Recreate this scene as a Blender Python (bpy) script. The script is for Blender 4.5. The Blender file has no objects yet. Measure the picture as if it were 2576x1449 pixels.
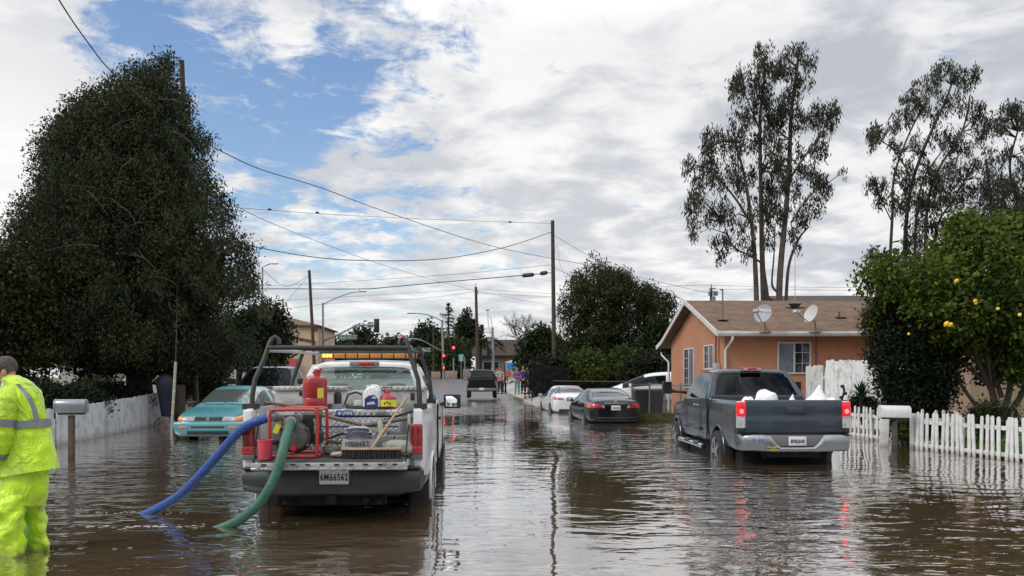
EXPO=0.10; SKYMUL=(1.20,1.24,1.40); SUNE=1.5; WAVE=.066; WIOR=2.2; HIGH=1.9; WCOAT=1; CIOR=2.6
import bpy, bmesh, math, random
import numpy as np
from mathutils import Vector, Matrix, Euler, noise as mnoise
rng = random.Random(7)
R = math.radians
C = bpy.data.collections.new('scene'); bpy.context.scene.collection.children.link(C)
F, HZ, CAMZ = 2100.0, 950.0, 1.5
def P(x, y, d):
    """real point seen at photo position (2576 px wide copy) at distance d"""
    return Vector(((x-1288)/F*d, d, CAMZ-(y-HZ)/F*d))
def PX(x, d): return (x-1288)/F*d
def PZ(y, d): return CAMZ-(y-HZ)/F*d

# ---------------------------------------------------------------- materials
MATS = {}
def mat(name, col, rough=0.6, metal=0.0, var=0.0, vscale=3.0, bump=0.0, bscale=20.0, coat=0.0, spec=0.5, dirt=0.0, dirtcol=(0.10, 0.08, 0.06), dscale=2.0, emit=None, estr=0.0):
    if name in MATS: return MATS[name]
    m = bpy.data.materials.new(name); m.use_nodes = True; MATS[name] = m
    nt = m.node_tree; N = nt.nodes; L = nt.links; b = N['Principled BSDF']
    b.inputs['Base Color'].default_value = (*col, 1)
    b.inputs['Roughness'].default_value = rough; b.inputs['Metallic'].default_value = metal
    b.inputs['Specular IOR Level'].default_value = spec
    b.inputs['Coat Weight'].default_value = coat; b.inputs['Coat Roughness'].default_value = 0.04
    tc = N.new('ShaderNodeTexCoord'); out = None
    if var > 0:
        n = N.new('ShaderNodeTexNoise'); n.inputs['Scale'].default_value = vscale; n.inputs['Detail'].default_value = 5
        L.new(tc.outputs['Object'], n.inputs['Vector'])
        mr = N.new('ShaderNodeMapRange'); mr.inputs[1].default_value = .3; mr.inputs[2].default_value = .7
        mr.inputs[3].default_value = 1-var; mr.inputs[4].default_value = 1+var
        L.new(n.outputs['Fac'], mr.inputs['Value'])
        mx = N.new('ShaderNodeVectorMath'); mx.operation = 'SCALE'; mx.inputs[0].default_value = col
        L.new(mr.outputs[0], mx.inputs['Scale']); out = mx.outputs[0]
    if dirt > 0:
        n = N.new('ShaderNodeTexNoise'); n.inputs['Scale'].default_value = dscale; n.inputs['Detail'].default_value = 8; n.inputs['Roughness'].default_value = .7
        L.new(tc.outputs['Object'], n.inputs['Vector'])
        mr = N.new('ShaderNodeMapRange'); mr.inputs[1].default_value = .48; mr.inputs[2].default_value = .72; mr.inputs[4].default_value = dirt
        L.new(n.outputs['Fac'], mr.inputs['Value'])
        mx = N.new('ShaderNodeMix'); mx.data_type = 'RGBA'; mx.inputs['A'].default_value = (*col, 1); mx.inputs['B'].default_value = (*dirtcol, 1)
        L.new(mr.outputs[0], mx.inputs['Factor'])
        if out is not None: L.new(out, mx.inputs['A'])
        out = mx.outputs['Result']
    if out is not None: L.new(out, b.inputs['Base Color'])
    if bump > 0:
        n = N.new('ShaderNodeTexNoise'); n.inputs['Scale'].default_value = bscale; n.inputs['Detail'].default_value = 4
        L.new(tc.outputs['Object'], n.inputs['Vector'])
        bp = N.new('ShaderNodeBump'); bp.inputs['Strength'].default_value = bump; bp.inputs['Distance'].default_value = .02
        L.new(n.outputs['Fac'], bp.inputs['Height']); L.new(bp.outputs[0], b.inputs['Normal'])
    if emit: b.inputs['Emission Color'].default_value = (*emit, 1); b.inputs['Emission Strength'].default_value = estr
    return m
def mudline(m, z0, z1, col, amt=.8):
    """silt stain left by the flood just above the water, uneven along its upper edge"""
    nt = m.node_tree; N = nt.nodes; L = nt.links; b = N['Principled BSDF']; inp = b.inputs['Base Color']
    tc = N.new('ShaderNodeTexCoord'); sp = N.new('ShaderNodeSeparateXYZ'); L.new(tc.outputs['Object'], sp.inputs[0])
    n = N.new('ShaderNodeTexNoise'); n.inputs['Scale'].default_value = 9; n.inputs['Detail'].default_value = 5; L.new(tc.outputs['Object'], n.inputs['Vector'])
    ad = N.new('ShaderNodeMath'); ad.operation = 'MULTIPLY_ADD'; ad.inputs[1].default_value = (z1-z0)*1.2; L.new(n.outputs['Fac'], ad.inputs[0]); L.new(sp.outputs[2], ad.inputs[2])
    mr = N.new('ShaderNodeMapRange'); mr.inputs[1].default_value = z0+(z1-z0)*.5; mr.inputs[2].default_value = z1+(z1-z0)*.6; mr.inputs[3].default_value = amt; mr.inputs[4].default_value = 0; L.new(ad.outputs[0], mr.inputs['Value'])
    mx = N.new('ShaderNodeMix'); mx.data_type = 'RGBA'; mx.inputs['A'].default_value = inp.default_value; mx.inputs['B'].default_value = (*col, 1)
    if inp.links: L.new(inp.links[0].from_socket, mx.inputs['A'])
    L.new(mr.outputs[0], mx.inputs['Factor']); L.new(mx.outputs['Result'], inp)
def leafmat(name, dark, light, scale=0.6, tr=0.25, rough=.55):
    if name in MATS: return MATS[name]
    m = bpy.data.materials.new(name); m.use_nodes = True; MATS[name] = m
    nt = m.node_tree; N = nt.nodes; L = nt.links; b = N['Principled BSDF']; out = N['Material Output']
    tc = N.new('ShaderNodeTexCoord'); n = N.new('ShaderNodeTexNoise'); n.inputs['Scale'].default_value = scale; n.inputs['Detail'].default_value = 3
    L.new(tc.outputs['Object'], n.inputs['Vector'])
    g = N.new('ShaderNodeNewGeometry')
    ad = N.new('ShaderNodeMath'); ad.operation = 'MULTIPLY_ADD'; ad.inputs[1].default_value = .55; L.new(g.outputs['Random Per Island'], ad.inputs[0]); L.new(n.outputs['Fac'], ad.inputs[2])
    mr = N.new('ShaderNodeMapRange'); mr.inputs[1].default_value = .5; mr.inputs[2].default_value = 1.05; L.new(ad.outputs[0], mr.inputs['Value'])
    mx = N.new('ShaderNodeMix'); mx.data_type = 'RGBA'; mx.inputs['A'].default_value = (*dark, 1); mx.inputs['B'].default_value = (*light, 1)
    L.new(mr.outputs[0], mx.inputs['Factor']); L.new(mx.outputs['Result'], b.inputs['Base Color'])
    b.inputs['Roughness'].default_value = max(rough, .6); b.inputs['Specular IOR Level'].default_value = .12
    t = N.new('ShaderNodeBsdfTranslucent'); L.new(mx.outputs['Result'], t.inputs['Color'])
    ms = N.new('ShaderNodeMixShader'); ms.inputs[0].default_value = tr
    L.new(b.outputs[0], ms.inputs[1]); L.new(t.outputs[0], ms.inputs[2]); L.new(ms.outputs[0], out.inputs['Surface'])
    return m
def glassmat(name, tint, trans=0.5, rough=0.02):
    """thin tinted pane: part see-through, part reflective"""
    m = bpy.data.materials.new(name); m.use_nodes = True; MATS[name] = m
    nt = m.node_tree; N = nt.nodes; L = nt.links; N.remove(N['Principled BSDF']); out = N['Material Output']
    tr = N.new('ShaderNodeBsdfTransparent'); tr.inputs['Color'].default_value = (*tint, 1)
    gl = N.new('ShaderNodeBsdfGlossy'); gl.inputs['Roughness'].default_value = rough
    fr = N.new('ShaderNodeLayerWeight'); fr.inputs['Blend'].default_value = .5; pw = N.new('ShaderNodeMath'); pw.operation = 'POWER'; pw.inputs[1].default_value = 4; L.new(fr.outputs['Facing'], pw.inputs[0])
    mr = N.new('ShaderNodeMapRange'); mr.inputs[3].default_value = 1-trans; mr.inputs[4].default_value = 1.0; L.new(pw.outputs[0], mr.inputs['Value'])
    ms = N.new('ShaderNodeMixShader'); L.new(mr.outputs[0], ms.inputs[0]); L.new(tr.outputs[0], ms.inputs[1]); L.new(gl.outputs[0], ms.inputs[2])
    L.new(ms.outputs[0], out.inputs['Surface']); return m

# ---------------------------------------------------------------- things
def tag(o, label=None, cat=None, group=None, kind=None):
    if label: o['label'] = label
    if cat: o['category'] = cat
    if group: o['group'] = group
    if kind: o['kind'] = kind
    return o
def thing(name, label, cat, loc=(0, 0, 0), rz=0, group=None):
    o = bpy.data.objects.new(name, None); C.objects.link(o); o.location = loc; o.rotation_euler = (0, 0, rz)
    o.empty_display_size = .2
    return tag(o, label, cat, group)
def copy_tree(o, parent=None):
    c = o.copy(); C.objects.link(c); c.parent = parent
    for ch in list(o.children): copy_tree(ch, c)
    return c
def applymods(o):
    bpy.context.view_layer.update()
    dg = bpy.context.evaluated_depsgraph_get()
    me = bpy.data.meshes.new_from_object(o.evaluated_get(dg)); o.modifiers.clear(); o.data = me
    return o
def shade(me, ang):
    me.polygons.foreach_set('use_smooth', [True]*len(me.polygons)); me.set_sharp_from_angle(angle=R(ang)); me.update()

class MB:
    def __init__(s): s.v = []; s.f = []; s.m = []
    def add(s, vs, fs, m=0):
        k = len(s.v); s.v += [Vector(v) for v in vs]; s.f += [tuple(i+k for i in f) for f in fs]; s.m += [m]*len(fs); return s
    def box(s, c, size, rot=None, m=0):
        h = Vector(size)/2; vs = [Vector((x*h.x, y*h.y, z*h.z)) for x in (-1, 1) for y in (-1, 1) for z in (-1, 1)]
        if rot is not None:
            M = Euler(rot).to_matrix() if not isinstance(rot, Matrix) else rot
            vs = [M @ v for v in vs]
        c = Vector(c)
        return s.add([v+c for v in vs], [(0, 1, 3, 2), (4, 6, 7, 5), (0, 4, 5, 1), (2, 3, 7, 6), (0, 2, 6, 4), (1, 5, 7, 3)], m)
    def bar(s, a, b, w, h, m=0):
        a = Vector(a); b = Vector(b); d = b-a
        q = d.to_track_quat('Y', 'Z').to_matrix()
        return s.box((a+b)/2, (w, d.length, h), q, m)
    def tube(s, pts, r, n=8, m=0, cap=True):
        pts = [Vector(p) for p in pts]; rs = r if isinstance(r, (list, tuple)) else [r]*len(pts)
        rings = []; up = Vector((0.013, 0.02, 1))
        t0 = (pts[1]-pts[0]).normalized()
        if abs(t0.dot(up.normalized())) > .95: up = Vector((1, 0.02, 0.01))
        side = t0.cross(up).normalized()
        for i, p in enumerate(pts):
            t = (pts[min(i+1, len(pts)-1)]-pts[max(i-1, 0)]).normalized()
            side = (side-t*side.dot(t)).normalized(); u = side.cross(t)
            rings.append([p+(side*math.cos(2*math.pi*k/n)+u*math.sin(2*math.pi*k/n))*rs[i] for k in range(n)])
        return s.loft(rings, cap, m)
    def loft(s, rings, cap=True, m=0, closed=True):
        n = len(rings[0]); vs = [v for r in rings for v in r]; fs = []
        for i in range(len(rings)-1):
            for k in range(n if closed else n-1):
                k2 = (k+1) % n; fs.append((i*n+k, i*n+k2, (i+1)*n+k2, (i+1)*n+k))
        if cap and closed: fs.append(tuple(range(n-1, -1, -1))); fs.append(tuple((len(rings)-1)*n+k for k in range(n)))
        return s.add(vs, fs, m)
    def lathe(s, prof, n=24, o=(0, 0, 0), axis='Z', m=0, cap=True):
        rings = []; o = Vector(o)
        for r, z in prof:
            ring = []
            for k in range(n):
                a = 2*math.pi*k/n; x, y = r*math.cos(a), r*math.sin(a)
                ring.append(o+(Vector((x, y, z)) if axis == 'Z' else Vector((z, x, y)) if axis == 'X' else Vector((y, z, x))))
            rings.append(ring)
        return s.loft(rings, cap, m)
    def prism(s, poly, axis, a, b, m=0):
        def pt(p, t): return (t, p[0], p[1]) if axis == 'X' else (p[0], t, p[1]) if axis == 'Y' else (p[0], p[1], t)
        n = len(poly); vs = [pt(p, a) for p in poly]+[pt(p, b) for p in poly]
        fs = [tuple(range(n)), tuple(range(2*n-1, n-1, -1))]+[(k, n+k, n+(k+1) % n, (k+1) % n) for k in range(n)]
        return s.add(vs, fs, m)
    def ball(s, c, r, n=10, m=0):
        c = Vector(c); r = Vector(r) if not isinstance(r, (int, float)) else Vector((r, r, r)); rings = []
        for i in range(1, n):
            t = math.pi*i/n
            rings.append([c+Vector((r.x*math.sin(t)*math.cos(2*math.pi*k/(n*2)), r.y*math.sin(t)*math.sin(2*math.pi*k/(n*2)), -r.z*math.cos(t))) for k in range(n*2)])
        return s.loft(rings, True, m)
    def build(s, name, m, parent=None, world=False, bevel=0, sub=0, ang=40, seg=2, rebase=False, fix=True):
        off = Vector((0, 0, 0))
        if world and parent is not None:
            p = parent
            while p is not None: off += Vector(p.location); p = p.parent
        if rebase:
            xs = [v.x for v in s.v]; ys = [v.y for v in s.v]; zs = [v.z for v in s.v]
            off = Vector(((min(xs)+max(xs))/2, (min(ys)+max(ys))/2, min(zs)))
        me = bpy.data.meshes.new(name); me.from_pydata([tuple(v-off) for v in s.v], [], s.f)
        for mm in (m if isinstance(m, (list, tuple)) else [m]): me.materials.append(mm)
        me.polygons.foreach_set('material_index', s.m)
        if fix:
            bm = bmesh.new(); bm.from_mesh(me); bmesh.ops.recalc_face_normals(bm, faces=bm.faces); bm.to_mesh(me); bm.free()
        o = bpy.data.objects.new(name, me); C.objects.link(o)
        if rebase: o.location = off
        if bevel:
            b = o.modifiers.new('b', 'BEVEL'); b.width = bevel; b.segments = seg; b.limit_method = 'ANGLE'; b.angle_limit = R(35)
        if sub:
            b = o.modifiers.new('s', 'SUBSURF'); b.levels = sub; b.render_levels = sub
        if bevel or sub: applymods(o)
        shade(o.data, ang)
        if parent is not None: o.parent = parent
        return o
def text(body, size, m, parent, loc, rot=(R(90), 0, 0), depth=.002, name='lettering', sx=1.0, align='CENTER', bold=0):
    cu = bpy.data.curves.new('t', 'FONT'); cu.body = body; cu.size = size; cu.extrude = depth; cu.align_x = align; cu.align_y = 'CENTER'; cu.resolution_u = 3; cu.offset = bold; cu.space_character = 1.12
    t = bpy.data.objects.new('t', cu); C.objects.link(t)
    bpy.context.view_layer.update()
    me = bpy.data.meshes.new_from_object(t.evaluated_get(bpy.context.evaluated_depsgraph_get()))
    bpy.data.objects.remove(t)
    M = Matrix.Translation(loc) @ Euler(rot).to_matrix().to_4x4() @ Matrix.Diagonal((sx, 1, 1, 1))
    me.transform(M); me.materials.clear(); me.materials.append(m)
    o = bpy.data.objects.new(name, me); C.objects.link(o); o.parent = parent
    return o
def boolcut(o, cutter, matmode=True):
    b = o.modifiers.new('c', 'BOOLEAN'); b.operation = 'DIFFERENCE'; b.object = cutter; b.solver = 'EXACT'
    applymods(o); bpy.data.objects.remove(cutter)
def splitparts(o, names, mats, parent):
    """separate a body mesh into parts: one object per connected patch of each tagged material (index 0 stays whole)"""
    me = o.data; bm = bmesh.new(); bm.from_mesh(me); bm.faces.ensure_lookup_table()
    seen = set(); groups = []
    for f in bm.faces:
        if f.index in seen: continue
        mi = f.material_index
        if mi == 0: seen.add(f.index); continue
        st = [f]; seen.add(f.index); comp = []
        while st:
            g = st.pop(); comp.append(g.index)
            for e in g.edges:
                for h in e.link_faces:
                    if h.index not in seen and h.material_index == mi: seen.add(h.index); st.append(h)
        groups.append((mi, comp))
    groups.append((0, [f.index for f in bm.faces if f.material_index == 0]))
    base = None; res = []
    verts = [v.co.copy() for v in bm.verts]; faces = {f.index: [v.index for v in f.verts] for f in bm.faces}; bm.free()
    for mi, comp in reversed(groups):
        mp = {}; vs = []; fs = []
        for fi in comp:
            ff = []
            for vi in faces[fi]:
                if vi not in mp: mp[vi] = len(vs); vs.append(verts[vi])
                ff.append(mp[vi])
            fs.append(ff)
        if not fs: continue
        m2 = bpy.data.meshes.new(names[mi]); m2.from_pydata([tuple(v) for v in vs], [], fs); m2.materials.append(mats[mi]); shade(m2, 35)
        ob = bpy.data.objects.new(names[mi], m2); C.objects.link(ob); ob.parent = parent; res.append(ob)
    bpy.data.objects.remove(o); return res

# ---------------------------------------------------------------- foliage
nr = np.random.RandomState(11)
def quads_obj(name, V, m, parent, off):
    n = len(V)//4; me = bpy.data.meshes.new(name)
    me.vertices.add(len(V)); me.vertices.foreach_set('co', (V-np.array(off)).astype(np.float32).ravel())
    me.loops.add(n*4); me.loops.foreach_set('vertex_index', np.arange(n*4, dtype=np.int32))
    me.polygons.add(n); me.polygons.foreach_set('loop_start', np.arange(0, n*4, 4, dtype=np.int32)); me.polygons.foreach_set('loop_total', np.full(n, 4, dtype=np.int32))
    me.update(); me.validate(); me.materials.append(m)
    o = bpy.data.objects.new(name, me); C.objects.link(o); o.parent = parent; return o
def leafquads(pts, lo, hi, asp=.45, droop=0.3):
    n = len(pts); d = nr.normal(size=(n, 3)); d /= np.linalg.norm(d, axis=1)[:, None]+1e-9
    d = d*(1-droop)+np.array([0, 0, -1])*droop; d /= np.linalg.norm(d, axis=1)[:, None]+1e-9
    q = nr.normal(size=(n, 3)); s = np.cross(d, q); s /= np.linalg.norm(s, axis=1)[:, None]+1e-9
    L = nr.uniform(lo, hi, n)[:, None]; W = L*asp/2
    V = np.empty((n, 4, 3)); V[:, 0] = pts-d*L/2; V[:, 1] = pts+s*W; V[:, 2] = pts+d*L/2; V[:, 3] = pts-s*W
    return V.reshape(-1, 3)
def clumpleaves(centers, rad, per, squash=(1, 1, 1)):
    out = []
    for c, r in zip(centers, rad):
        k = max(3, int(per*nr.uniform(.6, 1.3)*(r/np.mean(rad))**2))
        g = nr.normal(size=(k, 3))*.5; g /= np.maximum(1, np.linalg.norm(g, axis=1)[:, None]*.9)
        out.append(np.array(c)+g*r*np.array(squash))
    return np.concatenate(out)
def outline_clumps(rows, d, n, depth=1.0, rmin=.3, inner=.35, gap=.62, gscale=.5, seed=0):
    """rows: (photo y, x left, x right) outline of a crown at distance d -> clump centres through its volume"""
    rs = np.random.RandomState(seed+3); ys = [r[0] for r in rows]; res = []; t = 0
    wmax = max(r[2]-r[1] for r in rows)
    while len(res) < n and t < n*40:
        t += 1; y = rs.uniform(ys[0], ys[-1]); xl = np.interp(y, ys, [r[1] for r in rows]); xr = np.interp(y, ys, [r[2] for r in rows])
        if rs.rand() > (xr-xl)/wmax: continue
        cx = (xl+xr)/2; hw = (xr-xl)/2
        a = rs.uniform(0, 2*math.pi); rr = inner+(1-inner)*math.sqrt(rs.rand())
        if rs.rand() < .18: rr *= rs.rand()
        X = PX(cx, d)+hw*d/F*math.cos(a)*rr; Yy = d+min(hw*d/F, wmax/2*d/F)*depth*math.sin(a)*rr; Z = PZ(y, d)
        if mnoise.noise(Vector((X*gscale+seed, Yy*gscale, Z*gscale*.8)))*.5+.5 > gap: continue
        res.append((X, Yy, Z))
    return res
def limbs(mb, base, targets, r0, seed=1, bend=.3):
    rs = random.Random(seed); base = Vector(base)
    for t in targets:
        t = Vector(t); L = (t-base).length; a = base.lerp(t, .33)+Vector((rs.uniform(-1, 1), rs.uniform(-1, 1), rs.uniform(.2, 1)))*L*bend*.3
        b = base.lerp(t, .68)+Vector((rs.uniform(-1, 1), rs.uniform(-1, 1), rs.uniform(0, .6)))*L*bend*.3
        mb.tube([base, a, b, t], [r0, r0*.7, r0*.4, r0*.12], 6)
# ================================================================ world, camera, light
sc = bpy.context.scene
cam = bpy.data.cameras.new('camera'); co = bpy.data.objects.new('camera', cam); C.objects.link(co); sc.camera = co
co.location = (0, 0, CAMZ); co.rotation_euler = (R(90), 0, 0); cam.sensor_width = 36; cam.lens = 36*F/2576; cam.shift_y = (HZ-724.5)/2576; cam.clip_end = 3000; cam.clip_start = .05
sc.view_settings.view_transform = 'Standard'; sc.view_settings.look = 'None'; sc.view_settings.exposure = EXPO; sc.view_settings.gamma = 1
SUN_EL, SUN_AZ = R(40), R(-118)          # sun behind thin cloud, to the left
W = bpy.data.worlds.new('World'); sc.world = W; W.use_nodes = True
nt = W.node_tree; N = nt.nodes; L = nt.links; bg = N['Background']
sky = N.new('ShaderNodeTexSky'); sky.sky_type = 'NISHITA'; sky.sun_disc = False; sky.sun_elevation = SUN_EL; sky.sun_rotation = SUN_AZ; sky.air_density = 1.3; sky.dust_density = .4; sky.ozone_density = 2.5
def math_(op, a, b=None, c=None):
    n = N.new('ShaderNodeMath'); n.operation = op
    for i, v in enumerate((a, b, c)):
        if v is None: continue
        if isinstance(v, (int, float)): n.inputs[i].default_value = v
        else: L.new(v, n.inputs[i])
    return n.outputs[0]
def mr_(v, a, b, c=0., d=1., sm=True):
    n = N.new('ShaderNodeMapRange'); n.interpolation_type = 'SMOOTHSTEP' if sm else 'LINEAR'
    for i, q in enumerate((a, b, c, d)): n.inputs[i+1].default_value = q
    L.new(v, n.inputs['Value']); return n.outputs[0]
tc = N.new('ShaderNodeTexCoord'); sp = N.new('ShaderNodeSeparateXYZ'); L.new(tc.outputs['Generated'], sp.inputs[0])
x_, y_, z_ = sp.outputs
yc = math_('MAXIMUM', y_, .08); u = math_('DIVIDE', x_, yc); v = math_('DIVIDE', z_, yc)
zc = math_('ADD', math_('MAXIMUM', z_, 0.0), .16); cx_ = math_('DIVIDE', x_, zc); cy_ = math_('DIVIDE', y_, zc)
cmb = N.new('ShaderNodeCombineXYZ'); L.new(cx_, cmb.inputs[0]); L.new(cy_, cmb.inputs[1])
def nz(scale, detail, rough, dist=0, off=(0, 0, 0), stretch=(1, 1, 1), src=None):
    mp = N.new('ShaderNodeMapping'); mp.inputs['Location'].default_value = off; mp.inputs['Scale'].default_value = stretch; L.new(src or cmb.outputs[0], mp.inputs[0])
    n = N.new('ShaderNodeTexNoise'); n.inputs['Scale'].default_value = scale; n.inputs['Detail'].default_value = detail; n.inputs['Roughness'].default_value = rough; n.inputs['Distortion'].default_value = dist
    L.new(mp.outputs[0], n.inputs['Vector']); return n.outputs['Fac']
def lobe(px, py, rx, ry):
    """soft patch of sky around a direction"""
    a = math_('DIVIDE', math_('SUBTRACT', u, (px-1288)/F), rx/F); b = math_('DIVIDE', math_('SUBTRACT', v, (HZ-py)/F), ry/F)
    r2 = math_('ADD', math_('MULTIPLY', a, a), math_('MULTIPLY', b, b)); return math_('EXPONENT', math_('MULTIPLY', r2, -1.0))
n1 = nz(4.0, 9, .60, .35, (2.1, .7, 0)); n2 = nz(9.5, 7, .66, .5, (7.3, 2.1, 0)); n3 = nz(1.1, 4, .5, .2, (1.3, 5.2, 0))
dens = math_('ADD', math_('MULTIPLY', n1, .54), math_('MULTIPLY', n2, .46))
bias = math_('MULTIPLY', lobe(560, 190, 360, 230), -.075)
for a in ((760, 330, 200, 140, -.085), (620, 330, 120, 120, -.04), (760, 330, 620, 420, -.028), (960, 110, 190, 110, -.09), (260, 70, 160, 90, -.09), (430, 110, 150, 110, -.07), (1060, 60, 200, 90, -.05), (860, 520, 330, 110, -.05), (1170, 150, 60, 40, -.07), (1400, 180, 40, 30, -.09), (1285, 255, 30, 20, -.09), (1120, 470, 160, 80, -.05), (820, 640, 330, 60, -.045), (40, 300, 170, 230, .28), (60, 20, 120, 80, .12), (880, 390, 90, 70, .04), (1800, 300, 700, 420, .16), (1250, 300, 180, 150, .05)):
    bias = math_('ADD', bias, math_('MULTIPLY', lobe(*a[:4]), a[4]))
cov = mr_(math_('ADD', math_('ADD', dens, bias), .07), .435, .585)
low = mr_(v, .0, .16, .82, 0.)            # milky towards the horizon
cov = math_('MAXIMUM', cov, low)
shade_ = math_('ADD', math_('MULTIPLY', nz(4.0, 6, .6, .35, (2.19, .80, 0)), .6), math_('MULTIPLY', n3, .5))
grey = mr_(shade_, .44, .64)
# brighter towards left and low, greyer at upper right
rt = math_('MULTIPLY', lobe(1900, 120, 700, 230), .55); rt = math_('ADD', rt, math_('MULTIPLY', lobe(2500, 500, 500, 400), .45)); rt = math_('ADD', rt, math_('MULTIPLY', lobe(1300, 860, 1500, 130), .12))
gfac = math_('MINIMUM', math_('ADD', math_('MULTIPLY', grey, .78), math_('MULTIPLY', rt, .45)), 1.0)
gfac = math_('MULTIPLY', gfac, math_('SUBTRACT', 1.0, math_('MULTIPLY', lobe(0, 330, 320, 270), .85)))
cm = N.new('ShaderNodeMix'); cm.data_type = 'RGBA'; L.new(gfac, cm.inputs['Factor'])
cm.inputs['A'].default_value = (9.25, 9.2, 9.1, 1); cm.inputs['B'].default_value = (4.9, 5.15, 5.75, 1)
hi = mr_(z_, .36, .56, 1.0, HIGH)      # cloud above the view brightened to lift the reflections in the water
ch = N.new('ShaderNodeVectorMath'); ch.operation = 'SCALE'; L.new(cm.outputs['Result'], ch.inputs[0]); L.new(hi, ch.inputs['Scale'])
sk = N.new('ShaderNodeMix'); sk.data_type = 'RGBA'; L.new(cov, sk.inputs['Factor'])
sm = N.new('ShaderNodeVectorMath'); sm.operation = 'MULTIPLY'; sm.inputs[1].default_value = SKYMUL; L.new(sky.outputs[0], sm.inputs[0])
L.new(sm.outputs[0], sk.inputs['A']); L.new(ch.outputs[0], sk.inputs['B'])
L.new(sk.outputs['Result'], bg.inputs['Color']); bg.inputs['Strength'].default_value = .1
sl = bpy.data.lights.new('sun', 'SUN'); sl.energy = SUNE; sl.angle = R(22); sl.color = (1, .96, .9); so = bpy.data.objects.new('sun', sl); C.objects.link(so)
dirv = Vector((math.sin(SUN_AZ)*math.cos(SUN_EL), math.cos(SUN_AZ)*math.cos(SUN_EL), math.sin(SUN_EL))); so.rotation_euler = dirv.to_track_quat('Z', 'Y').to_euler(); so.location = (0, 0, 40)

# ================================================================ ground, road, water
def sstep(a, b, x): t = max(0, min(1, (x-a)/(b-a))); return t*t*(3-2*t)
def road_z(y): return -.32+.34*sstep(36, 54, y)+1.28*sstep(50, 98, y)
def cx_road(y): return -1.2-.085*(y-10)          # street runs slightly left of the view axis
def ground_z(x, y):
    z = road_z(y); s = x-cx_road(y)
    if s > 0:
        z = max(z, z+.55*sstep(5.6, 7.0, s)*sstep(40, 50, y)*(1-sstep(75, 98, y)))
        z = max(z, -.32+.42*sstep(9.5, 11.5, s)) if y < 40 else z
        if y > 25: z = max(z, -.32+(.36)*sstep(7.2, 8.6, s)*sstep(25, 31, y))
    else:
        z = max(z, -.32+.75*sstep(9.2, 13, -s))
    return z
def sheet(name, xs, ys, zf, m, lab=None):
    mb = MB(); n = len(xs)
    vs = [Vector((x(y) if callable(x) else x, y, 0)) for y in ys for x in xs]
    for q in vs: q.z = zf(q.x, q.y)
    mb.add(vs, [(j*n+i, j*n+i+1, (j+1)*n+i+1, (j+1)*n+i) for j in range(len(ys)-1) for i in range(n-1)])
    o = mb.build(name, m); tag(o, kind='structure'); return o
gm = mat('ground_soil', (.07, .075, .035), .9, var=.5, vscale=1.3, bump=.6, bscale=9, dirt=.6, dirtcol=(.10, .08, .05), dscale=.6)
xs = [-1500, -400, -150, -80, -50, -35, -28, -24, -20]+[-18+1.0*i for i in range(48)]+[32, 40, 60, 100, 200, 500, 1500]
ys = [-1500, -400, -60, -20, 0, 8]+[10+2*i for i in range(50)]+[120, 140, 180, 250, 400, 800, 2500]
sheet('ground', xs, ys, lambda x, y: ground_z(x, y)-.02, gm)
rm = mat('asphalt', (.055, .055, .058), .30, var=.3, vscale=.5, bump=.35, bscale=25, dirt=.5, dirtcol=(.09, .085, .08), dscale=.35, spec=.6)
ys2 = [-30]+[0+2.5*i for i in range(40)]+[103, 106]
sheet('road', [lambda y, s=s: cx_road(y)+s for s in (-5.5, -2.7, 0, 2.7, 5.4)], ys2, lambda x, y: road_z(y)+.004, rm)
sheet('cross_street', [-220, -80, -40, -25, -15, -10, -5, 0, 8, 20, 50, 200], [106, 112, 118, 122], lambda x, y: road_z(y)+.004+.02, rm)
cm_ = mat('concrete', (.34, .32, .29), .7, var=.15, vscale=1.2, bump=.3, bscale=30, dirt=.6, dirtcol=(.17, .15, .13), dscale=.8)
sheet('sidewalk', [lambda y, s=s: cx_road(y)+s for s in (5.62, 6.4, 7.2, 8.4, 9.6)], [44+1.5*i for i in range(36)], lambda x, y: max(ground_z(x, y)+.03, road_z(y)+.13), cm_)
mb = MB()                                   # kerb of the right sidewalk
ring = []
for y in [44+2*i for i in range(27)]:
    x0 = cx_road(y)+5.45; z0 = road_z(y)
    ring.append([Vector((x0, y, z0-.1)), Vector((x0, y, z0+.14)), Vector((x0+.16, y, z0+.15)), Vector((x0+.16, y, z0-.1))])
mb.loft(ring); tag(mb.build('kerb', cm_), kind='structure')
# painted markings on the dry part of the road
mw = mat('road_paint', (.62, .62, .60), .5, dirt=.7, dirtcol=(.2, .2, .2), dscale=3)
mb = MB()
for (s0, s1, y0, y1) in ((-5.0, 5.0, 92, 92.5), (-5.0, 5.0, 96, 96.4)):
    k = 8; vs = []
    for i in range(k+1):
        y = y0+(y1-y0)*i/k
        for s in (s0, s1): vs.append((cx_road(y)+s, y, road_z(y)+.012))
    mb.add(vs, [(2*i, 2*i+1, 2*i+3, 2*i+2) for i in range(k)])
tag(mb.build('road_markings', mw), kind='structure')
# lawn by the crossing and lawn behind the picket fence
gr = mat('lawn', (.06, .14, .025), .8, var=.4, vscale=4, bump=.6, bscale=60)
sheet('lawn', [lambda y, s=s: cx_road(y)+s for s in (9.6, 14, 20)], [58, 62, 66, 70, 76], lambda x, y: ground_z(x, y)+.03, gr)
sheet('yard_lawn', [9.3, 10.5, 12, 15, 22], [14, 16, 18, 20, 22], lambda x, y: max(ground_z(x, y), .05)+.02, gr)

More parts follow.
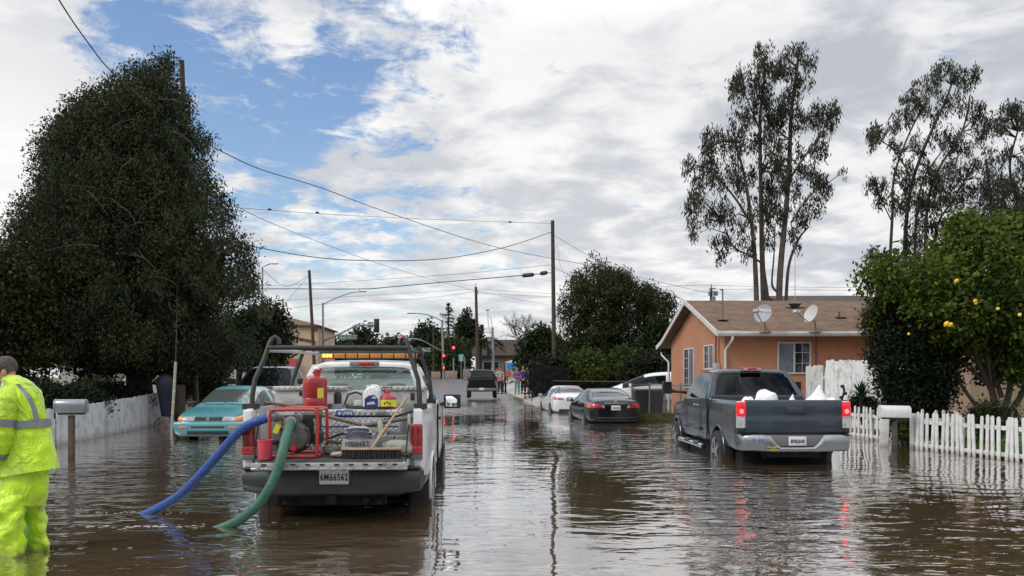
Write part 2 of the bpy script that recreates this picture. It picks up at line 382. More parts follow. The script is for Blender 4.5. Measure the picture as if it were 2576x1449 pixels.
# ---- flood water
m = bpy.data.materials.new('flood_water'); m.use_nodes = True; nt2 = m.node_tree; N2 = nt2.nodes; L2 = nt2.links; b = N2['Principled BSDF']
b.inputs['Roughness'].default_value = .02; b.inputs['IOR'].default_value = WIOR; b.inputs['Coat Weight'].default_value = WCOAT; b.inputs['Coat IOR'].default_value = CIOR; b.inputs['Coat Roughness'].default_value = .02; b.inputs['Specular IOR Level'].default_value = .5
tc2 = N2.new('ShaderNodeTexCoord')
def nn(scale, det, rough, stretch=(1, 1, 1), dist=0., rot=0, off=(0, 0, 0)):
    mp = N2.new('ShaderNodeMapping'); mp.inputs['Scale'].default_value = stretch; mp.inputs['Rotation'].default_value = (0, 0, rot); mp.inputs['Location'].default_value = off; L2.new(tc2.outputs['Object'], mp.inputs[0])
    n = N2.new('ShaderNodeTexNoise'); n.inputs['Scale'].default_value = scale; n.inputs['Detail'].default_value = det; n.inputs['Roughness'].default_value = rough; n.inputs['Distortion'].default_value = dist
    L2.new(mp.outputs[0], n.inputs['Vector']); return n.outputs['Fac']
def m2(op, a, b_=None, c=None):
    n = N2.new('ShaderNodeMath'); n.operation = op
    for i, v in enumerate((a, b_, c)):
        if v is None: continue
        if isinstance(v, (int, float)): n.inputs[i].default_value = v
        else: L2.new(v, n.inputs[i])
    return n.outputs[0]
cr = N2.new('ShaderNodeMix'); cr.data_type = 'RGBA'; cr.inputs['A'].default_value = (.080, .052, .030, 1); cr.inputs['B'].default_value = (.125, .085, .050, 1)
L2.new(nn(.35, 4, .6), cr.inputs['Factor']); L2.new(cr.outputs['Result'], b.inputs['Base Color'])
# ripples: two crossing trains and a finer chop, calm and rough patches
r1 = nn(2.1, 2.0, .45, (.75, 1.5, 1), .5, .12)
r2 = nn(5.2, 2.0, .5, (.7, 1.3, 1), .4, -.35, (3, 1, 0))
r3 = nn(12, 1.5, .5, (.8, 1.2, 1), .2, .7, (1, 8, 0))
pm = N2.new('ShaderNodeMapRange'); pm.inputs[1].default_value = .38; pm.inputs[2].default_value = .66; pm.inputs[3].default_value = .22; pm.inputs[4].default_value = 1.45
L2.new(nn(.22, 2, .5, (1.6, .7, 1), .4, 0, (2.3, 4.4, 0)), pm.inputs['Value'])
h = m2('ADD', m2('MULTIPLY', r1, .60), m2('ADD', m2('MULTIPLY', r2, .13), m2('MULTIPLY', r3, .012)))
h = m2('MULTIPLY', h, pm.outputs[0])
spx = N2.new('ShaderNodeSeparateXYZ'); L2.new(tc2.outputs['Object'], spx.inputs[0]); lane = m2('DIVIDE', m2('ADD', spx.outputs[0], -.2), 1.9); lane = m2('EXPONENT', m2('MULTIPLY', m2('MULTIPLY', lane, lane), -1.0))
h = m2('MULTIPLY', h, m2('SUBTRACT', 1.0, m2('MULTIPLY', lane, .66)))      # calmer water in the open lane between the trucks
bp = N2.new('ShaderNodeBump'); bp.inputs['Strength'].default_value = 1; bp.inputs['Distance'].default_value = WAVE; L2.new(h, bp.inputs['Height']); L2.new(bp.outputs[0], b.inputs['Normal']); L2.new(bp.outputs[0], b.inputs['Coat Normal'])
mb = MB(); mb.add([(-70, -25, 0), (60, -25, 0), (60, 66, 0), (-70, 66, 0)], [(0, 1, 2, 3)])
tag(mb.build('water', m), kind='structure')
# floating leaves and pale flecks painted for white reflections at the hose ends
rsf = random.Random(77); q = MB(); f2 = MB()
for i in range(230):
    d = rsf.uniform(6.5, 24); x = rsf.uniform(-.55, .6)*d; r_ = rsf.uniform(.006, .02); a0 = rsf.uniform(0, 3); q.add([(x+r_*math.cos(a0+k)*(1.6 if k % 2 else .8), d+r_*math.sin(a0+k), .006) for k in (0, 1.57, 3.14, 4.71)], [(0, 1, 2, 3)])
for cx_f, cy_f, n_f in ((-4.15, 9.22, 30), (-3.0, 8.42, 26), (-3.65, 8.35, 46), (-4.1, 7.3, 12)):
    for i in range(n_f):
        x, y = cx_f+rsf.gauss(0, .42), cy_f+rsf.gauss(0, .05); r_ = rsf.uniform(.004, .02); f2.add([(x+r_*1.8*math.cos(k*1.05), y+r_*.8*math.sin(k*1.05), .007) for k in range(6)], [(0, 1, 2, 3, 4, 5)])
o = q.build('floating_leaves', mat('wet_leaf', (.10, .065, .025), .5), fix=False); tag(o, 'small dead leaves scattered on the flood water', 'leaves', kind='stuff')
o = f2.build('glints', mat('glint_white', (.55, .53, .50), .5), fix=False); tag(o, 'pale flecks painted for the white reflections round the hose ends', 'glints', kind='stuff')
# ================================================================ vehicles
tyre_m = mat('tyre_rubber', (.018, .018, .019), .8, var=.3, vscale=6, dirt=.5, dirtcol=(.06, .05, .04), dscale=6)
alloy = mat('alloy', (.55, .56, .58), .28, .9, dirt=.5, dirtcol=(.12, .10, .08), dscale=9)
chrome = mat('chrome', (.62, .63, .65), .14, 1.0, dirt=.4, dirtcol=(.25, .23, .2), dscale=5)
blackp = mat('black_plastic', (.022, .022, .024), .45, var=.3, vscale=8)
dkglass = mat('dark_car_glass', (.006, .008, .009), .03, spec=.28)
brglass = mat('reflecting_car_glass', (.24, .27, .27), .04, .75); midglass = mat('tinted_car_glass', (.085, .095, .10), .04, .8)
well = mat('dark_underside', (.008, .008, .008), .9)
redlens = mat('red_lens', (.38, .012, .018), .12, coat=.8, var=.25, vscale=30)
clearlens = mat('clear_lens', (.55, .56, .58), .1, .3, coat=1.0, var=.4, vscale=40)
amberlens = mat('amber_lens', (.75, .22, .05), .15, coat=.6)
plate_m = mat('plate_white', (.62, .62, .60), .45, dirt=.3, dirtcol=(.35, .33, .3), dscale=12)
ink = mat('ink_dark', (.015, .018, .05), .5)
EX = []
def wheel_part(parent, pts, r, w, spokes=5, steel=False, first=None):
    """tyres with rims as children; pts = [(x, y, z)], outer face away from the centre line"""
    proto = None
    for (x, y, z) in pts:
        s = 1 if x > 0 else -1
        if proto is None or True:
            if (r, w, spokes, s) not in WCACHE:
                t = MB(); k = .68
                t.lathe([(r*k, -w/2), (r*.9, -w/2), (r*.975, -w*.42), (r, -w*.28), (r, -w*.05), (r*.985, -w*.04), (r*.985, w*.04), (r, w*.05), (r, w*.28), (r*.975, w*.42), (r*.9, w/2), (r*k, w/2), (r*k*.98, w*.3), (r*k*.98, -w*.3)], 40, axis='X', cap=False)
                ri = MB(); q = r*k
                ri.lathe([(q, w*.5*s), (q*.93, w*.46*s), (q*.9, w*.1*s), (q*.9, -.3*w*s)], 40, axis='X', cap=False)
                for i in range(spokes):
                    a = 2*math.pi*i/spokes; c_, s_ = math.cos(a), math.sin(a)
                    for da in ((-.13, .13) if not steel else (0,)):
                        p0 = (w*.40*s, math.cos(a+da*1.6)*q*.2, math.sin(a+da*1.6)*q*.2); p1 = (w*.42*s, math.cos(a+da)*q*.94, math.sin(a+da)*q*.94)
                        ri.bar(p0, p1, r*.11 if not steel else r*.3, r*.09)
                ri.lathe([(q*.26, w*.2*s), (q*.26, w*.44*s), (q*.18, w*.47*s), (0.004, w*.47*s)], 16, axis='X')
                hb = MB(); hb.lathe([(q*.9, w*.06*s), (.002, w*.05*s)], 24, axis='X', cap=False)
                WCACHE[(r, w, spokes, s)] = (t, ri, hb)
            t, ri, hb = WCACHE[(r, w, spokes, s)]
            ob = t.build('wheel', tyre_m, ang=30); o2 = ri.build('rim', alloy, ob, ang=30); o3 = hb.build('brake_disc', well, ob)
            ob.parent = parent; ob.location = (x, y, z)
WCACHE = {}
mudline(alloy, -.14, .02, (.16, .12, .08)); mudline(tyre_m, -.14, .04, (.07, .055, .04))
def cage(stations, tagf, mats, names, parent, arches, sub=2, crease=None, extra_cut=None, openrear=False):
    """car body: half cross-sections mirrored and lofted, smoothed, wheel arches cut out, then split into parts"""
    n = len(stations[0][1]); vs = []; fs = []; ms = []; ring = 2*n-2
    for y, pts in stations:
        for (x, z) in pts: vs.append((x, y, z))
        for (x, z) in reversed(pts[1:-1]): vs.append((-x, y, z))
    def seg(k): return k if k < n-1 else ring-1-k
    for i in range(len(stations)-1):
        for k in range(ring):
            k2 = (k+1) % ring; fs.append((i*ring+k, i*ring+k2, (i+1)*ring+k2, (i+1)*ring+k)); ms.append(tagf(i, seg(k)))
    for base, end in ((0, 0), ((len(stations)-1)*ring, 1)):
        if openrear and end == 0:
            fs += [(0, 1, 2, 3, 4, ring-4, ring-3, ring-2, ring-1), (4, 5, 6, 7, 8, 9, 10, 11), tuple(ring-i for i in (4, 5, 6, 7, 8, 9, 10, 11)), (4, 11, ring-11, ring-4)]; ms += [0]*4; continue
        for k in range(n-1):
            a, b_ = base+k, base+k+1; c = base+(ring-k-1) if k+1 < n-1 else b_; d = base+((ring-k) % ring)
            f = [a, b_]; 
            if c != b_: f.append(c)
            if d != a: f.append(d)
            fs.append(tuple(f)); ms.append(tagf(-1 if end == 0 else 99, k))
    me = bpy.data.meshes.new('body'); me.from_pydata(vs, [], fs)
    for m_ in mats: me.materials.append(m_)
    me.polygons.foreach_set('material_index', ms)
    bm = bmesh.new(); bm.from_mesh(me); bmesh.ops.recalc_face_normals(bm, faces=bm.faces)
    if crease:
        cl = bm.edges.layers.float.get('crease_edge') or bm.edges.layers.float.new('crease_edge')
        for e in bm.edges:
            a, b_ = e.verts[0].index, e.verts[1].index; ia, ka = divmod(a, ring); ib, kb = divmod(b_, ring)
            e[cl] = crease(ia, seg_i(ka, n, ring), ib, seg_i(kb, n, ring))
    bm.to_mesh(me); bm.free()
    o = bpy.data.objects.new('body', me); C.objects.link(o)
    if sub:
        q = o.modifiers.new('s', 'SUBSURF'); q.levels = sub; q.render_levels = sub; applymods(o)
    wi = len(mats)-1
    for (ax, ay, az, ar) in arches:
        for s in (-1, 1):
            c = MB(); c.lathe([(ar, s*ax), (ar, s*1.6)], 36, (0, ay, az), 'X')
            co_ = c.build('cut', mats); co_.data.polygons.foreach_set('material_index', [wi]*len(co_.data.polygons))
            boolcut(o, co_)
    if extra_cut:
        for c in extra_cut:
            co_ = c.build('cut', mats, ang=30); co_.data.polygons.foreach_set('material_index', [wi]*len(co_.data.polygons)); boolcut(o, co_)
    return splitparts(o, names, mats, parent)
def seg_i(k, n, ring): return k if k < n else ring-k
def plate(parent, loc, body, w=.305, h=.155, size=.095, col=None, rz=0, m=None, tilt=0):
    b_ = MB(); b_.box((0, 0, 0), (w, .008, h))
    p = b_.build('licence_plate', m or plate_m, bevel=.008); p.parent = parent; p.location = loc; p.rotation_euler = (tilt, 0, rz)
    if body: text(body, size, col or ink, p, (0, -.0065, -.008), name='plate_number', sx=.70, bold=.002)
    return p
def mirror_part(parent, x, y, z, s, m, face='rear', big=1.0):
    b_ = MB(); b_.box((x+s*.13*big, y, z), (.22*big, .12*big, .15*big)); b_.bar((x-s*.02, y, z-.03), (x+s*.06, y, z-.02), .05, .05)
    o = b_.build('side_mirror', m, parent, bevel=.045*big, seg=3, ang=60)
    g = MB(); g.box((x+s*.13*big, y-.062*big, z), (.18*big, .004, .115*big)); g.build('mirror_glass', chrome, o, bevel=.002)
    return o

# ---------- sedans
def sedan(label, loc, rz, paint, dims, rear='black', group=None, platebody=None, rg=None, wg_=None):
    Lh, w, H, zb, trunk, cowl = dims[:6]; dk_ = dims[6] if len(dims) > 6 else .735
    t = thing('sedan', label, 'car', loc, rz, group)
    zs = .60*H; zt = H
    zd = dk_*H   # deck height
    S = []
    def st(y, wf, b, mid, sh, g, r, top): S.append((y, [(0, b), (w*wf*.82, b), (w*wf*.97, b+.09), (w*wf, mid), (w*wf*.985, sh), g, r, (0, top)]))
    st(-Lh, .80, zb+.05, .55, zs-.12, (w*.70, zs-.02), (w*.5, zs+.01), zs+.02)
    st(-Lh+.06, .90, zb, .55, zs-.03, (w*.76, zd-.05), (w*.55, zd-.02), zd-.01)
    st(-Lh+.30, .965, zb-.02, .56, zs+.02, (w*.82, zd-.01), (w*.6, zd+.02), zd+.035)
    st(-trunk, .99, zb-.04, .57, zs+.06, (w*.82, zd+.02), (w*.62, zd+.05), zd+.06)         #3 rear glass base
    st(-trunk+.22, 1., zb-.04, .57, zs+.07, (w*.77, zd+.14), (w*.60, zd+.17), zd+.18)      #4
    st(-trunk+.80, 1., zb-.04, .57, zs+.07, (w*.685, H-.08), (w*.56, H-.03), H-.015)       #5 rear glass top
    st(-.30, 1., zb-.04, .57, zs+.065, (w*.69, H-.055), (w*.56, H-.005), H+.01)             #6
    st(-.22, 1., zb-.04, .57, zs+.065, (w*.69, H-.055), (w*.56, H-.005), H+.01)             #7
    st(.35, 1., zb-.04, .57, zs+.055, (w*.68, H-.08), (w*.55, H-.025), H-.01)               #8 windshield top
    st(cowl-.12, 1., zb-.04, .56, zs+.04, (w*.80, zd+.03), (w*.62, zd+.055), zd+.065)        #9
    st(cowl+.05, .995, zb-.04, .56, zs+.03, (w*.82, zd-.02), (w*.64, zd+.005), zd+.015)      #10
    st(Lh-.55, .975, zb-.02, .54, zs-.02, (w*.80, zd-.10), (w*.6, zd-.07), zd-.06)
    st(Lh-.14, .91, zb, .52, zs-.10, (w*.74, zd-.20), (w*.55, zd-.18), zd-.17)
    st(Lh, .76, zb+.05, .50, zs-.20, (w*.60, zd-.27), (w*.45, zd-.26), zd-.25)
    def tg(i, k):
        if i in (3, 4) and k in (5, 6): return 1
        if i == 8 and k in (5, 6): return 2
        if i in (5, 7, 8) and k == 4: return 3
        if i == 4 and k == 4: return 3
        return 0
    wb = t['wb'] = (-Lh+1.05, Lh-.93)
    rr = .335
    cage(S, tg, [paint, rg or dkglass, wg_ or dkglass, dkglass, well], ['body', 'rear_window', 'windshield', 'side_window', 'wheel_arch'], t,
         [(w-.26, wb[0], rr, rr+.055), (w-.26, wb[1], rr, rr+.055)])
    wheel_part(t, [(s*(w-.10), y, rr) for s in (-1, 1) for y in wb], rr, .215, 5)
    return t
white_paint = mat('white_paint', (.72, .73, .74), .25, coat=.8, var=.04, vscale=2)
black_paint = mat('black_paint', (.007, .009, .011), .12, coat=.15, spec=.45)
def lens_on(t, name, pts, m, parent=None, thick=.03):
    """lamp lens: thick curved plate through the given outline points (x, y, z)"""
    b_ = MB(); n = len(pts); c = sum((Vector(p) for p in pts), Vector())/n
    out = [Vector(p) for p in pts]; nrm = (out[1]-out[0]).cross(out[2]-out[0]).normalized()
    if nrm.dot(c-Vector((0, 0, .7))) < 0: nrm = -nrm
    ring0 = [p-nrm*thick for p in out]; ring1 = [p+nrm*thick*.5 for p in out]; ring2 = [c+(p-c)*.8+nrm*thick*.9 for p in out]
    b_.loft([ring0, ring1, ring2]); return b_.build(name, m, t, ang=30, bevel=.006)
from mathutils.bvhtree import BVHTree
def bodytree(t):
    vs, fs = [], []
    for o in t.children:
        if o.type == 'MESH' and o.name.split('.')[0] in ('body', 'rear_window', 'windshield', 'side_window'):
            k = len(vs); vs += [v.co.copy() for v in o.data.vertices]; fs += [[i+k for i in p.vertices] for p in o.data.polygons]
    return BVHTree.FromPolygons(vs, fs)
def lens_proj(t, name, quad, m_, dy=1, off=.012, nx=10, nz_=5, side=None):
    """lamp lens laid on the body's own surface: quad = 4 corners (x, z) as seen from the tail (dy=1) or the nose (dy=-1)"""
    if t.name not in BT: BT[t.name] = bodytree(t)
    bt = BT[t.name]; front, n = [], 0
    for j in range(nz_+1):
        for i in range(nx+1):
            a = Vector(quad[0]).lerp(Vector(quad[1]), i/nx); b_ = Vector(quad[3]).lerp(Vector(quad[2]), i/nx); p = a.lerp(b_, j/nz_)
            h = bt.ray_cast(Vector((p.x, -6*dy, p.y)), Vector((0, dy, 0)))
            if h[0] is None: h = bt.find_nearest(Vector((p.x, front[-1].y if front else -2.2*dy, p.y)))
            front.append(h[0]+Vector((0, -off*dy, 0))+(Vector((math.copysign(off, p.x), 0, 0)) if abs(p.x) > .7 else Vector((0, 0, 0))))
    q = MB(); w_ = nx+1; back = [v+Vector((0, dy*(off+.03), 0)) for v in front]; N_ = len(front); q.add(front+back, [(j*w_+i, j*w_+i+1, (j+1)*w_+i+1, (j+1)*w_+i) for j in range(nz_) for i in range(nx)]+
        [(k, k+1, N_+k+1, N_+k) for k in range(nx)]+[(nz_*w_+k, N_+nz_*w_+k, N_+nz_*w_+k+1, nz_*w_+k+1) for k in range(nx)]+[(k*w_, N_+k*w_, N_+(k+1)*w_, (k+1)*w_) for k in range(nz_)]+[(k*w_+nx, (k+1)*w_+nx, N_+(k+1)*w_+nx, N_+k*w_+nx) for k in range(nz_)])
    return q.build(name, m_, t, ang=50)
BT = {}
# black sedan, nearer
yb = 27.55
bs = sedan('black sedan standing in the flood just behind the white sedan, tail towards us', (3.22, yb+2.42, -.30), R(5), black_paint, (2.42, .92, 1.45, .30, 1.62, 1.22), rg=midglass, group='sedans parked in line at the kerb')
for s in (-1, 1):
    lens_proj(bs, 'tail_light', [(s*.46, .895), (s*.885, .985), (s*.885, .80), (s*.42, .795)], redlens); lens_proj(bs, 'reverse_lens', [(s*.40, .875), (s*.46, .895), (s*.425, .795), (s*.38, .80)], clearlens)
b_ = MB(); b_.box((0, -2.415, .955), (.80, .02, .022)); b_.build('trim_strip', chrome, bs, bevel=.005)
plate(bs, (0, -2.425, .80), '5YVE192', size=.08)
b_ = MB(); b_.tube([(-.05, -2.385, 1.015), (.055, -2.385, 1.03)], .008, 6); b_.tube([(-.02, -2.385, 1.05), (-.035, -2.385, 1.0), (.03, -2.385, .995)], .007, 6); b_.lathe([(.055, 0), (.063, .0), (.063, .012), (.055, .012), (.055, 0)], 20, (0, -2.39, 1.02), 'Y', cap=False); b_.build('badge', chrome, bs)
for s in (-1, 1): mirror_part(bs, s*.90, .75, 1.0, s, black_paint)
b_ = MB(); b_.box((0, -2.37, .47), (1.30, .1, .05)); b_.build('bumper_trim', blackp, bs, bevel=.01)
# white sedan, ahead of it
ws = sedan('white sedan parked in the flood ahead of the black sedan', (2.42, 36.0+2.0, -.30), R(6), white_paint, (2.40, .92, 1.45, .30, 1.60, 1.25), rg=midglass, group='sedans parked in line at the kerb')
for s in (-1, 1):
    lens_proj(ws, 'tail_light', [(s*.50, .915), (s*.885, .985), (s*.885, .86), (s*.46, .865)], redlens)
    b_ = MB(); b_.box((s*.66, -2.35, .52), (.26, .03, .03)); b_.build('reflector', redlens, ws, bevel=.008)
    mirror_part(ws, s*.90, .78, 1.0, s, blackp)
plate(ws, (0, -2.42, .78), '7KRD204', size=.08)
b_ = MB(); b_.box((0, -2.36, .40), (1.35, .1, .12)); b_.build('bumper_trim', blackp, ws, bevel=.02)
# teal sedan, facing us
teal = mat('teal_paint', (.095, .30, .33), .22, coat=.9, var=.06, vscale=4)
mudline(teal, .10, .34, (.12, .11, .085), .6)
ts = sedan('teal older sedan facing us with its bumper in the water by the white board fence', (-7.30, 22.35, -.16), R(180), teal, (2.30, .89, 1.45, .26, 1.60, 1.20, .625), wg_=brglass)
Lh = 2.30
for s in (-1, 1):
    lens_proj(ts, 'headlight', [(s*.34, .725), (s*.64, .73), (s*.66, .61), (s*.34, .615)], clearlens, -1); lens_proj(ts, 'turn_signal', [(s*.65, .73), (s*.79, .72), (s*.79, .62), (s*.67, .61)], amberlens, -1)
    b_ = MB(); b_.box((s*.60, 2.315, .475), (.20, .06, .05)); b_.build('bumper_lamp', amberlens, ts, bevel=.01)
    mirror_part(ts, s*.86, .72, .98, s, blackp)
b_ = MB(); b_.box((0, 2.24, .665), (.64, .11, .10)); gl = b_.build('grille', blackp, ts, bevel=.01)
b_ = MB(); [b_.box((0, 2.285, z), (.62, .03, .012)) for z in (.63, .665, .70)]; b_.lathe([(.045, .0), (.045, .025), (.01, .03)], 16, (0, 2.285, .665), 'Y'); b_.build('grille_bars', chrome, gl)
b_ = MB(); b_.loft([[Vector((x, y, z)) for x in (-w_, w_) for y in ((2.05, yf) if x < 0 else (yf, 2.05))] for z, w_, yf in ((.24, .72, 2.26), (.34, .80, 2.32), (.50, .84, 2.34), (.58, .83, 2.33), (.60, .80, 2.28))]); b_.build('bumper', teal, ts, bevel=.03, seg=3)
b_ = MB(); b_.box((0, 2.315, .475), (.80, .06, .045)); b_.box((0, 2.30, .34), (1.0, .06, .09)); b_.build('lower_intake', blackp, ts, bevel=.012)
b_ = MB(); b_.tube([(-.6, 1.14, .955), (-.1, 1.10, .995), (.05, 1.04, 1.03)], .010, 6); b_.tube([(.0, 1.12, .985), (.5, 1.08, .985), (.62, 1.0, 1.02)], .010, 6); b_.build('wiper', blackp, ts)

# ---------- pickup trucks
def truck_body(t, paint, D, names=None):
    """lower body of a pickup: slab sides, wheel arches, an open bed; D holds its dimensions (y from the tail forward)"""
    w, L_, zb, zr, bed0, bed1, floor, hood, rr, ax = D['w'], D['L'], D['zb'], D['zr'], D['bed0'], D['bed1'], D['floor'], D['hood'], D['rr'], D['ax']
    S = []; wt = D.get('wt', .055)
    def st(y, wf, zt, inner, top=None):
        ww = w*wf; top = zt if top is None else top
        S.append((y, [(0, zb), (ww*.90, zb), (ww*.965, zb+.03), (ww*.99, zb+.16), (ww, zb+.34), (ww, zt-.34), (ww*.992, zt-.22), (ww*.975, zt-.07), (ww*.962, zt-.015), (ww*.945, zt), (ww*.945-wt, top if inner else zt), (ww*.945-wt-.002, inner or zt+.0), (0, inner or zt+.002)]))
    k = 1.0
    st(0.0, .955, zr, floor); st(.04, .98, zr, floor); st(.25, .99, zr, floor)
    st(bed1*.5, 1., zr, floor); st(bed1-.02, 1., zr, floor); st(bed1, 1., zr, None); st(bed1+.02, .965, zr-.0, None); st(bed1+.05, .965, zr, None)
    st(bed1+.07, 1., zr, None)
    cw = D['cowl']
    for y in (bed1+.5, bed1+1.0, cw-.3): st(y, 1., zr+.01, None)
    st(cw, .995, zr+.0, None); st(cw+.35, .985, hood, None); st(L_-.5, .97, hood-.03, None); st(L_-.12, .93, hood-.08, None); st(L_, .86, hood-.14, None)
    return cage(S, lambda i, k: 0, [paint, well], ['body', 'wheel_arch'], t, [(w-.30, y, rr+D['az'], rr+D['ag']) for y in ax], sub=0, openrear=D.get('open', False))
def cab(t, paint, glassm, C_, parts=True):
    """greenhouse shell: four window openings with panes; C_ = corner table"""
    (yb0, yb1, yf1, yf0, z0, z1, wb_, wr) = C_   # rear base/top y, front top/base y, belt z, roof z, half widths
    th = .045
    b_ = MB()
    # roof (crowned)
    rings = []
    for y, z, ww in ((yb1-.06, z1-.035, wr-.03), (yb1-.03, z1-.008, wr+.0), (yb1+.12, z1+.012, wr), ((yb1+yf1)/2, z1+.03, wr), (yf1-.1, z1+.012, wr), (yf1+.05, z1-.03, wr-.03)):
        row = [Vector((x*ww, y, z-(.035 if abs(x) > .8 else 0)*(abs(x)-.8)/.2-abs(x)**3*.025)) for x in (-1, -.93, -.8, -.4, 0, .4, .8, .93, 1)]
        rings.append(row+[v-Vector((0, 0, .03)) for v in reversed(row)])
    b_.loft(rings)
    roof = b_.build('roof', paint, t, ang=50)
    def pil(a, c, wd, dp, name='pillar'):
        q = MB(); q.bar(a, c, wd, dp); return q
    for s in (-1, 1):
        q = MB(); A = Vector((s*wb_, yb0, z0)); B = Vector((s*(wr-.01), yb1, z1-.05)); Cc = Vector((s*(wr-.01), yf1, z1-.05)); D_ = Vector((s*wb_, yf0, z0))
        q.loft([[A+Vector((dx, dy, 0)) for dx, dy in ((s*.02, -.03), (s*.02, .20), (-s*.05, .20), (-s*.16, .0), (-s*.16, -.03))], [B+Vector((dx, dy, .01)) for dx, dy in ((s*.01, -.03), (s*.01, .12), (-s*.05, .12), (-s*.10, .0), (-s*.10, -.03))]]); q.build('rear_pillar', paint, t, bevel=.008, ang=50); q = MB()
        q.loft([[D_+Vector((dx, dy, 0)) for dx, dy in ((s*.0, -.09), (s*.0, .02), (-s*.07, .04), (-s*.07, -.05))], [Cc+Vector((dx, dy, .01)) for dx, dy in ((s*.0, -.07), (s*.0, .02), (-s*.06, .03), (-s*.06, -.04))]]); q.build('front_pillar', paint, t, bevel=.008, ang=50)
    q = MB(); q.box((0, yb0-.0, z0+.02), (2*wb_-.1, .06, .10)); q.build('cab_sill', paint, t, bevel=.008, ang=50)
    def pane(name, pts, bulge=0., m=None):
        p = [Vector(v) for v in pts]; g = MB(); n = 6; vs = []
        for j in range(n+1):
            for i in range(n+1):
                a = p[0].lerp(p[1], i/n); c = p[3].lerp(p[2], i/n); v = a.lerp(c, j/n); v = v+Vector((0, bulge*math.sin(math.pi*i/n), 0)); vs.append(v)
        g.add(vs, [(j*(n+1)+i, j*(n+1)+i+1, (j+1)*(n+1)+i+1, (j+1)*(n+1)+i) for j in range(n) for i in range(n)])
        return g.build(name, m or glassm, t, ang=60)
    rw = pane('rear_window', [(-wb_+.14, yb0-.022, z0+.06), (wb_-.14, yb0-.022, z0+.06), (wr-.07, yb1-.026, z1-.05), (-wr+.07, yb1-.026, z1-.05)], -.01)
    pane('windshield', [(-wb_+.05, yf0, z0+.02), (wb_-.05, yf0, z0+.02), (wr-.05, yf1, z1-.05), (-wr+.05, yf1, z1-.05)], .06)
    for s in (-1, 1):
        pane('side_window', [(s*(wb_), yb0+.12, z0), (s*wb_, yf0-.04, z0), (s*(wr-.0), yf1-.0, z1-.055), (s*(wr-.0), yb1+.09, z1-.055)], 0, C_ and SIDEG.get(t.name, glassm))
    return roof, rw
SIDEG = {}

# ===== grey crew pickup (right)
grey = mat('grey_blue_paint', (.030, .040, .056), .25, .1, coat=.45, var=.05, vscale=3)
gt = thing('pickup_truck', 'slate grey pickup with lit tail lights and white bags in its bed', 'pickup truck', (4.86, 14.42, -.28), R(.6))
D = dict(w=.985, L=5.80, zb=.52, zr=1.37, bed0=0, bed1=1.98, floor=.86, hood=1.25, rr=.395, ax=(1.28, 4.98), az=-.0, ag=.085, cowl=4.25)
truck_body(gt, grey, D)
SIDEG['pickup_truck'] = dkglass
gtglass = glassmat('smoked_glass', (.07, .075, .08), .965)
roof, rw = cab(gt, grey, gtglass, (2.10, 2.52, 3.55, 4.35, 1.36, 1.94, .955, .755))
q = MB(); q.bar((-.28, 2.09, 1.43), (-.24, 2.47, 1.87), .016, .01); q.build('window_divider', blackp, rw)
q = MB(); [q.box((s*.42, 3.0, 1.45), (.5, .16, .62)) for s in (-1, 1)]; [q.box((s*.42, 3.0, 1.80), (.26, .10, .17)) for s in (-1, 1)]; q.box((0, 2.5, 1.3), (1.5, .2, .3)); q.build('seat', mat('seat_cloth', (.03, .03, .032), .9), gt, bevel=.04, seg=3)
q = MB(); q.box((0, 3.9, 1.35), (1.7, .3, .12)); q.build('dashboard', blackp, gt, bevel=.03)
q = MB(); q.box((0, 2.42, 1.955), (.42, .08, .05)); bl = q.build('brake_light', redlens, gt, bevel=.012); q = MB(); [q.box((x, 2.378, 1.952), (.09, .01, .03)) for x in (-.14, .14)]; q.build('cargo_lamp', clearlens, bl)
mudline(grey, .28, .60, (.075, .065, .055), .55)
# tailgate
q = MB(); ring = []
for z, y in ((.80, -.035), (.86, -.045), (1.08, -.045), (1.13, -.028), (1.18, -.034), (1.36, -.03), (1.395, -.015), (1.395, .06), (.80, .06)): ring.append((y, z))
q.prism(ring, 'X', -.835, .835); tg_ = q.build('tailgate', grey, gt, bevel=.008)
q = MB(); q.box((0.02, -.05, 1.215), (.30, .03, .105)); q.build('tailgate_handle', mat('grey_handle', (.03, .034, .042), .4), tg_, bevel=.02, seg=3)
brake = mat('lit_brake_lens', (.5, .01, .015), .2, emit=(1, .015, .03), estr=.36, coat=.5)
hot = mat('brake_lamp_core', (.8, .05, .05), .3, emit=(1, .12, .12), estr=2.6)
for s in (-1, 1):
    q = MB(); q.box((s*.905, .025, 1.14), (.145, .13, .47)); tlb = q.build('tail_light', clearlens, gt, bevel=.02)
    q = MB(); q.box((s*.905, .02, 1.235), (.152, .137, .262)); rl = q.build('lit_red_lens', brake, tlb, bevel=.022)
    q = MB(); q.ball((s*.91, -.048, 1.20), (.038, .012, .042), 8); q.build('bulb_glow', hot, tlb)
    q = MB(); q.box((s*.905, .03, .86), (.14, .10, .09)); q.build('lamp_filler', blackp, tlb, bevel=.01)
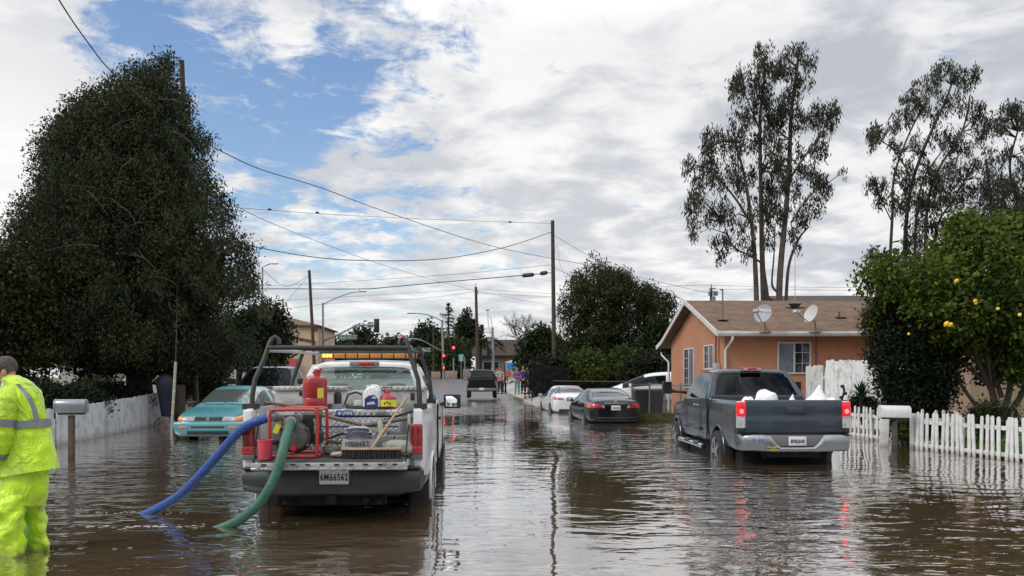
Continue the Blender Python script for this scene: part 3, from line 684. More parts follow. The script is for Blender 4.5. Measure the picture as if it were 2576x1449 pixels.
# bumper: chrome ends, sunken centre
q = MB(); rings = []
for x, zt, zb_, y in ((-1.0, .80, .56, .22), (-.985, .805, .54, .02), (-.90, .805, .525, -.14), (-.62, .805, .515, -.19), (-.46, .80, .505, -.20), (-.36, .66, .50, -.205), (-.28, .60, .50, -.205), (.28, .60, .50, -.205), (.36, .66, .50, -.205), (.46, .80, .505, -.20), (.62, .805, .515, -.19), (.90, .805, .525, -.14), (.985, .805, .54, .02), (1.0, .80, .56, .22)):
    m_ = (zt+zb_)/2; rings.append([Vector((x, y+.02, zt)), Vector((x, y, zt-.02)), Vector((x, y-.012, m_)), Vector((x, y+.01, zb_+.02)), Vector((x, y+.05, zb_)), Vector((x*.97, y+.14, zb_)), Vector((x*.97, y+.14, zt))])
q.loft(rings); bump_ = q.build('rear_bumper', mat('dull_chrome', (.34, .35, .37), .27, .9, dirt=.6, dirtcol=(.16, .15, .14), dscale=4), gt, ang=50)
q = MB(); q.box((0, -.14, .70), (.98, .10, .19)); q.build('bumper_step', mat('grey_step', (.13, .135, .14), .5), bump_, bevel=.02)
q = MB(); q.box((0, -.03, .795), (1.88, .24, .02)); q.build('bumper_pad', blackp, bump_, bevel=.006)
plate(gt, (.0, -.205, .70), '8F82640', size=.088)
yel = mat('yellow_sticker', (.62, .50, .03), .6)
q = MB(); q.box((-.42, -.222, .575), (.20, .004, .055)); st_ = q.build('bumper_sticker', yel, bump_); text('METR JPM', .042, ink, bump_, (-.42, -.228, .575), name='sticker_lettering', bold=.001)
q = MB(); q.box((-.74, -.185, .71), (.06, .01, .05)); q.box((-.62, -.208, .71), (.10, .006, .045)); q.build('small_sticker', mat('blue_sticker', (.10, .16, .32), .5), bump_)
q = MB(); q.box((0, .2, .46), (.9, .5, .10)); q.box((0, -.06, .50), (.08, .12, .08)); q.tube([(-.5, .1, .40), (-.2, .2, .42), (.3, .2, .42)], .04); q.box((0, 2.5, .50), (1.3, 3.4, .1)); q.box((0, 2.9, .33), (1.5, 4.9, .34)); q.tube([(-.8, 1.28, .40), (.8, 1.28, .40)], .07); q.tube([(.55, -.12, .47), (.55, 1.0, .47)], .035); q.build('chassis', well, gt, bevel=.01)  # long low box is added to darken the gap under the truck
wheel_part(gt, [(s*.90, y, .395) for s in (-1, 1) for y in D['ax']], .395, .27, 5)
# seams, handles, step, mirror, fender lip
q = MB()
for s in (-1, 1):
    for y in (2.62, 3.92): q.box((s*1.0, y, .98), (.008, .012, .74))
    q.box((s*1.0, 2.03, .95), (.02, .03, .84))
q.build('door_seam', well, gt)
for s in (-1, 1):
    for y in (2.78, 3.05): 
        q = MB(); q.box((s*1.015, y, 1.22), (.03, .17, .035)); q.build('door_handle', chrome, gt, bevel=.012)
    q = MB(); q.tube([(s*1.06, 2.05, .42), (s*1.06, 2.3, .43), (s*1.06, 3.9, .43), (s*1.06, 4.2, .42)], .055, 10); sb = q.build('step_bar', chrome, gt)
    q = MB(); [q.tube([(s*1.06, y, .45), (s*1.06, y+.35, .45)], .058, 10) for y in (2.4, 3.2)]; q.build('step_pad', blackp, sb)
    q = MB(); q.box((s*1.01, 3.25, .74), (.03, 1.35, .07)); q.build('side_moulding', grey, gt, bevel=.012)
    q = MB(); q.box((s*1.42, 3.92, 1.56), (.20, .13, .27)); q.bar((s*.97, 3.95, 1.46), (s*1.34, 3.95, 1.48), .07, .06); q.bar((s*.97, 3.95, 1.42), (s*1.34, 3.95, 1.53), .05, .03); mm = q.build('tow_mirror', blackp, gt, bevel=.03, seg=3, ang=60)
    q = MB(); q.box((s*1.42, 3.85, 1.585), (.16, .006, .19)); q.build('mirror_glass', mat('mirror_dark', (.1, .1, .1), .05, 1.0), mm)
    for ya in D['ax']: q = MB(); q.tube([(s*.985, ya+.49*math.cos(a), .40+.49*math.sin(a)) for a in [math.pi*i/12 for i in range(13)]], .016, 6); q.build('fender_lip', grey, gt)
    q = MB(); q.bar((s*.915, 2.98, 1.37), (s*.72, 2.98, 1.88), .07, .07); q.build('door_pillar', grey, gt)
q = MB(); q.tube([(.40, 4.4, 1.3), (.40, 4.45, 1.9)], .004, 5)
# sandbags in the grey truck's bed
bagm = mat('white_sack', (.78, .78, .80), .55, bump=.8, bscale=18, var=.08, vscale=6)
def sack(loc, size, seed, label, peak=0.0, m=None, group='white bags in the grey pickup bed'):
    b_ = MB(); n = 20; rs = []
    for i in range(1, n):
        t_ = math.pi*i/n; ring = []
        for k in range(28):
            a = 2*math.pi*k/28; r_ = math.sin(t_)**.8; z = -math.cos(t_)
            p = Vector((r_*math.cos(a), r_*math.sin(a), z)); f = 1+.16*mnoise.noise(p*2+Vector((seed, 0, 0)))+.05*mnoise.noise(p*7+Vector((seed, 3, 0)))+.03*abs(math.sin(a*9+seed))*max(z, 0)
            x_, y_, z_2 = p.x*size[0]*f, p.y*size[1]*f, (p.z*f)*size[2]
            if peak and z > .1: q_ = (z-.1)/.9; x_ *= 1-.85*q_; y_ *= 1-.85*q_; x_ += .25*q_*size[0]; z_2 += peak*q_**1.6
            ring.append(Vector((x_, y_, z_2)))
        rs.append(ring)
    b_.loft(rs); b_ = b_.build('sandbag', m or bagm, ang=80); b_.location = loc
    return tag(b_, label, 'sandbag', group)
G0 = Vector((4.86, 14.42, -.28))
sack(G0+Vector((-.30, .55, 1.20)), (.24, .22, .34), 2, 'round white bag showing above the tailgate near its middle')
sack(G0+Vector((-.63, .50, 1.20)), (.15, .14, .23), 5, 'low white bag barely showing above the tailgate, leftmost of the bags')
sack(G0+Vector((.13, .50, 1.22)), (.12, .14, .24), 8, 'small white knotted bag above the tailgate between the round one and the pointed one', .02)
sack(G0+Vector((.60, .62, 1.27)), (.30, .25, .20), 11, 'tall white bag rising to a point above the tailgate', .17)
sack(G0+Vector((.86, .52, 1.20)), (.11, .16, .22), 14, 'low white bag at the right rail beside the pointed bag')

# ===== dark pickup facing us behind the teal sedan
ram_m = mat('charcoal_paint', (.03, .032, .035), .2, coat=.9)
silver_m = mat('silver_paint', (.42, .43, .45), .28, .4, coat=.6)
rt_ = thing('pickup_truck', 'older dark pickup with a silver grille surround, facing us behind the teal sedan', 'pickup truck', (-7.95, 25.2, -.02), R(180-1))
# built nose forward (+y), origin at the nose
S = []
def st(y, w_, zb, zt, tw=.86): S.append((y, [(0, zb), (w_*.88, zb), (w_*.97, zb+.08), (w_, zb+.3), (w_, zt-.22), (w_*.985, zt-.08), (w_*.93, zt-.01), (w_*tw, zt+.03), (w_*.5, zt+.06), (0, zt+.07)]))
st(-5.4, .94, .55, 1.20); st(-5.3, .98, .5, 1.25); st(-3.4, 1.0, .5, 1.25); st(-1.9, 1.0, .5, 1.24); st(-1.35, 1.0, .5, 1.16); st(-.9, .99, .5, 1.10); st(-.45, .98, .5, 1.02); st(-.3, .96, .5, .95); st(-.12, .9, .52, .92)
cage(S, lambda i, k: 0, [silver_m, well], ['body', 'wheel_arch'], rt_, [(.72, -.98, .40, .50), (.72, -4.5, .40, .50)], sub=1)
# mid hood hump with the tall grille
q = MB(); q.loft([[Vector((x*s_, y, z+dz)) for x, z, dz in ((-.48, .70, 0), (-.47, z1_, 0), (-.3, z1_+.05, 0), (.3, z1_+.05, 0), (.47, z1_, 0), (.48, .70, 0))] for y, z1_, s_ in ((-1.6, 1.18, 1.1), (-.5, 1.14, 1.05), (-.1, 1.06, 1.0), (-.02, .98, .97))]); q.build('hood', ram_m, rt_, bevel=.02)
q = MB(); q.prism([(-.50, .72), (-.42, .66), (.42, .66), (.50, .72), (.50, 1.02), (.44, 1.08), (-.44, 1.08), (-.50, 1.02)], 'Y', -.1, .06); gs = q.build('grille_surround', mat('silver_trim', (.6, .61, .63), .25, .8), rt_, bevel=.02)
q = MB()
for sx in (-1, 1):
    for z in (.80, .95): q.box((sx*.225, .055, z), (.38, .03, .12))
g2 = q.build('grille_opening', blackp, gs, bevel=.01)
q = MB(); [q.box((sx*.225, .074, z), (.36, .008, .012)) for sx in (-1, 1) for z in (.77, .80, .83, .92, .95, .98)]; q.build('grille_bars', chrome, gs)
for s in (-1, 1):
    q = MB(); q.box((s*.70, -.10, .80), (.30, .10, .17)); q.build('headlight', clearlens, rt_, bevel=.03)
    mirror_part(rt_, s*1.0, -1.75, 1.40, s, blackp, big=1.25)
q = MB(); q.box((0, .06, .53), (1.9, .16, .22)); q.build('front_bumper', chrome, rt_, bevel=.04, seg=3)
RC = MB()
Cc_ = (-3.05, -2.95, -2.25, -1.55, 1.20, 1.88, .93, .70)
SIDEG[rt_.name] = dkglass
cab(rt_, ram_m, dkglass, Cc_)
wheel_part(rt_, [(s*.90, y, .39) for s in (-1, 1) for y in (-.98, -4.5)], .39, .26, 5)

# ===== dark SUV far down the street
sv = thing('suv', 'dark green boxy suv stopped where the water ends, tail towards us', 'suv', (PX(1212, 52), 52.0, PZ(1003, 52)+.02), R(2))
S = []; w = .93; H = 1.80
def st(y, wf, zb, sh, g, r, top): S.append((y, [(0, zb), (w*wf*.85, zb), (w*wf*.97, zb+.1), (w*wf, .75), (w*wf*.985, sh), g, r, (0, top)]))
st(0, .93, .46, 1.08, (w*.80, 1.12), (w*.6, 1.13), 1.14); st(.04, .98, .42, 1.12, (w*.86, 1.18), (w*.7, 1.2), 1.2)
st(.10, .99, .42, 1.12, (w*.86, 1.22), (w*.7, 1.23), 1.24); st(.28, .99, .42, 1.12, (w*.80, H-.14), (w*.66, H-.06), H-.04); st(.40, 1, .42, 1.12, (w*.79, H-.09), (w*.66, H-.01), H)
st(1.5, 1, .42, 1.12, (w*.79, H-.08), (w*.66, H), H+.02); st(1.6, 1, .42, 1.12, (w*.79, H-.08), (w*.66, H), H+.02); st(2.7, 1, .42, 1.1, (w*.78, H-.1), (w*.64, H-.03), H); st(3.4, 1, .42, 1.08, (w*.86, 1.14), (w*.7, 1.17), 1.18); st(4.3, .97, .44, 1.0, (w*.84, 1.05), (w*.7, 1.08), 1.09); st(4.65, .88, .5, .85, (w*.7, .9), (w*.6, .92), .93)
cage(S, lambda i, k: 1 if (i == 2 and k in (5, 6)) else 2 if (k == 4 and i in (4, 6, 7)) else 3 if (i == 7 and k in (5, 6)) else 0, [mat('dark_green_paint', (.008, .011, .010), .3, spec=.15), dkglass, dkglass, dkglass, well], ['body', 'rear_window', 'side_window', 'windshield', 'wheel_arch'], sv, [(.66, .95, .36, .42), (.66, 3.75, .36, .42)], sub=2)
wheel_part(sv, [(s*.83, y, .36) for s in (-1, 1) for y in (.95, 3.75)], .36, .24, 5)
q = MB(); q.box((0, -.02, .56), (1.78, .16, .17)); q.build('rear_bumper', mat('grey_bumper', (.16, .17, .18), .4), sv, bevel=.03)
for s in (-1, 1):
    q = MB(); q.box((s*.85, .03, .95), (.10, .08, .26)); q.build('tail_light', redlens, sv, bevel=.015)
    q = MB(); q.tube([(s*.62, .5, H+.03), (s*.62, .6, H+.07), (s*.62, 2.3, H+.07), (s*.62, 2.4, H+.03)], .015, 6); q.build('roof_rail', silver_m, sv)
    mirror_part(sv, s*.93, 3.0, 1.2, s, blackp)
plate(sv, (0, -.105, .58), None)

# ===== white van behind the chain-link fence (nose to the left)
vn = thing('minivan', 'white minivan behind the chain-link fence, half hidden by the orange house', 'minivan', (6.35, 38.2, .14), R(83))
S = []; w = .92; H = 1.62
def st(y, wf, zb, sh, g, r, top): S.append((y, [(0, zb), (w*wf*.85, zb), (w*wf*.97, zb+.1), (w*wf, .65), (w*wf*.985, sh), g, r, (0, top)]))
st(-2.3, .9, .34, 1.0, (w*.8, 1.1), (w*.6, 1.1), 1.12); st(-2.2, .98, .28, 1.02, (w*.82, 1.3), (w*.66, 1.34), 1.35); st(-2.0, 1, .26, 1.02, (w*.78, H-.1), (w*.64, H-.03), H); st(-.9, 1, .26, 1.0, (w*.78, H-.06), (w*.64, H), H+.02); st(-.82, 1, .26, 1.0, (w*.78, H-.06), (w*.64, H), H+.02)
st(.35, 1, .26, .96, (w*.76, H-.10), (w*.62, H-.05), H-.02); st(1.35, .99, .26, .90, (w*.84, .99), (w*.66, 1.04), 1.06); st(2.0, .95, .28, .76, (w*.78, .82), (w*.6, .86), .88); st(2.32, .84, .33, .58, (w*.62, .64), (w*.5, .66), .67)
cage(S, lambda i, k: 1 if (i == 5 and k in (5, 6)) else 2 if (k == 4 and i in (2, 4, 5)) else 3 if (i == 0 and k in (5, 6)) else 0, [white_paint, dkglass, dkglass, dkglass, well], ['body', 'windshield', 'side_window', 'rear_window', 'wheel_arch'], vn, [(.66, -1.4, .33, .38), (.66, 1.35, .33, .38)], sub=2)
wheel_part(vn, [(s*.82, y, .33) for s in (-1, 1) for y in (-1.4, 1.35)], .33, .21, 5)
for s in (-1, 1):
    lens_on(vn, 'headlight', [(s*.5, 2.2, .62), (s*.5, 2.17, .74), (s*.8, 1.9, .80), (s*.82, 1.95, .66)], clearlens, thick=.02); mirror_part(vn, s*.92, .95, 1.02, s, white_paint)
# ================================================================ the white work truck
wpt = mat('worn_white_paint', (.66, .67, .68), .32, coat=.5, var=.05, vscale=2, dirt=.55, dirtcol=(.24, .22, .19), dscale=1.6)
mudline(wpt, .40, .85, (.20, .17, .13), .6)
rackm = mat('rack_steel', (.035, .035, .036), .5, .3, var=.4, vscale=7, dirt=.4, dirtcol=(.12, .08, .06), dscale=5)
TY = 8.92
wt = thing('pickup_truck', 'white work pickup full of tools, tailgate down, black ladder rack and amber light bar', 'pickup truck', (-1.905, TY, -.30), R(2.2))
D = dict(open=True, w=.995, L=5.3, zb=.60, zr=1.47, bed0=0, bed1=2.10, floor=.93, hood=1.30, rr=.40, ax=(1.15, 4.35), az=-.0, ag=.10, cowl=3.75, wt=.05)
truck_body(wt, wpt, D)
wheel_part(wt, [(s*.86, y, .40) for s in (-1, 1) for y in D['ax']], .40, .27, 5)
wg = glassmat('greenish_glass', (.68, .84, .80), .90)
SIDEG[wt.name] = wg
roof, rw = cab(wt, wpt, wg, (2.20, 2.42, 3.15, 3.85, 1.46, 2.015, .91, .70))
text('777', .05, plate_m, rw, (.48, 2.345, 1.875), name='window_number')
q = MB(); q.box((0, 2.37, 1.985), (.40, .05, .07)); hl = q.build('high_brake_light', mat('smoke_lens', (.2, .2, .21), .3), wt, bevel=.02, seg=3)
q = MB(); q.box((.03, 2.345, 1.985), (.20, .02, .05)); q.build('red_segment', redlens, hl, bevel=.006)
seatm = mat('seat_vinyl', (.10, .11, .12), .8)
q = MB(); q.box((-.02, 2.72, 1.30), (1.5, .2, .55)); [q.box((s*.40, 2.72, 1.64), (.28, .11, .16)) for s in (-1, 1)]; q.build('bench_seat', seatm, wt, bevel=.05, seg=3)
q = MB(); q.box((0, 3.45, 1.38), (1.7, .35, .16)); q.build('dashboard', blackp, wt, bevel=.04)
q = MB(); q.lathe([(.17, 0), (.19, .012), (.17, .024), (.155, .012), (.17, 0)], 28, (-.42, 3.15, 1.48), 'Y', cap=False); q.build('steering_wheel', blackp, wt)
q = MB(); q.box((.12, 3.12, 1.82), (.26, .03, .07)); q.build('interior_mirror', mat('mirror_back', (.05, .05, .055), .3), wt, bevel=.012)
q = MB(); q.box((0, 2.15, 1.20), (1.86, .04, .62)); q.box((0, 3.9, 1.2), (1.86, .04, .5)); q.box((0, 3.0, .72), (1.8, 1.6, .05)); q.build('cab_wall', wpt, wt)
# tail posts and lights
dred = mat('dark_red_lens', (.22, .010, .014), .18, coat=.7, var=.2, vscale=25)
for s in (-1, 1):
    q = MB(); q.box((s*.90, .045, 1.11), (.10, .17, .70)); q.build('corner_post', wpt, wt, bevel=.02, seg=3)
    q = MB(); q.box((s*.885, -.035, 1.13), (.13, .06, .35)); tlb = q.build('tail_light', dred, wt, bevel=.018, seg=3)
    q = MB(); q.box((s*.885, -.045, 1.03), (.132, .062, .075)); q.build('lower_lens', redlens, tlb, bevel=.006)
    q = MB(); q.box((s*.885, -.04, .955), (.128, .06, .055)); q.build('reverse_lens', mat('smoke_clear', (.13, .13, .14), .2), tlb, bevel=.006)
    q = MB(); q.tube([(s*.99, 1.15+.50*math.cos(a), .41+.50*math.sin(a)) for a in [math.pi*i/12 for i in range(13)]], .018, 6); q.build('fender_lip', wpt, wt)
    q = MB(); q.box((s*.80, .02, 1.13), (.03, .05, .56)); q.build('bed_end_channel', mat('bare_zinc', (.42, .42, .41), .4, .7), wt, bevel=.006)
# bed liner floor, lowered tailgate
q = MB(); q.box((0, 1.05, .945), (1.70, 2.05, .03)); q.build('bed_liner', mat('bed_liner_grey', (.06, .058, .055), .8, dirt=.7, dirtcol=(.16, .14, .12), dscale=6), wt)
worn = mat('worn_edge_metal', (.40, .40, .39), .45, .5, dirt=.9, dirtcol=(.07, .06, .05), dscale=14)
q = MB(); q.box((.05, -.27, .905), (1.53, .52, .075)); tgw = q.build('tailgate', wpt, wt, bevel=.015)
q = MB(); q.box((.05, -.27, .952), (1.46, .46, .014)); [q.box((.05, -.08-.06*i, .962), (1.42, .02, .012)) for i in range(7)]; q.build('tailgate_liner', mat('bed_liner_grey', (0, 0, 0)), tgw, bevel=.003)
q = MB(); q.box((.05, -.533, .912), (1.56, .03, .062)); [q.box((-.66+.118*i, -.552, .90), (.05, .012, .012)) for i in range(13)]; q.tube([(-.73, -.54, .885), (.83, -.54, .885)], .016, 6); q.build('tailgate_edge', worn, tgw, bevel=.005)
q = MB(); [q.box((-.60+.145*i, -.552, .928), (.045, .012, .014)) for i in range(10)]; q.build('tailgate_slots', well, tgw)
for ps in ([(.81, -.50, .93), (.80, -.25, 1.12), (.80, .0, 1.30)], [(-.71, -.50, .93), (-.80, .0, 1.30)]): q = MB(); q.tube(ps, .008, 6); q.build('tailgate_strap', well, tgw)
# bumper
bm_ = mat('dark_steel_bumper', (.045, .05, .054), .42, .4, dirt=.6, dirtcol=(.10, .09, .08), dscale=4)
q = MB(); rings = []
for x, zt, zb_, y in ((-.97, .84, .70, .35), (-.965, .84, .66, .06), (-.93, .84, .60, -.12), (-.70, .83, .56, -.17), (-.3, .83, .55, -.18), (.3, .83, .55, -.18), (.70, .83, .56, -.17), (.93, .84, .60, -.12), (.965, .84, .66, .06), (.97, .84, .70, .35)):
    rings.append([Vector((x, y+.03, zt)), Vector((x, y, zt-.03)), Vector((x, y-.015, zt-.12)), Vector((x, y+.01, zb_+.03)), Vector((x, y+.06, zb_)), Vector((x*.96, y+.15, zb_)), Vector((x*.96, y+.15, zt))])
q.loft(rings); wb_ = q.build('rear_bumper', bm_, wt, ang=45)
q = MB(); q.box((.04, -.17, .77), (.36, .06, .22)); q.box((0, -.06, .848), (1.86, .2, .016)); q.build('bumper_pad', blackp, wb_, bevel=.015)
pl = plate(wt, (.04, -.207, .765), '6M66562', size=.10)
q = MB(); q.box((.10, -.0055, .062), (.03, .003, .016)); q.build('plate_tag', amberlens, pl)
q = MB(); q.box((0, -.02, .52), (.10, .30, .09)); q.box((0, .1, .50), (1.1, .12, .14)); q.tube([(.35, -.1, .50), (.35, 1.1, .50)], .04); q.box((0, 2.6, .55), (1.3, 4.6, .14)); q.tube([(-.8, 1.15, .40), (.8, 1.15, .40)], .09); q.box((.0, 1.1, .42), (.3, .3, .26)); q.box((-.42, .5, .52), (.45, .6, .22)); q.tube([(-.5, -.1, .48), (-.3, .2, .43), (.3, .2, .43), (.5, -.1, .48)], .025); q.build('chassis', well, wt, bevel=.01)
q = MB()
for s in (-1, 1):
    for y in (2.32, 3.62): q.box((s*1.0, y, 1.05), (.008, .014, .80))
    q.box((s*1.0, 2.13, 1.03), (.02, .03, .85))
q.build('door_seam', well, wt)
for s in (-1, 1):
    q = MB(); q.box((s*1.012, 2.5, 1.25), (.03, .16, .04)); q.build('door_handle', blackp, wt, bevel=.01)
    q = MB(); q.box((s*1.15, 3.45, 1.45), (.25, .14, .21)); q.bar((s*.92, 3.45, 1.40), (s*1.06, 3.45, 1.42), .06, .05); mm = q.build('side_mirror', blackp, wt, bevel=.065, seg=4, ang=60)
    q = MB(); q.box((s*1.15-.01, 3.37, 1.45), (.165, .006, .155), (R(-9), 0, R(6))); q.build('mirror_glass', mat('mirror_silver', (.85, .88, .88), .01, 1.0), mm, bevel=.002)
# ladder rack
q = MB(); rt2 = .0265
for s in (-1, 1):
    q2 = MB()
    pts = [(s*.905, .16, 1.47), (s*.905, .17, 1.60), (s*.885, .20, 1.78), (s*.805, .27, 2.0), (s*.76, .31, 2.165), (s*.74, .34, 2.225), (s*.71, .37, 2.25), (s*.675, .37, 2.225), (s*.665, .36, 2.17)]
    q2.tube(pts, rt2, 10); q2.box((s*.915, .16, 1.49), (.13, .22, .06)); q2.build('rack_post', rackm, wt)
    q3 = MB(); q3.tube([(s*.775, .28, 2.10), (s*.76, 1.2, 2.12), (s*.75, 2.4, 2.135), (s*.74, 3.1, 2.14)], .022, 8); q3.build('rack_side_rail', rackm if s > 0 else mat('bare_steel', (.45, .43, .41), .4, .8), wt)
    q4 = MB(); q4.tube([(s*.93, 2.05, 1.47), (s*.90, 2.08, 1.75), (s*.77, 2.12, 2.14), (s*.75, 2.12, 2.22)], rt2, 10); q4.box((s*.92, 2.05, 1.49), (.12, .2, .06)); q4.build('rack_post', rackm, wt)
q.tube([(-.775, .29, 2.13), (.775, .29, 2.13)], rt2, 10); q.build('rack_crossbar', rackm, wt)
q = MB(); q.tube([(-.77, 2.12, 2.175), (.77, 2.12, 2.175)], rt2*.85, 10); q.build('rack_crossbar', rackm, wt)
q = MB(); q.tube([(-.75, 3.1, 2.17), (.75, 3.1, 2.17)], rt2*.8, 10); q.build('rack_crossbar', rackm, wt)
q = MB(); q.tube([(.80, 1.3, 1.49), (.78, 1.32, 1.9), (.77, 1.2, 2.12)], .012, 6); q.tube([(.84, 1.9, 1.62), (.88, 1.8, 1.72), (.92, 1.85, 1.62), (.90, 1.9, 1.52)], .012, 6); q.build('bungee_hook', blackp, wt)
# amber light bar on the roof
q = MB(); q.box((.06, 2.62, 2.10), (1.34, .12, .08)); lb = q.build('light_bar', blackp, wt, bevel=.012)
for i in range(8):
    x = -.53+.165*i; lit = i == 0
    q = MB(); q.box((x, 2.555, 2.10), (.15, .022, .062))
    q.build('amber_module' if not lit else 'lit_module', mat('amber_module', (.50, .19, .015), .3, coat=.4, bump=.5, bscale=60) if not lit else mat('lit_red_housing', (.6, .03, .01), .3, emit=(1, .06, .01), estr=.9), lb, bevel=.006)
for i in range(3):
    q = MB(); q.ball((-.575+.045*i, 2.545, 2.10), (.021, .008, .022), 6); q.build('lit_lamp', mat('lit_amber', (1, .5, .05), .3, emit=(1, .42, .03), estr=7), lb)

# ---------- what it carries (world positions follow the truck's own axes)
TM = Matrix.Translation(wt.location) @ Matrix.Rotation(R(2.2), 4, 'Z')
def T(x, y, z): return TM @ Vector((x, y, z))
def on_truck(name, label, cat, x, y, z, rz=0, group=None): return thing(name, label, cat, T(x, y, z), R(2.2)+rz, group)
def treadmat(name, base, dk):
    """diamond tread plate: raised lozenges in alternating directions"""
    if name in MATS: return MATS[name]
    m = mat(name, base, .34, .85, var=.12, vscale=5, dirt=.5, dirtcol=dk, dscale=4); nt = m.node_tree; N = nt.nodes; L = nt.links; b = N['Principled BSDF']
    tc = N.new('ShaderNodeTexCoord'); sp = N.new('ShaderNodeSeparateXYZ'); L.new(tc.outputs['Object'], sp.inputs[0])
    def mt(op, a, b_=None):
        n = N.new('ShaderNodeMath'); n.operation = op
        for i, v in enumerate((a, b_)):
            if v is None: continue
            if isinstance(v, (int, float)): n.inputs[i].default_value = v
            else: L.new(v, n.inputs[i])
        return n.outputs[0]
    X = sp.outputs[0]; Y = mt('ADD', sp.outputs[1], sp.outputs[2]); f = 15.
    a = mt('MULTIPLY', mt('ADD', X, Y), f); c = mt('MULTIPLY', mt('SUBTRACT', X, Y), f)
    fa = mt('SUBTRACT', mt('FRACT', a), .5); fc = mt('SUBTRACT', mt('FRACT', c), .5)
    ck = mt('MODULO', mt('ABSOLUTE', mt('ADD', mt('FLOOR', a), mt('FLOOR', c))), 2.)
    e1 = mt('ADD', mt('POWER', mt('DIVIDE', fa, .48), 2.), mt('POWER', mt('DIVIDE', fc, .16), 2.))
    e2 = mt('ADD', mt('POWER', mt('DIVIDE', fa, .16), 2.), mt('POWER', mt('DIVIDE', fc, .48), 2.))
    mx = N.new('ShaderNodeMix'); L.new(ck, mx.inputs['Factor']); L.new(e1, mx.inputs['A']); L.new(e2, mx.inputs['B'])
    h = mt('LESS_THAN', mx.outputs['Result'], 1.0)
    mr = N.new('ShaderNodeMapRange'); mr.inputs[1].default_value = 1.2; mr.inputs[2].default_value = .4; L.new(mx.outputs['Result'], mr.inputs['Value'])
    bp = N.new('ShaderNodeBump'); bp.inputs['Strength'].default_value = 1; bp.inputs['Distance'].default_value = .006; L.new(mr.outputs[0], bp.inputs['Height']); L.new(bp.outputs[0], b.inputs['Normal'])
    return m
tread = treadmat('tread_plate', (.62, .63, .65), (.25, .24, .22)); whitebox = mat('white_steel_box', (.50, .50, .48), .45, dirt=.8, dirtcol=(.22, .20, .17), dscale=5)
tread2 = treadmat('dull_tread_plate', (.50, .50, .47), (.22, .20, .17))
# far, white crossover box on the bed rails
bx = on_truck('toolbox', 'wide off-white toolbox lying across the bed rails under the rear window', 'toolbox', -.06, 1.72, 1.465)
q = MB(); q.box((0, 0, .085), (1.86, .46, .17)); q.build('box_body', whitebox, bx, bevel=.012)
for s, ln in ((-1, .92), (1, .70)):
    q = MB(); q.box((s*(.95-ln/2), -.01, .20), (ln, .50, .055)); q.build('lid', tread2, bx, bevel=.012)
q = MB(); q.box((-.60, -.235, .135), (.05, .02, .05)); q.box((.78, -.235, .10), (.05, .03, .09)); q.build('latch', blackp, bx, bevel=.004)
# near, bright tread plate chest
TB = 1.06
bx = on_truck('toolbox', 'bright diamond plate chest in the bed behind the pump, blue plate on its front', 'toolbox', -.04, TB, .96)
q = MB(); q.prism([(-.24, 0), (-.24, .385), (.24, .385), (.24, 0)], 'X', -.66, .66); q.build('box_body', tread, bx, bevel=.008)
q = MB(); q.box((0, -.01, .43), (1.36, .52, .075)); q.build('lid', tread, bx, bevel=.014)
q = MB(); q.box((.03, -.276, .425), (.195, .006, .07)); bd = q.build('maker_plate', mat('badge_blue', (.015, .07, .34), .4), bx, bevel=.002)
text('UWS', .05, plate_m, bd, (.06, -.281, .424), name='maker_lettering', bold=.003)
q = MB(); q.lathe([(.018, 0), (.018, .006), (.006, .008)], 14, (-.03, -.284, .425), 'Y'); q.build('maker_emblem', plate_m, bd)
q = MB(); q.box((.46, -.275, .425), (.10, .012, .062)); q.build('latch', mat('latch_steel', (.3, .3, .3), .4, .9), bx, bevel=.004)
q = MB(); q.box((0, -.243, .27), (1.30, .006, .01)); q.box((0, -.243, .385), (1.30, .006, .012)); q.build('seam', well, bx)
TOP = .96+.47
# red round fuel can
redp = mat('can_red', (.36, .018, .022), .35, var=.12, vscale=6, coat=.4, dirt=.35, dirtcol=(.16, .03, .03), dscale=5)
cn = on_truck('fuel_can', 'large round red metal fuel can with yellow label on the bright toolbox', 'fuel can', -.39, .97, TOP)
q = MB(); q.lathe([(.140, 0), (.144, .01), (.144, .12), (.140, .128), (.144, .136), (.144, .30), (.141, .335), (.128, .368), (.07, .392), (.05, .396)], 36); q.build('can_body', redp, cn, ang=35)
q = MB(); q.lathe([(.034, .39), (.034, .44), (.042, .445), (.042, .462), (.02, .475)], 16, (.03, 0, 0)); q.bar((.03, 0, .43), (.09, -.01, .475), .035, .03); q.bar((.0, 0, .40), (-.02, 0, .44), .02, .02); q.build('spout', redp, cn)
q = MB(); q.add([Vector((.1455*math.sin(a), -.1455*math.cos(a), z)) for z in (.13, .25) for a in [R(22+8*i) for i in range(5)]], [(i, i+1, i+6, i+5) for i in range(4)]); q.build('warning_label', mat('label_yellow', (.75, .68, .04), .5), cn)
# tin bowl behind the can
q = MB(); q.lathe([(.09, 0), (.10, .05), (.105, .055), (.095, .055), (.085, .006)], 24); bw = q.build('tin_bowl', mat('galvanised', (.4, .4, .4), .4, .8)); bw.location = T(-.18, 1.12, TOP); tag(bw, 'grey tin bowl beside the large red can', 'bowl')
q = MB(); q.lathe([(.045, 0), (.05, .10), (.035, .14), (.02, .16)], 16); bw = q.build('dark_bottle', blackp); bw.location = T(-.15, 1.14, TOP+.057); tag(bw, 'dark plastic bottle standing in the tin bowl', 'bottle')
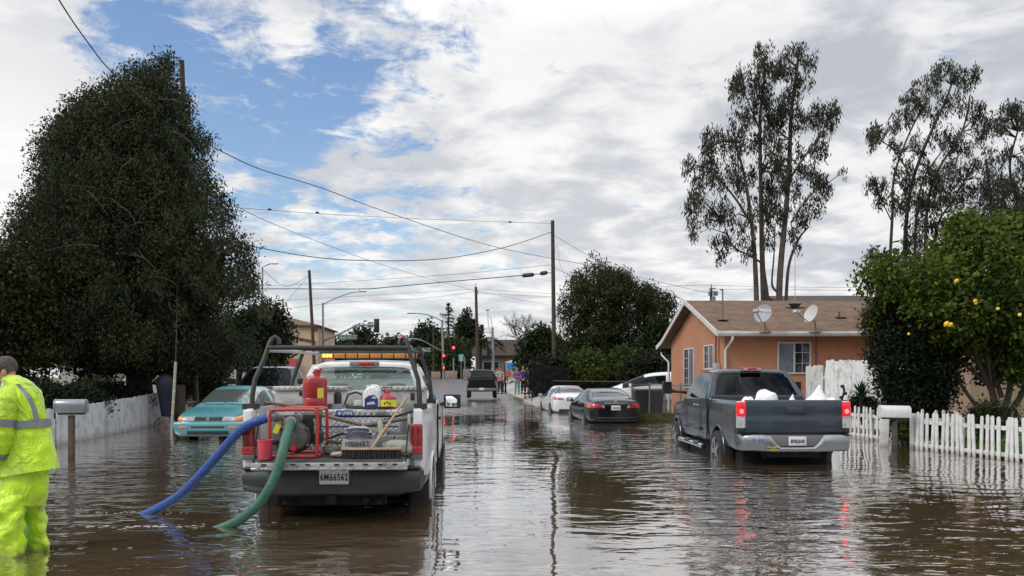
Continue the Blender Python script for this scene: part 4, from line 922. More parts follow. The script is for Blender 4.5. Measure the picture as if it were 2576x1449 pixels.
# white jug
jm = mat('jug_plastic', (.78, .79, .80), .4, dirt=.2, dirtcol=(.5, .48, .45), dscale=6)
jg = on_truck('plastic_jug', 'white plastic jug with blue and white label, second container from the right on the toolbox', 'jug', .29, .92, TOP)
q = MB(); q.prism([(-.10, 0), (-.10, .17), (-.075, .235), (-.03, .262), (-.03, .285), (-.075, .285), (-.075, .26), (-.1, .24)][:4]+[(-.02, .262), (.03, .27), (.085, .225), (.10, .17), (.10, 0)], 'Y', -.075, .075); q.build('jug_body', jm, jg, bevel=.022, seg=3, ang=60)
q = MB(); q.tube([(-.03, 0, .235), (-.0, 0, .275), (.06, 0, .272), (.093, 0, .22), (.095, 0, .17)], .015, 8); q.build('jug_handle', jm, jg)
q = MB(); q.lathe([(.025, .25), (.025, .285)], 14, (-.045, 0, 0)); q.build('jug_cap', plate_m, jg)
q = MB(); q.prism([(-.078, .03), (-.078, .12), (-.03, .16), (.035, .17), (.078, .12), (.078, .03)], 'Y', -.0785, -.0755); lbq = q.build('jug_label', mat('label_blue', (.03, .035, .20), .4), jg)
q = MB(); q.prism([(-.05, .05), (-.05, .075), (.03, .095), (.05, .06)], 'Y', -.081, -.079); q.prism([(.0, .13), (.06, .12), (.05, .14), (.03, .155)], 'Y', -.081, -.079); q.build('label_marks', mat('label_grey', (.55, .56, .62), .5), lbq)
# small red can
sc_ = on_truck('fuel_can', 'small squat red safety can with yellow band and top handle, rightmost on the toolbox', 'fuel can', .475, .93, TOP)
q = MB(); q.lathe([(.098, 0), (.10, .01), (.10, .13), (.09, .145), (.03, .185), (.024, .22)], 28); q.build('can_body', redp, sc_)
q = MB(); q.lathe([(.101, .03), (.1015, .11)], 28, cap=False); yb_ = q.build('yellow_band', MATS['label_yellow'], sc_)
q = MB(); [q.box((-.03+.03*i, -.1015, .07+.012*(i % 2)), (.018, .004, .02)) for i in range(3)]; q.build('band_marks', ink, yb_)
q = MB(); q.tube([(-.035, 0, .175), (-.05, 0, .275), (.05, 0, .275), (.0, 0, .18)], .009, 6); q.tube([(-.06, -.01, .255), (.045, -.01, .255)], .008, 6); q.build('can_handle', redp, sc_)
# black hose coil and small white box
rub = mat('black_rubber', (.018, .018, .02), .6)
q = MB(); pts = []
for i in range(60):
    a = i/59*2*math.pi*1.6; pts.append((.27*math.cos(a), .10*math.sin(a), .014+.012*i/59))
pts += [(-.30, .02, .06), (-.26, .03, .17), (-.17, .04, .20), (-.10, .04, .17)]
q.tube(pts, .013, 8); hs = q.build('hose', rub); hs.location = T(.27, .88, TOP); hs.rotation_euler = (0, 0, R(2.2)); tag(hs, 'thin black rubber hose coiled round the white jug on the toolbox', 'hose')
q = MB(); q.box((0, 0, .05), (.085, .07, .10)); wq = q.build('carton', plate_m, bevel=.004); wq.location = T(.11, 1.02, TOP); tag(wq, 'small plain white carton left of the jug', 'box')

# ---------- pump in its red tube frame
pump = on_truck('water_pump', 'petrol water pump in a red tubular frame on the lowered tailgate', 'pump', -.352, -.05, .97)
fr = mat('frame_red', (.40, .030, .028), .4, coat=.3, dirt=.5, dirtcol=(.16, .05, .04), dscale=8)
hw, y0, y1, hh = .238, -.26, .26, .50
for y, x0, x1 in ((y0, -hw-.01, hw), (y1, -hw, hw+.005)):
    q = MB(); q.tube([(x0+.02, y, .018), (x0, y, .06), (x0, y, hh-.04), (x0+.012, y, hh-.012), (x0+.04, y, hh), (x1-.04, y, hh), (x1-.012, y, hh-.012), (x1, y, hh-.04), (x1, y, .05), (x1-.02, y, .018), (x1-.05, y, .018), (x0+.05, y, .018), (x0+.02, y, .018)], .018, 8, cap=False); q.build('frame_hoop', fr, pump)
q = MB(); [q.tube([(x, y0, z), (x, y1, z)], .016, 8) for x in (-hw, hw) for z in (.02, hh-.005)]; q.tube([(-.12, y0, .02), (-.12, y1, .02)], .016); q.build('frame_rail', fr, pump)
cast = mat('cast_grey', (.13, .13, .125), .5, .5, dirt=.6, dirtcol=(.05, .045, .04), dscale=9, bump=.4, bscale=40)
cast2 = mat('cast_light', (.26, .26, .25), .45, .5, dirt=.6, dirtcol=(.08, .075, .07), dscale=9)
q = MB(); q.lathe([(.05, -.20), (.135, -.19), (.165, -.14), (.17, .0), (.13, .02)], 28, (-.02, 0, .21), 'Y'); [q.box((-.02+.165*math.cos(a), -.17, .21+.165*math.sin(a)), (.028, .05, .028), (0, -a, 0)) for a in [R(30+60*i) for i in range(6)]]; q.build('pump_housing', cast, pump, bevel=.004)
q = MB(); q.box((-.05, -.16, .375), (.15, .06, .13)); q.box((-.05, -.19, .44), (.165, .03, .016)); [q.lathe([(.010, -.215), (.010, -.19)], 8, (-.05+dx, 0, .375+dz), 'Y') for dx in (-.062, .062) for dz in (-.055, .055)]; q.lathe([(.056, -.215), (.056, -.16)], 20, (-.05, 0, .375), 'Y'); q.box((-.02, -.10, .30), (.10, .10, .22)); q.build('outlet_flange', cast2, pump, bevel=.006)
q = MB(); q.lathe([(.05, -.28), (.05, -.23), (.057, -.23), (.057, -.20), (.048, -.20), (.048, -.02)], 20, (-.0, -.12, .425), 'X'); q.build('side_coupling', cast2, pump)
q = MB(); q.lathe([(.0, -.225), (.028, -.222), (.034, -.205), (.034, -.19)], 18, (-.015, 0, .095), 'Y'); q.build('drain_plug', mat('plug_red', (.55, .02, .02), .4), pump)
q = MB(); q.box((.13, .02, .33), (.16, .24, .24)); q.box((.13, .02, .20), (.20, .28, .10)); [q.box((.13, -.105, .25+.02*i), (.15, .012, .008)) for i in range(9)]; q.lathe([(.075, 0), (.075, .03)], 20, (.20, -.12, .20), 'Y'); q.build('engine_block', mat('engine_black', (.022, .022, .023), .5, dirt=.5, dirtcol=(.07, .06, .05), dscale=12), pump, bevel=.012)
q = MB(); q.box((.15, -.03, .455), (.17, .16, .04)); q.lathe([(.045, -.04), (.045, .03)], 16, (.06, -.06, .40), 'Y'); q.tube([(.18, -.14, .40), (.21, -.16, .30), (.20, -.14, .22)], .01); q.box((.21, -.15, .29), (.05, .03, .09)); q.build('engine_parts', cast2, pump, bevel=.008)
q = MB(); q.box((-.19, -.20, .30), (.055, .006, .10), (0, R(25), 0)); q.build('caution_tag', MATS['label_yellow'], pump)
q = MB(); q.box((-.14, -.02, .30), (.05, .10, .16)); q.build('orange_lever', mat('lever_orange', (.5, .10, .02), .5), pump, bevel=.012)
# rubble and tools round it
# bucket
q = MB(); q.lathe([(.062, 0), (.066, .004), (.074, .185), (.080, .186), (.080, .20), (.073, .20), (.064, .01), (.002, .01)], 28, cap=False); bk = q.build('bucket', mat('pink_plastic', (.62, .06, .10), .4, var=.08, vscale=7, dirt=.3, dirtcol=(.35, .08, .08), dscale=5), ang=50); bk.location = T(-.615, -.44, .972); tag(bk, 'small faded red plastic bucket standing at the left end of the lowered tailgate', 'bucket')
# hoses
hb = mat('blue_hose', (.010, .062, .27), .45, bump=.8, bscale=30, dirt=.75, dirtcol=(.05, .06, .11), dscale=6); hg = mat('green_hose', (.036, .125, .088), .48, bump=.6, bscale=30, dirt=.6, dirtcol=(.13, .22, .17), dscale=5)
def smooth(pts, n=6):
    pts = [Vector(p) for p in pts]; out = []
    for i in range(len(pts)-1):
        p0 = pts[max(i-1, 0)]; p1 = pts[i]; p2 = pts[i+1]; p3 = pts[min(i+2, len(pts)-1)]
        for k in range(n):
            t = k/n; out.append(.5*((2*p1)+(-p0+p2)*t+(2*p0-5*p1+4*p2-p3)*t*t+(-p0+3*p1-3*p2+p3)*t**3))
    return out+[pts[-1]]
def ribbed(name, pts, r, m, label):
    sp_ = smooth(pts, 14); rs = [r*(1+.035*(i % 2)) for i in range(len(sp_))]; q = MB(); q.tube(sp_, rs, 18); o = q.build(name, m, rebase=True, ang=60); tag(o, label, 'hose'); return o
b0 = T(-.335-.275, -.17, 1.395)
bh = ribbed('hose', [b0+Vector((.03, 0, 0)), b0, P(632, 1066, 8.72), P(600, 1087, 8.78), P(553, 1140, 8.9), P(500, 1198, 9.0), P(450, 1246, 9.1), P(400, 1277, 9.2), P(352, 1299, 9.28), P(310, 1315, 9.4)], .047, hb, 'thick blue suction hose running from the pump down into the flood water')
g0 = T(-.385, -.265, 1.345)
gh = ribbed('hose', [g0+Vector((.005, .03, 0)), g0+Vector((0, -.045, -.02)), P(717, 1110, 8.38), P(710, 1140, 8.30), P(700, 1175, 8.28), P(682, 1220, 8.26), P(655, 1262, 8.28), P(622, 1294, 8.32), P(588, 1316, 8.36), P(545, 1334, 8.42), P(500, 1352, 8.5)], .048, hg, 'thick green discharge hose drooping from the pump over the bumper into the flood water')
for nm, par, a, b__, r in (('hose_clamp', bh, b0, b0+Vector((-.035, 0, 0)), .055), ('hose_clamp', gh, g0+Vector((0, -.02, 0)), g0+Vector((0, -.045, 0)), .056)):
    q = MB(); q.tube([a, b__], r, 20); q.build(nm, MATS['bare_zinc'], par, world=True)
# cement bag, upside-down lettering
cb = on_truck('cement_bag', 'grey cement bag with dark blue bands and upside-down black lettering', 'bag', .29, -.16, .975)
q = MB(); rings = []
for z, hx, hy, dx in ((0, .165, .09, 0), (.02, .185, .11, 0), (.08, .18, .12, 0), (.16, .168, .118, .0), (.24, .15, .10, -.005), (.285, .125, .08, -.01), (.31, .09, .05, -.01)):
    rings.append([Vector((hx*math.copysign(abs(math.cos(a))**.6, math.cos(a))+dx+.006*mnoise.noise(Vector((a*2, z*20, 1))), hy*math.copysign(abs(math.sin(a))**.6, math.sin(a))+.014*mnoise.noise(Vector((a*3, z*15, 5))), z+.01*mnoise.noise(Vector((a*2, z*9, 2))))) for a in [2*math.pi*k/36 for k in range(36)]])
q.loft(rings)
paper = mat('bag_paper', (.36, .35, .34), .75, dirt=.7, dirtcol=(.2, .19, .18), dscale=14, bump=.6, bscale=30)
q.build('bag_body', paper, cb, ang=70)
nav = mat('bag_navy', (.02, .024, .06), .6, dirt=.4, dirtcol=(.2, .2, .22), dscale=20)
q = MB()
for z0_, z1_, hx in ((.19, .208, .157), (.218, .248, .148), (.26, .292, .12)):
    vs = []; n = 10
    for z in (z0_, z1_):
        for i in range(n+1):
            x = -hx+2*hx*i/n; a = abs(x)/.18; vs.append((x, -.135*(1-a**4)*(1-max(0, z-.165)*2.2)-.006*1, z+.012*(1-(x/hx)**2)))
    q.add(vs, [(i, i+1, n+2+i, n+1+i) for i in range(n)])
q.build('navy_band', nav, cb)
text('LEHIGH', .062, ink, cb, (0, -.139, .145), rot=(R(90), R(180), 0), name='bag_lettering', bold=.002, sx=1.05)
# push broom
br = on_truck('push_broom', 'push broom on the tailgate, dark bristles down, worn wooden handle leaning right', 'broom', .45, -.38, .975)
q = MB(); q.box((0, 0, .095), (.60, .06, .022)); q.build('broom_block', mat('bare_wood', (.38, .28, .17), .7, var=.2, vscale=14), br, bevel=.006)
q = MB(); 
for i in range(120):
    x = -.295+.59*i/119; y = .02*((i % 5)-2)/2; q.bar((x, y, .088), (x+rng.uniform(-.008, .008), y*1.3-.01, .0), .007, .007)
q.build('bristles', mat('bristle_dark', (.03, .028, .026), .9), br)
q = MB(); q.tube([(0.0, .0, .10), (.335, .34, .62)], .0135, 8); q.build('broom_handle', MATS['bare_wood'], br)
# second sack, putty knife, planks, blocks, long tools
sack(T(.68, -.05, 1.05), (.17, .15, .085), 21, 'folded dirty sack lying right of the cement bag', m=mat('dirty_sack', (.30, .28, .25), .8, bump=.8, bscale=18, var=.2, vscale=8), group='sacks in the white truck bed')
sack(T(.09, -.22, 1.0), (.09, .10, .03), 25, 'crumpled empty paper sack left of the cement bag', m=MATS['dirty_sack'], group='sacks in the white truck bed')
cbm = mat('block_grey', (.16, .16, .155), .9, bump=.5, bscale=50, var=.2, vscale=9)
for i, (x, y, z, lab) in enumerate(((.54, .15, .97, 'grey concrete block behind the cement bag, left one of the pair'), (.74, .16, .97, 'grey concrete block beside the right bed wall'), (-.02, -.05, .97, 'broken grey concrete lump beside the pump frame'))):
    q = MB()
    if i < 2: q.box((0, 0, .10), (.19, .19, .20)); q.box((0, -.096, .1), (.12, .01, .13))
    else: q.ball((0, 0, .06), (.09, .08, .065), 5)
    o = q.build('concrete_block', cbm, bevel=.01); o.location = T(x, y, z); tag(o, lab, 'block')
woodm = mat('old_plank', (.17, .09, .055), .75, var=.3, vscale=8, dirt=.4, dirtcol=(.08, .06, .045), dscale=7)
for i, (a, b__, lab) in enumerate((((-.06, .1, 1.02), (.20, .25, 1.0), 'short brown plank on the bed floor right of the pump, lower'), ((-.12, .22, 1.11), (.2, .35, 1.04), 'short brown plank leaning on the lower one right of the pump'))):
    q = MB(); q.bar(T(*a), T(*b__), .10, .035); tag(q.build('plank', woodm, rebase=True, bevel=.004), lab, 'plank')
def pole_tool(name, a, b__, r, m, lab, cat, head=None):
    t_ = thing(name, lab, cat, T(*a)); q = MB(); q.tube([T(*a), T(*b__)], r, 8); q.build('handle', m, t_, world=True)
    if head: head(t_)
    return t_
hm = mat('weathered_handle', (.20, .15, .10), .7, var=.25, vscale=10)
def h1(t_):
    q = MB(); q.lathe([(.02, 0), (.06, .03), (.09, .12), (.085, .26), (.03, .32)], 12); o = q.build('blade', mat('rusty_steel', (.12, .08, .06), .6, .5), t_); o.scale = (1, .25, 1); o.rotation_euler = (0, R(70), 0); o.location = (.42, .12, -.10)
pole_tool('shovel', (-.35, .30, 1.43), (.24, .42, 1.27), .022, hm, 'shovel with thick worn wooden handle lying across the bed below the maker plate', 'shovel')
pole_tool('pry_bar', (-.12, .20, 1.13), (.80, .50, 1.42), .012, mat('black_iron', (.015, .015, .017), .4, .6), 'long thin black iron bar crossing behind the cement bag', 'bar')
pole_tool('rake', (.28, .30, 1.27), (.84, .42, 1.36), .025, mat('grey_pipe', (.14, .13, .11), .6, .3), 'dull brown pipe lying towards the right bed wall behind the broom handle', 'pipe')
pole_tool('shovel', (-.86, .55, 1.52), (-.35, .75, 1.44), .018, hm, 'rusty shovel handle resting on the left bed rail behind the pump', 'shovel')
q = MB(); q.loft([[Vector((x, y, z)) for x, y in ((-w_, -.006), (w_, -.006), (w_, .006), (-w_, .006))] for z, w_ in ((0, .004), (.04, .022), (.10, .028), (.16, .026), (.21, .006))]); o = q.build('paddle', mat('putty_cream', (.45, .43, .33), .6, dirt=.5, dirtcol=(.2, .18, .15), dscale=20), bevel=.003); o.location = T(.52, -.10, 1.165); o.rotation_euler = (0, R(-6), 0); tag(o, 'cream wooden paddle blade standing upright behind the broom handle', 'paddle')
q = MB(); q.box((0, 0, .06), (.34, .4, .12)); q.box((-.05, .0, .15), (.2, .3, .1), (.1, .2, .3)); o = q.build('tool_case', blackp, bevel=.02); o.location = T(.68, .38, .97); tag(o, 'black tool case in the shade behind the concrete blocks', 'case')
q = MB(); q.tube([T(-.62, .3, 1.0), T(-.62, .1, 1.12), T(-.66, .0, 1.10)], .03, 8); tag(q.build('hose', rub, rebase=True), 'short black hose end between pump frame and left bed wall', 'hose')
# ================================================================ houses
stucco = mat('orange_stucco', (.43, .195, .105), .85, var=.10, vscale=.8, bump=.35, bscale=60, dirt=.7, dirtcol=(.36, .165, .10), dscale=1.1)
shing = mat('brown_shingle', (.17, .103, .06), .9, var=.22, vscale=2.2, bump=.5, bscale=14, dirt=.6, dirtcol=(.085, .06, .045), dscale=3)
fascia = mat('white_trim', (.55, .53, .52), .6, dirt=.6, dirtcol=(.30, .24, .22), dscale=3)
pane_m = mat('window_glass', (.02, .025, .03), .04, spec=1.0)
curtain = mat('window_screen', (.14, .16, .19), .25, var=.2, vscale=5, spec=.8)
H0 = Vector((6.87, 27.0, 0)); HR = R(1.4)
hs = thing('house', 'orange stucco house with brown shingle gable roof and white gutter', 'house', H0, HR)
HM = Matrix.Translation(H0) @ Matrix.Rotation(HR, 4, 'Z')
def HP(x, y, z): return HM @ Vector((x, y, z))
def roofz(y): return 2.90+(y+.4)*.31 if y < 4 else 4.264-(y-4)*.31
W_ = 10.0
q = MB(); q.prism([(0, -.5), (0, roofz(0)-.10), (4, roofz(4)-.10), (8, roofz(8)-.10), (8, -.5)], 'X', 0, W_)
wall = q.build('wall', stucco, hs)
q = MB()
for ya, yb in ((-.45, 4), (4, 8.2)):
    a = (ya, roofz(ya)); b__ = (yb, roofz(yb)); q.prism([a, b__, (b__[0], b__[1]+.10), (a[0], a[1]+.10)], 'X', -.35, W_+.4)
q.prism([(8.2, roofz(8.2)), (9.3, roofz(8.2)-.20), (9.3, roofz(8.2)-.10), (8.2, roofz(8.2)+.10)], 'X', -.35, W_+.4)
rf = q.build('roof', shing, hs)
# shingle courses as slightly raised strips
nt3 = shing.node_tree; br_ = nt3.nodes.new('ShaderNodeTexBrick'); br_.inputs['Scale'].default_value = 1; br_.inputs['Brick Width'].default_value = .32; br_.inputs['Row Height'].default_value = .15; br_.inputs['Mortar Size'].default_value = .012; br_.inputs['Mortar'].default_value = (.45, .45, .45, 1); br_.inputs['Color1'].default_value = (1.05, 1.05, 1.05, 1); br_.inputs['Color2'].default_value = (.72, .72, .72, 1)
tc3 = nt3.nodes.new('ShaderNodeTexCoord'); nt3.links.new(tc3.outputs['Object'], br_.inputs['Vector']); bb = nt3.nodes['Principled BSDF']; src = bb.inputs['Base Color'].links[0].from_socket; ml = nt3.nodes.new('ShaderNodeMix'); ml.data_type = 'RGBA'; ml.blend_type = 'MULTIPLY'; ml.inputs['Factor'].default_value = 1
nt3.links.new(src, ml.inputs['A']); nt3.links.new(br_.outputs['Color'], ml.inputs['B']); nt3.links.new(ml.outputs['Result'], bb.inputs['Base Color'])
q = MB()
for (ya, yb) in ((-.45, 4), (4, 8.2)): q.prism([(ya, roofz(ya)-.05), (yb, roofz(yb)-.05), (yb, roofz(yb)+.12), (ya, roofz(ya)+.12)], 'X', -.39, -.352)
q.prism([(8.2, roofz(8.2)-.05), (9.3, roofz(8.2)-.25), (9.3, roofz(8.2)-.08), (8.2, roofz(8.2)+.12)], 'X', -.39, -.352); q.build('barge_board', fascia, rf)
q = MB(); q.prism([(-.58, 2.93), (-.57, 2.85), (-.54, 2.82), (-.46, 2.82), (-.452, 2.99), (-.475, 2.99), (-.49, 2.86), (-.55, 2.88), (-.56, 2.94)], 'X', -.36, W_+.4); g_ = q.build('gutter', fascia, hs)
q = MB(); q.box((5.2, -.53, 2.90), (.05, .12, .15)); q.build('gutter_joint', well, g_)
def dspout(x, y0, z0, x1, y1, zb):
    q = MB(); q.tube([(x, y0, z0), (x, y0, z0-.12), (x1, y1, z0-.45), (x1, y1, zb)], .045, 4); return q.build('downspout', fascia, hs)
dspout(.12, -.52, 2.84, .02, -.07, .1); dspout(-.2, 9.0, 2.6, -.09, 8.05, .1)
def window(x0, x1, z0, z1, side='front', slide=.5, grid=(2, 4), t=.05):
    """white sliding window: frame with pane, screen and glazing bars"""
    def Bx(mb, a0, a1, z0_, z1_, o0, o1):
        ca, cz, co2 = (a0+a1)/2, (z0_+z1_)/2, (o0+o1)/2; sa, sz, so2 = abs(a1-a0), abs(z1_-z0_), abs(o1-o0)
        if side == 'front': mb.box((ca, -co2, cz), (sa, so2, sz))
        else: mb.box((-co2, ca, cz), (so2, sa, sz))
    f = MB(); Bx(f, x0, x1, z1-t, z1, 0, .045); Bx(f, x0, x1, z0, z0+t, 0, .045); Bx(f, x0, x0+t, z0+t, z1-t, 0, .045); Bx(f, x1-t, x1, z0+t, z1-t, 0, .045)
    xm = x0+(x1-x0)*slide; Bx(f, xm-.025, xm+.025, z0+t, z1-t, 0, .05)
    fr_ = f.build('window', fascia, hs, bevel=.004)
    g = MB(); Bx(g, x0+t, x1-t, z0+t, z1-t, .002, .014); g.build('pane', pane_m, fr_)
    g = MB(); a, b2 = (xm+.025, x1-t)
    for i in range(1, grid[0]): xx = a+(b2-a)*i/grid[0]; Bx(g, xx-.008, xx+.008, z0+t, z1-t, .014, .022)
    for j in range(1, grid[1]): zz = z0+(z1-z0)*j/grid[1]; Bx(g, a, b2, zz-.008, zz+.008, .014, .0215)
    g.build('glazing_bar', fascia, fr_)
    g = MB(); a2 = (x0+t, xm-.025) if side == 'front' else (x0+t, xm-.025); Bx(g, a2[0], a2[1], z0+t, z1-t, .0145, .019); g.build('screen', curtain, fr_)
    return fr_
window(1.72, 2.82, 1.62, 2.66, grid=(2, 3))
window(1.22, 2.50, 1.78, 2.64, 'side', .5, (2, 3)); window(3.96, 5.60, 1.10, 2.62, 'side', .5, (2, 4))
q = MB(); q.box((-.05, 1.86, 1.70), (.12, 1.6, .10)); q.box((-.05, 1.86, 1.76), (.16, 1.7, .03)); q.build('sill', stucco, hs, bevel=.01)
q = MB(); [q.box((-.015, 3.1, 3.62+.10*i), (.04, .34-.04*abs(i-1), .05)) for i in range(4)]; q.build('gable_vent', well, hs)
q = MB(); q.box((-.10, .55, 1.72), (.18, .28, .52)); q.lathe([(.10, 0), (.10, .06)], 16, (-.19, .55, 1.8), 'X'); q.build('meter_box', mat('meter_grey', (.36, .35, .32), .5), hs, bevel=.02)
q = MB(); q.tube([(-.03, .55, 1.98), (-.03, .55, 2.8)], .015, 6); q.tube([(-.02, .95, 1.8), (-.02, .95, 2.95)], .03, 6); q.tube([(2.98, -.03, 2.85), (2.98, -.03, .4)], .018, 6); q.build('conduit', mat('conduit_brown', (.16, .07, .04), .6), hs)
# roof furniture
def on_roof(px, py):
    """roof point seen in the photograph (front slope)"""
    best = None
    for k in range(200):
        d = 26.4+k*.025; p = P(px, py, d); l = HM.inverted() @ p
        e = abs(l.z-(roofz(l.y)+.11))
        if l.y < 4 and (best is None or e < best[0]): best = (e, l)
    return best[1]
dishm = mat('dish_grey', (.30, .31, .33), .45, dirt=.3, dirtcol=(.2, .2, .2), dscale=4); armm = mat('arm_dark', (.16, .12, .10), .5)
def dish(label, px, py, rz, r, m_, wordy=False):
    l = on_roof(px, py); t = thing('satellite_dish', label, 'satellite dish', HM @ l, HR+rz, 'satellite dishes on the orange house')
    q = MB(); q.tube([(0, 0, 0), (0, 0, .12), (0, -.05, .38)], .022, 8); q.box((0, 0, .01), (.3, .3, .02)); q.tube([(0, -.02, .18), (.12, .10, .0)], .012, 6); q.build('mast', armm, t)
    q = MB(); Rm = Euler((R(68), 0, 0)).to_matrix(); rings = []
    for i in range(0, 7):
        rr = r*i/6+.001; rings.append([Vector((0, -.14, .56))+Rm @ Vector((rr*math.cos(a)*1.0, rr*math.sin(a)*1.12, .28*rr*rr/r)) for a in [2*math.pi*k/36 for k in range(36)]])
    back = [[v+Rm @ Vector((0, 0, -.02)) for v in rg] for rg in reversed(rings)]
    q.loft(rings+back); dm = q.build('reflector', m_, t, ang=50)
    q = MB(); c = Vector((0, -.14, .56)); a = c+Rm @ Vector((0, -r*1.05, .04)); b__ = c+Rm @ Vector((0, -r*.75, .62)); q.tube([a, b__], .016, 6); q.build('feed_arm', armm, t)
    q = MB(); q.tube([b__, b__+Rm @ Vector((0, .10, -.13))], [.05, .035], 12); q.box(b__+Rm @ Vector((0, .02, .03)), (.16, .09, .09), Rm); q.build('feed_horn', m_, t, bevel=.01)
    if wordy: 
        o = text('DIRECTV', .10, plate_m, dm, (0, 0, 0), rot=(0, 0, 0), name='dish_lettering', bold=.002)
        o.matrix_local = Matrix.Translation(c+Rm @ Vector((.02, r*.35, .075))) @ (Rm @ Euler((0, 0, R(-12))).to_matrix()).to_4x4()
    return t
dish('grey satellite dish with white lettering on the roof edge, nearer the gable', 1925, 836, R(-38), .28, dishm, True)
dish('pale satellite dish seen almost edge-on, farther along the roof', 2052, 836, R(-68), .27, mat('dish_pale', (.45, .44, .41), .5))
l = on_roof(1818, 806); t = thing('vent_pipe', 'tall thin service mast rising through the roof near the gable', 'pipe', HM @ l, HR)
q = MB(); q.tube([(0, 0, 0), (0, 0, .62), (0, 0, 1.02)], .026, 8); q.box((0, 0, .015), (.34, .3, .02)); q.build('mast', armm, t); q = MB(); q.box((-.03, 0, 1.02), (.10, .05, .04)); q.tube([(0, 0, .55), (-.10, .05, .62)], .03, 6); q.build('weatherhead', armm, t)
l = on_roof(2000, 775); t = thing('antenna', 'very tall thin whip antenna on a dark bracket at the ridge', 'antenna', HM @ l, HR)
q = MB(); q.tube([(0, 0, 0), (0, 0, .2), (0, 0, 3.6)], [.012, .012, .006], 6); q.build('whip', mat('antenna_grey', (.3, .3, .32), .5, .5), t)
q = MB(); q.prism([(-.20, .16), (.20, .16), (.08, .0), (-.08, .0)], 'Y', -.1, .1); q.tube([(-.35, 0, .02), (.35, 0, .02)], .015, 6); q.tube([(-.2, -.1, .0), (-.1, 0, .15)], .015, 6); q.build('bracket', well, t)
l = on_roof(2437/1-0, 836) if False else on_roof(2150/1, 790)
l = on_roof(2111, 800); t = thing('vent_pipe', 'short rusty vent pipe near the far end of the roof', 'pipe', HM @ l, HR); q = MB(); q.tube([(0, 0, 0), (0, 0, .22)], .03, 8); q.box((.06, .0, .02), (.35, .2, .02)); q.build('pipe', mat('rust_pipe', (.10, .055, .04), .8), t)
q = MB(); a = on_roof(1770, 812); q.tube([HM @ v for v in (on_roof(1795, 808), on_roof(1810, 810), on_roof(1840, 822), on_roof(1870, 829), on_roof(1905, 832))], .018, 6); tag(q.build('roof_cable', mat('cable_tan', (.22, .15, .10), .7), rebase=True), 'tan cable trailing over the shingles to the lettered dish', 'cable')

def gable_house(name, label, loc, rz, L_, Dp, ez, rz_, wm, rmt, wins=(), hip=False, base=-.5, over=.4):
    t = thing(name, label, 'house', loc, rz); q = MB()
    q.box((L_/2, Dp/2, (ez+base)/2), (L_, Dp, ez-base))
    if not hip: q.prism([(0, ez), (Dp/2, rz_-.06), (Dp, ez)], 'X', 0.01, L_-.01)
    q.build('wall', wm, t); q = MB(); o = over
    if hip:
        k = min(L_, Dp)/2; e = [Vector((-o, -o, ez)), Vector((L_+o, -o, ez)), Vector((L_+o, Dp+o, ez)), Vector((-o, Dp+o, ez))]; r1_ = Vector((k, Dp/2, rz_)); r2_ = Vector((L_-k, Dp/2, rz_))
        q.add(e+[v+Vector((0, 0, -.15)) for v in e]+[r1_, r2_], [(0, 1, 9, 8), (1, 2, 9), (2, 3, 8, 9), (3, 0, 8), (0, 4, 5, 1), (1, 5, 6, 2), (2, 6, 7, 3), (3, 7, 4, 0), (4, 7, 6, 5)])
    else:
        for s in (0, 1):
            a = (-o, ez-o*(rz_-ez)/(Dp/2)) if s == 0 else (Dp+o, ez-o*(rz_-ez)/(Dp/2)); b__ = (Dp/2, rz_); q.prism([a, b__, (b__[0], b__[1]+.14), (a[0], a[1]+.14)], 'X', -o, L_+o)
    q.build('roof', rmt, t)
    for (face, a0, a1, z0, z1) in wins:
        f = MB(); g = MB(); w_, c_, z_2 = a1-a0, (a0+a1)/2, (z0+z1)/2
        if face == 'f': f.box((c_, -.03, z_2), (w_+.12, .06, z1-z0+.12)); g.box((c_, -.065, z_2), (w_, .02, z1-z0))
        elif face == 'l': f.box((-.03, c_, z_2), (.06, w_+.12, z1-z0+.12)); g.box((-.065, c_, z_2), (.02, w_, z1-z0))
        else: f.box((L_+.03, c_, z_2), (.06, w_+.12, z1-z0+.12)); g.box((L_+.065, c_, z_2), (.02, w_, z1-z0))
        fo = f.build('window', fascia, t); g.build('pane', pane_m, fo)
    return t
# beige house behind the lemon tree
beige = mat('beige_stucco', (.36, .25, .18), .85, var=.08, vscale=1, bump=.3, bscale=50)
gable_house('house', 'tan stucco house behind the lemon tree at the right edge', (12.35, 22.5, 0), 0, 9, 8, 3.0, 4.3, beige, shing, (('f', 1.75, 3.0, 1.15, 2.35),))
gable_house('house', 'dark low gable showing over the ridge of the orange house', (PX(1985, 52), 52, 0), R(-2), 5.4, 6, 6.1, 6.75, mat('dim_wall', (.12, .09, .08), .9), mat('dark_shingle', (.06, .045, .04), .9), over=.5)
q = MB(); q.tube([P(2057, 762, 55), P(2057, 745, 55)], .22, 8); tag(q.build('flue', MATS['galvanised'], rebase=True), 'short metal flue on the dark gable behind the orange house', 'flue')
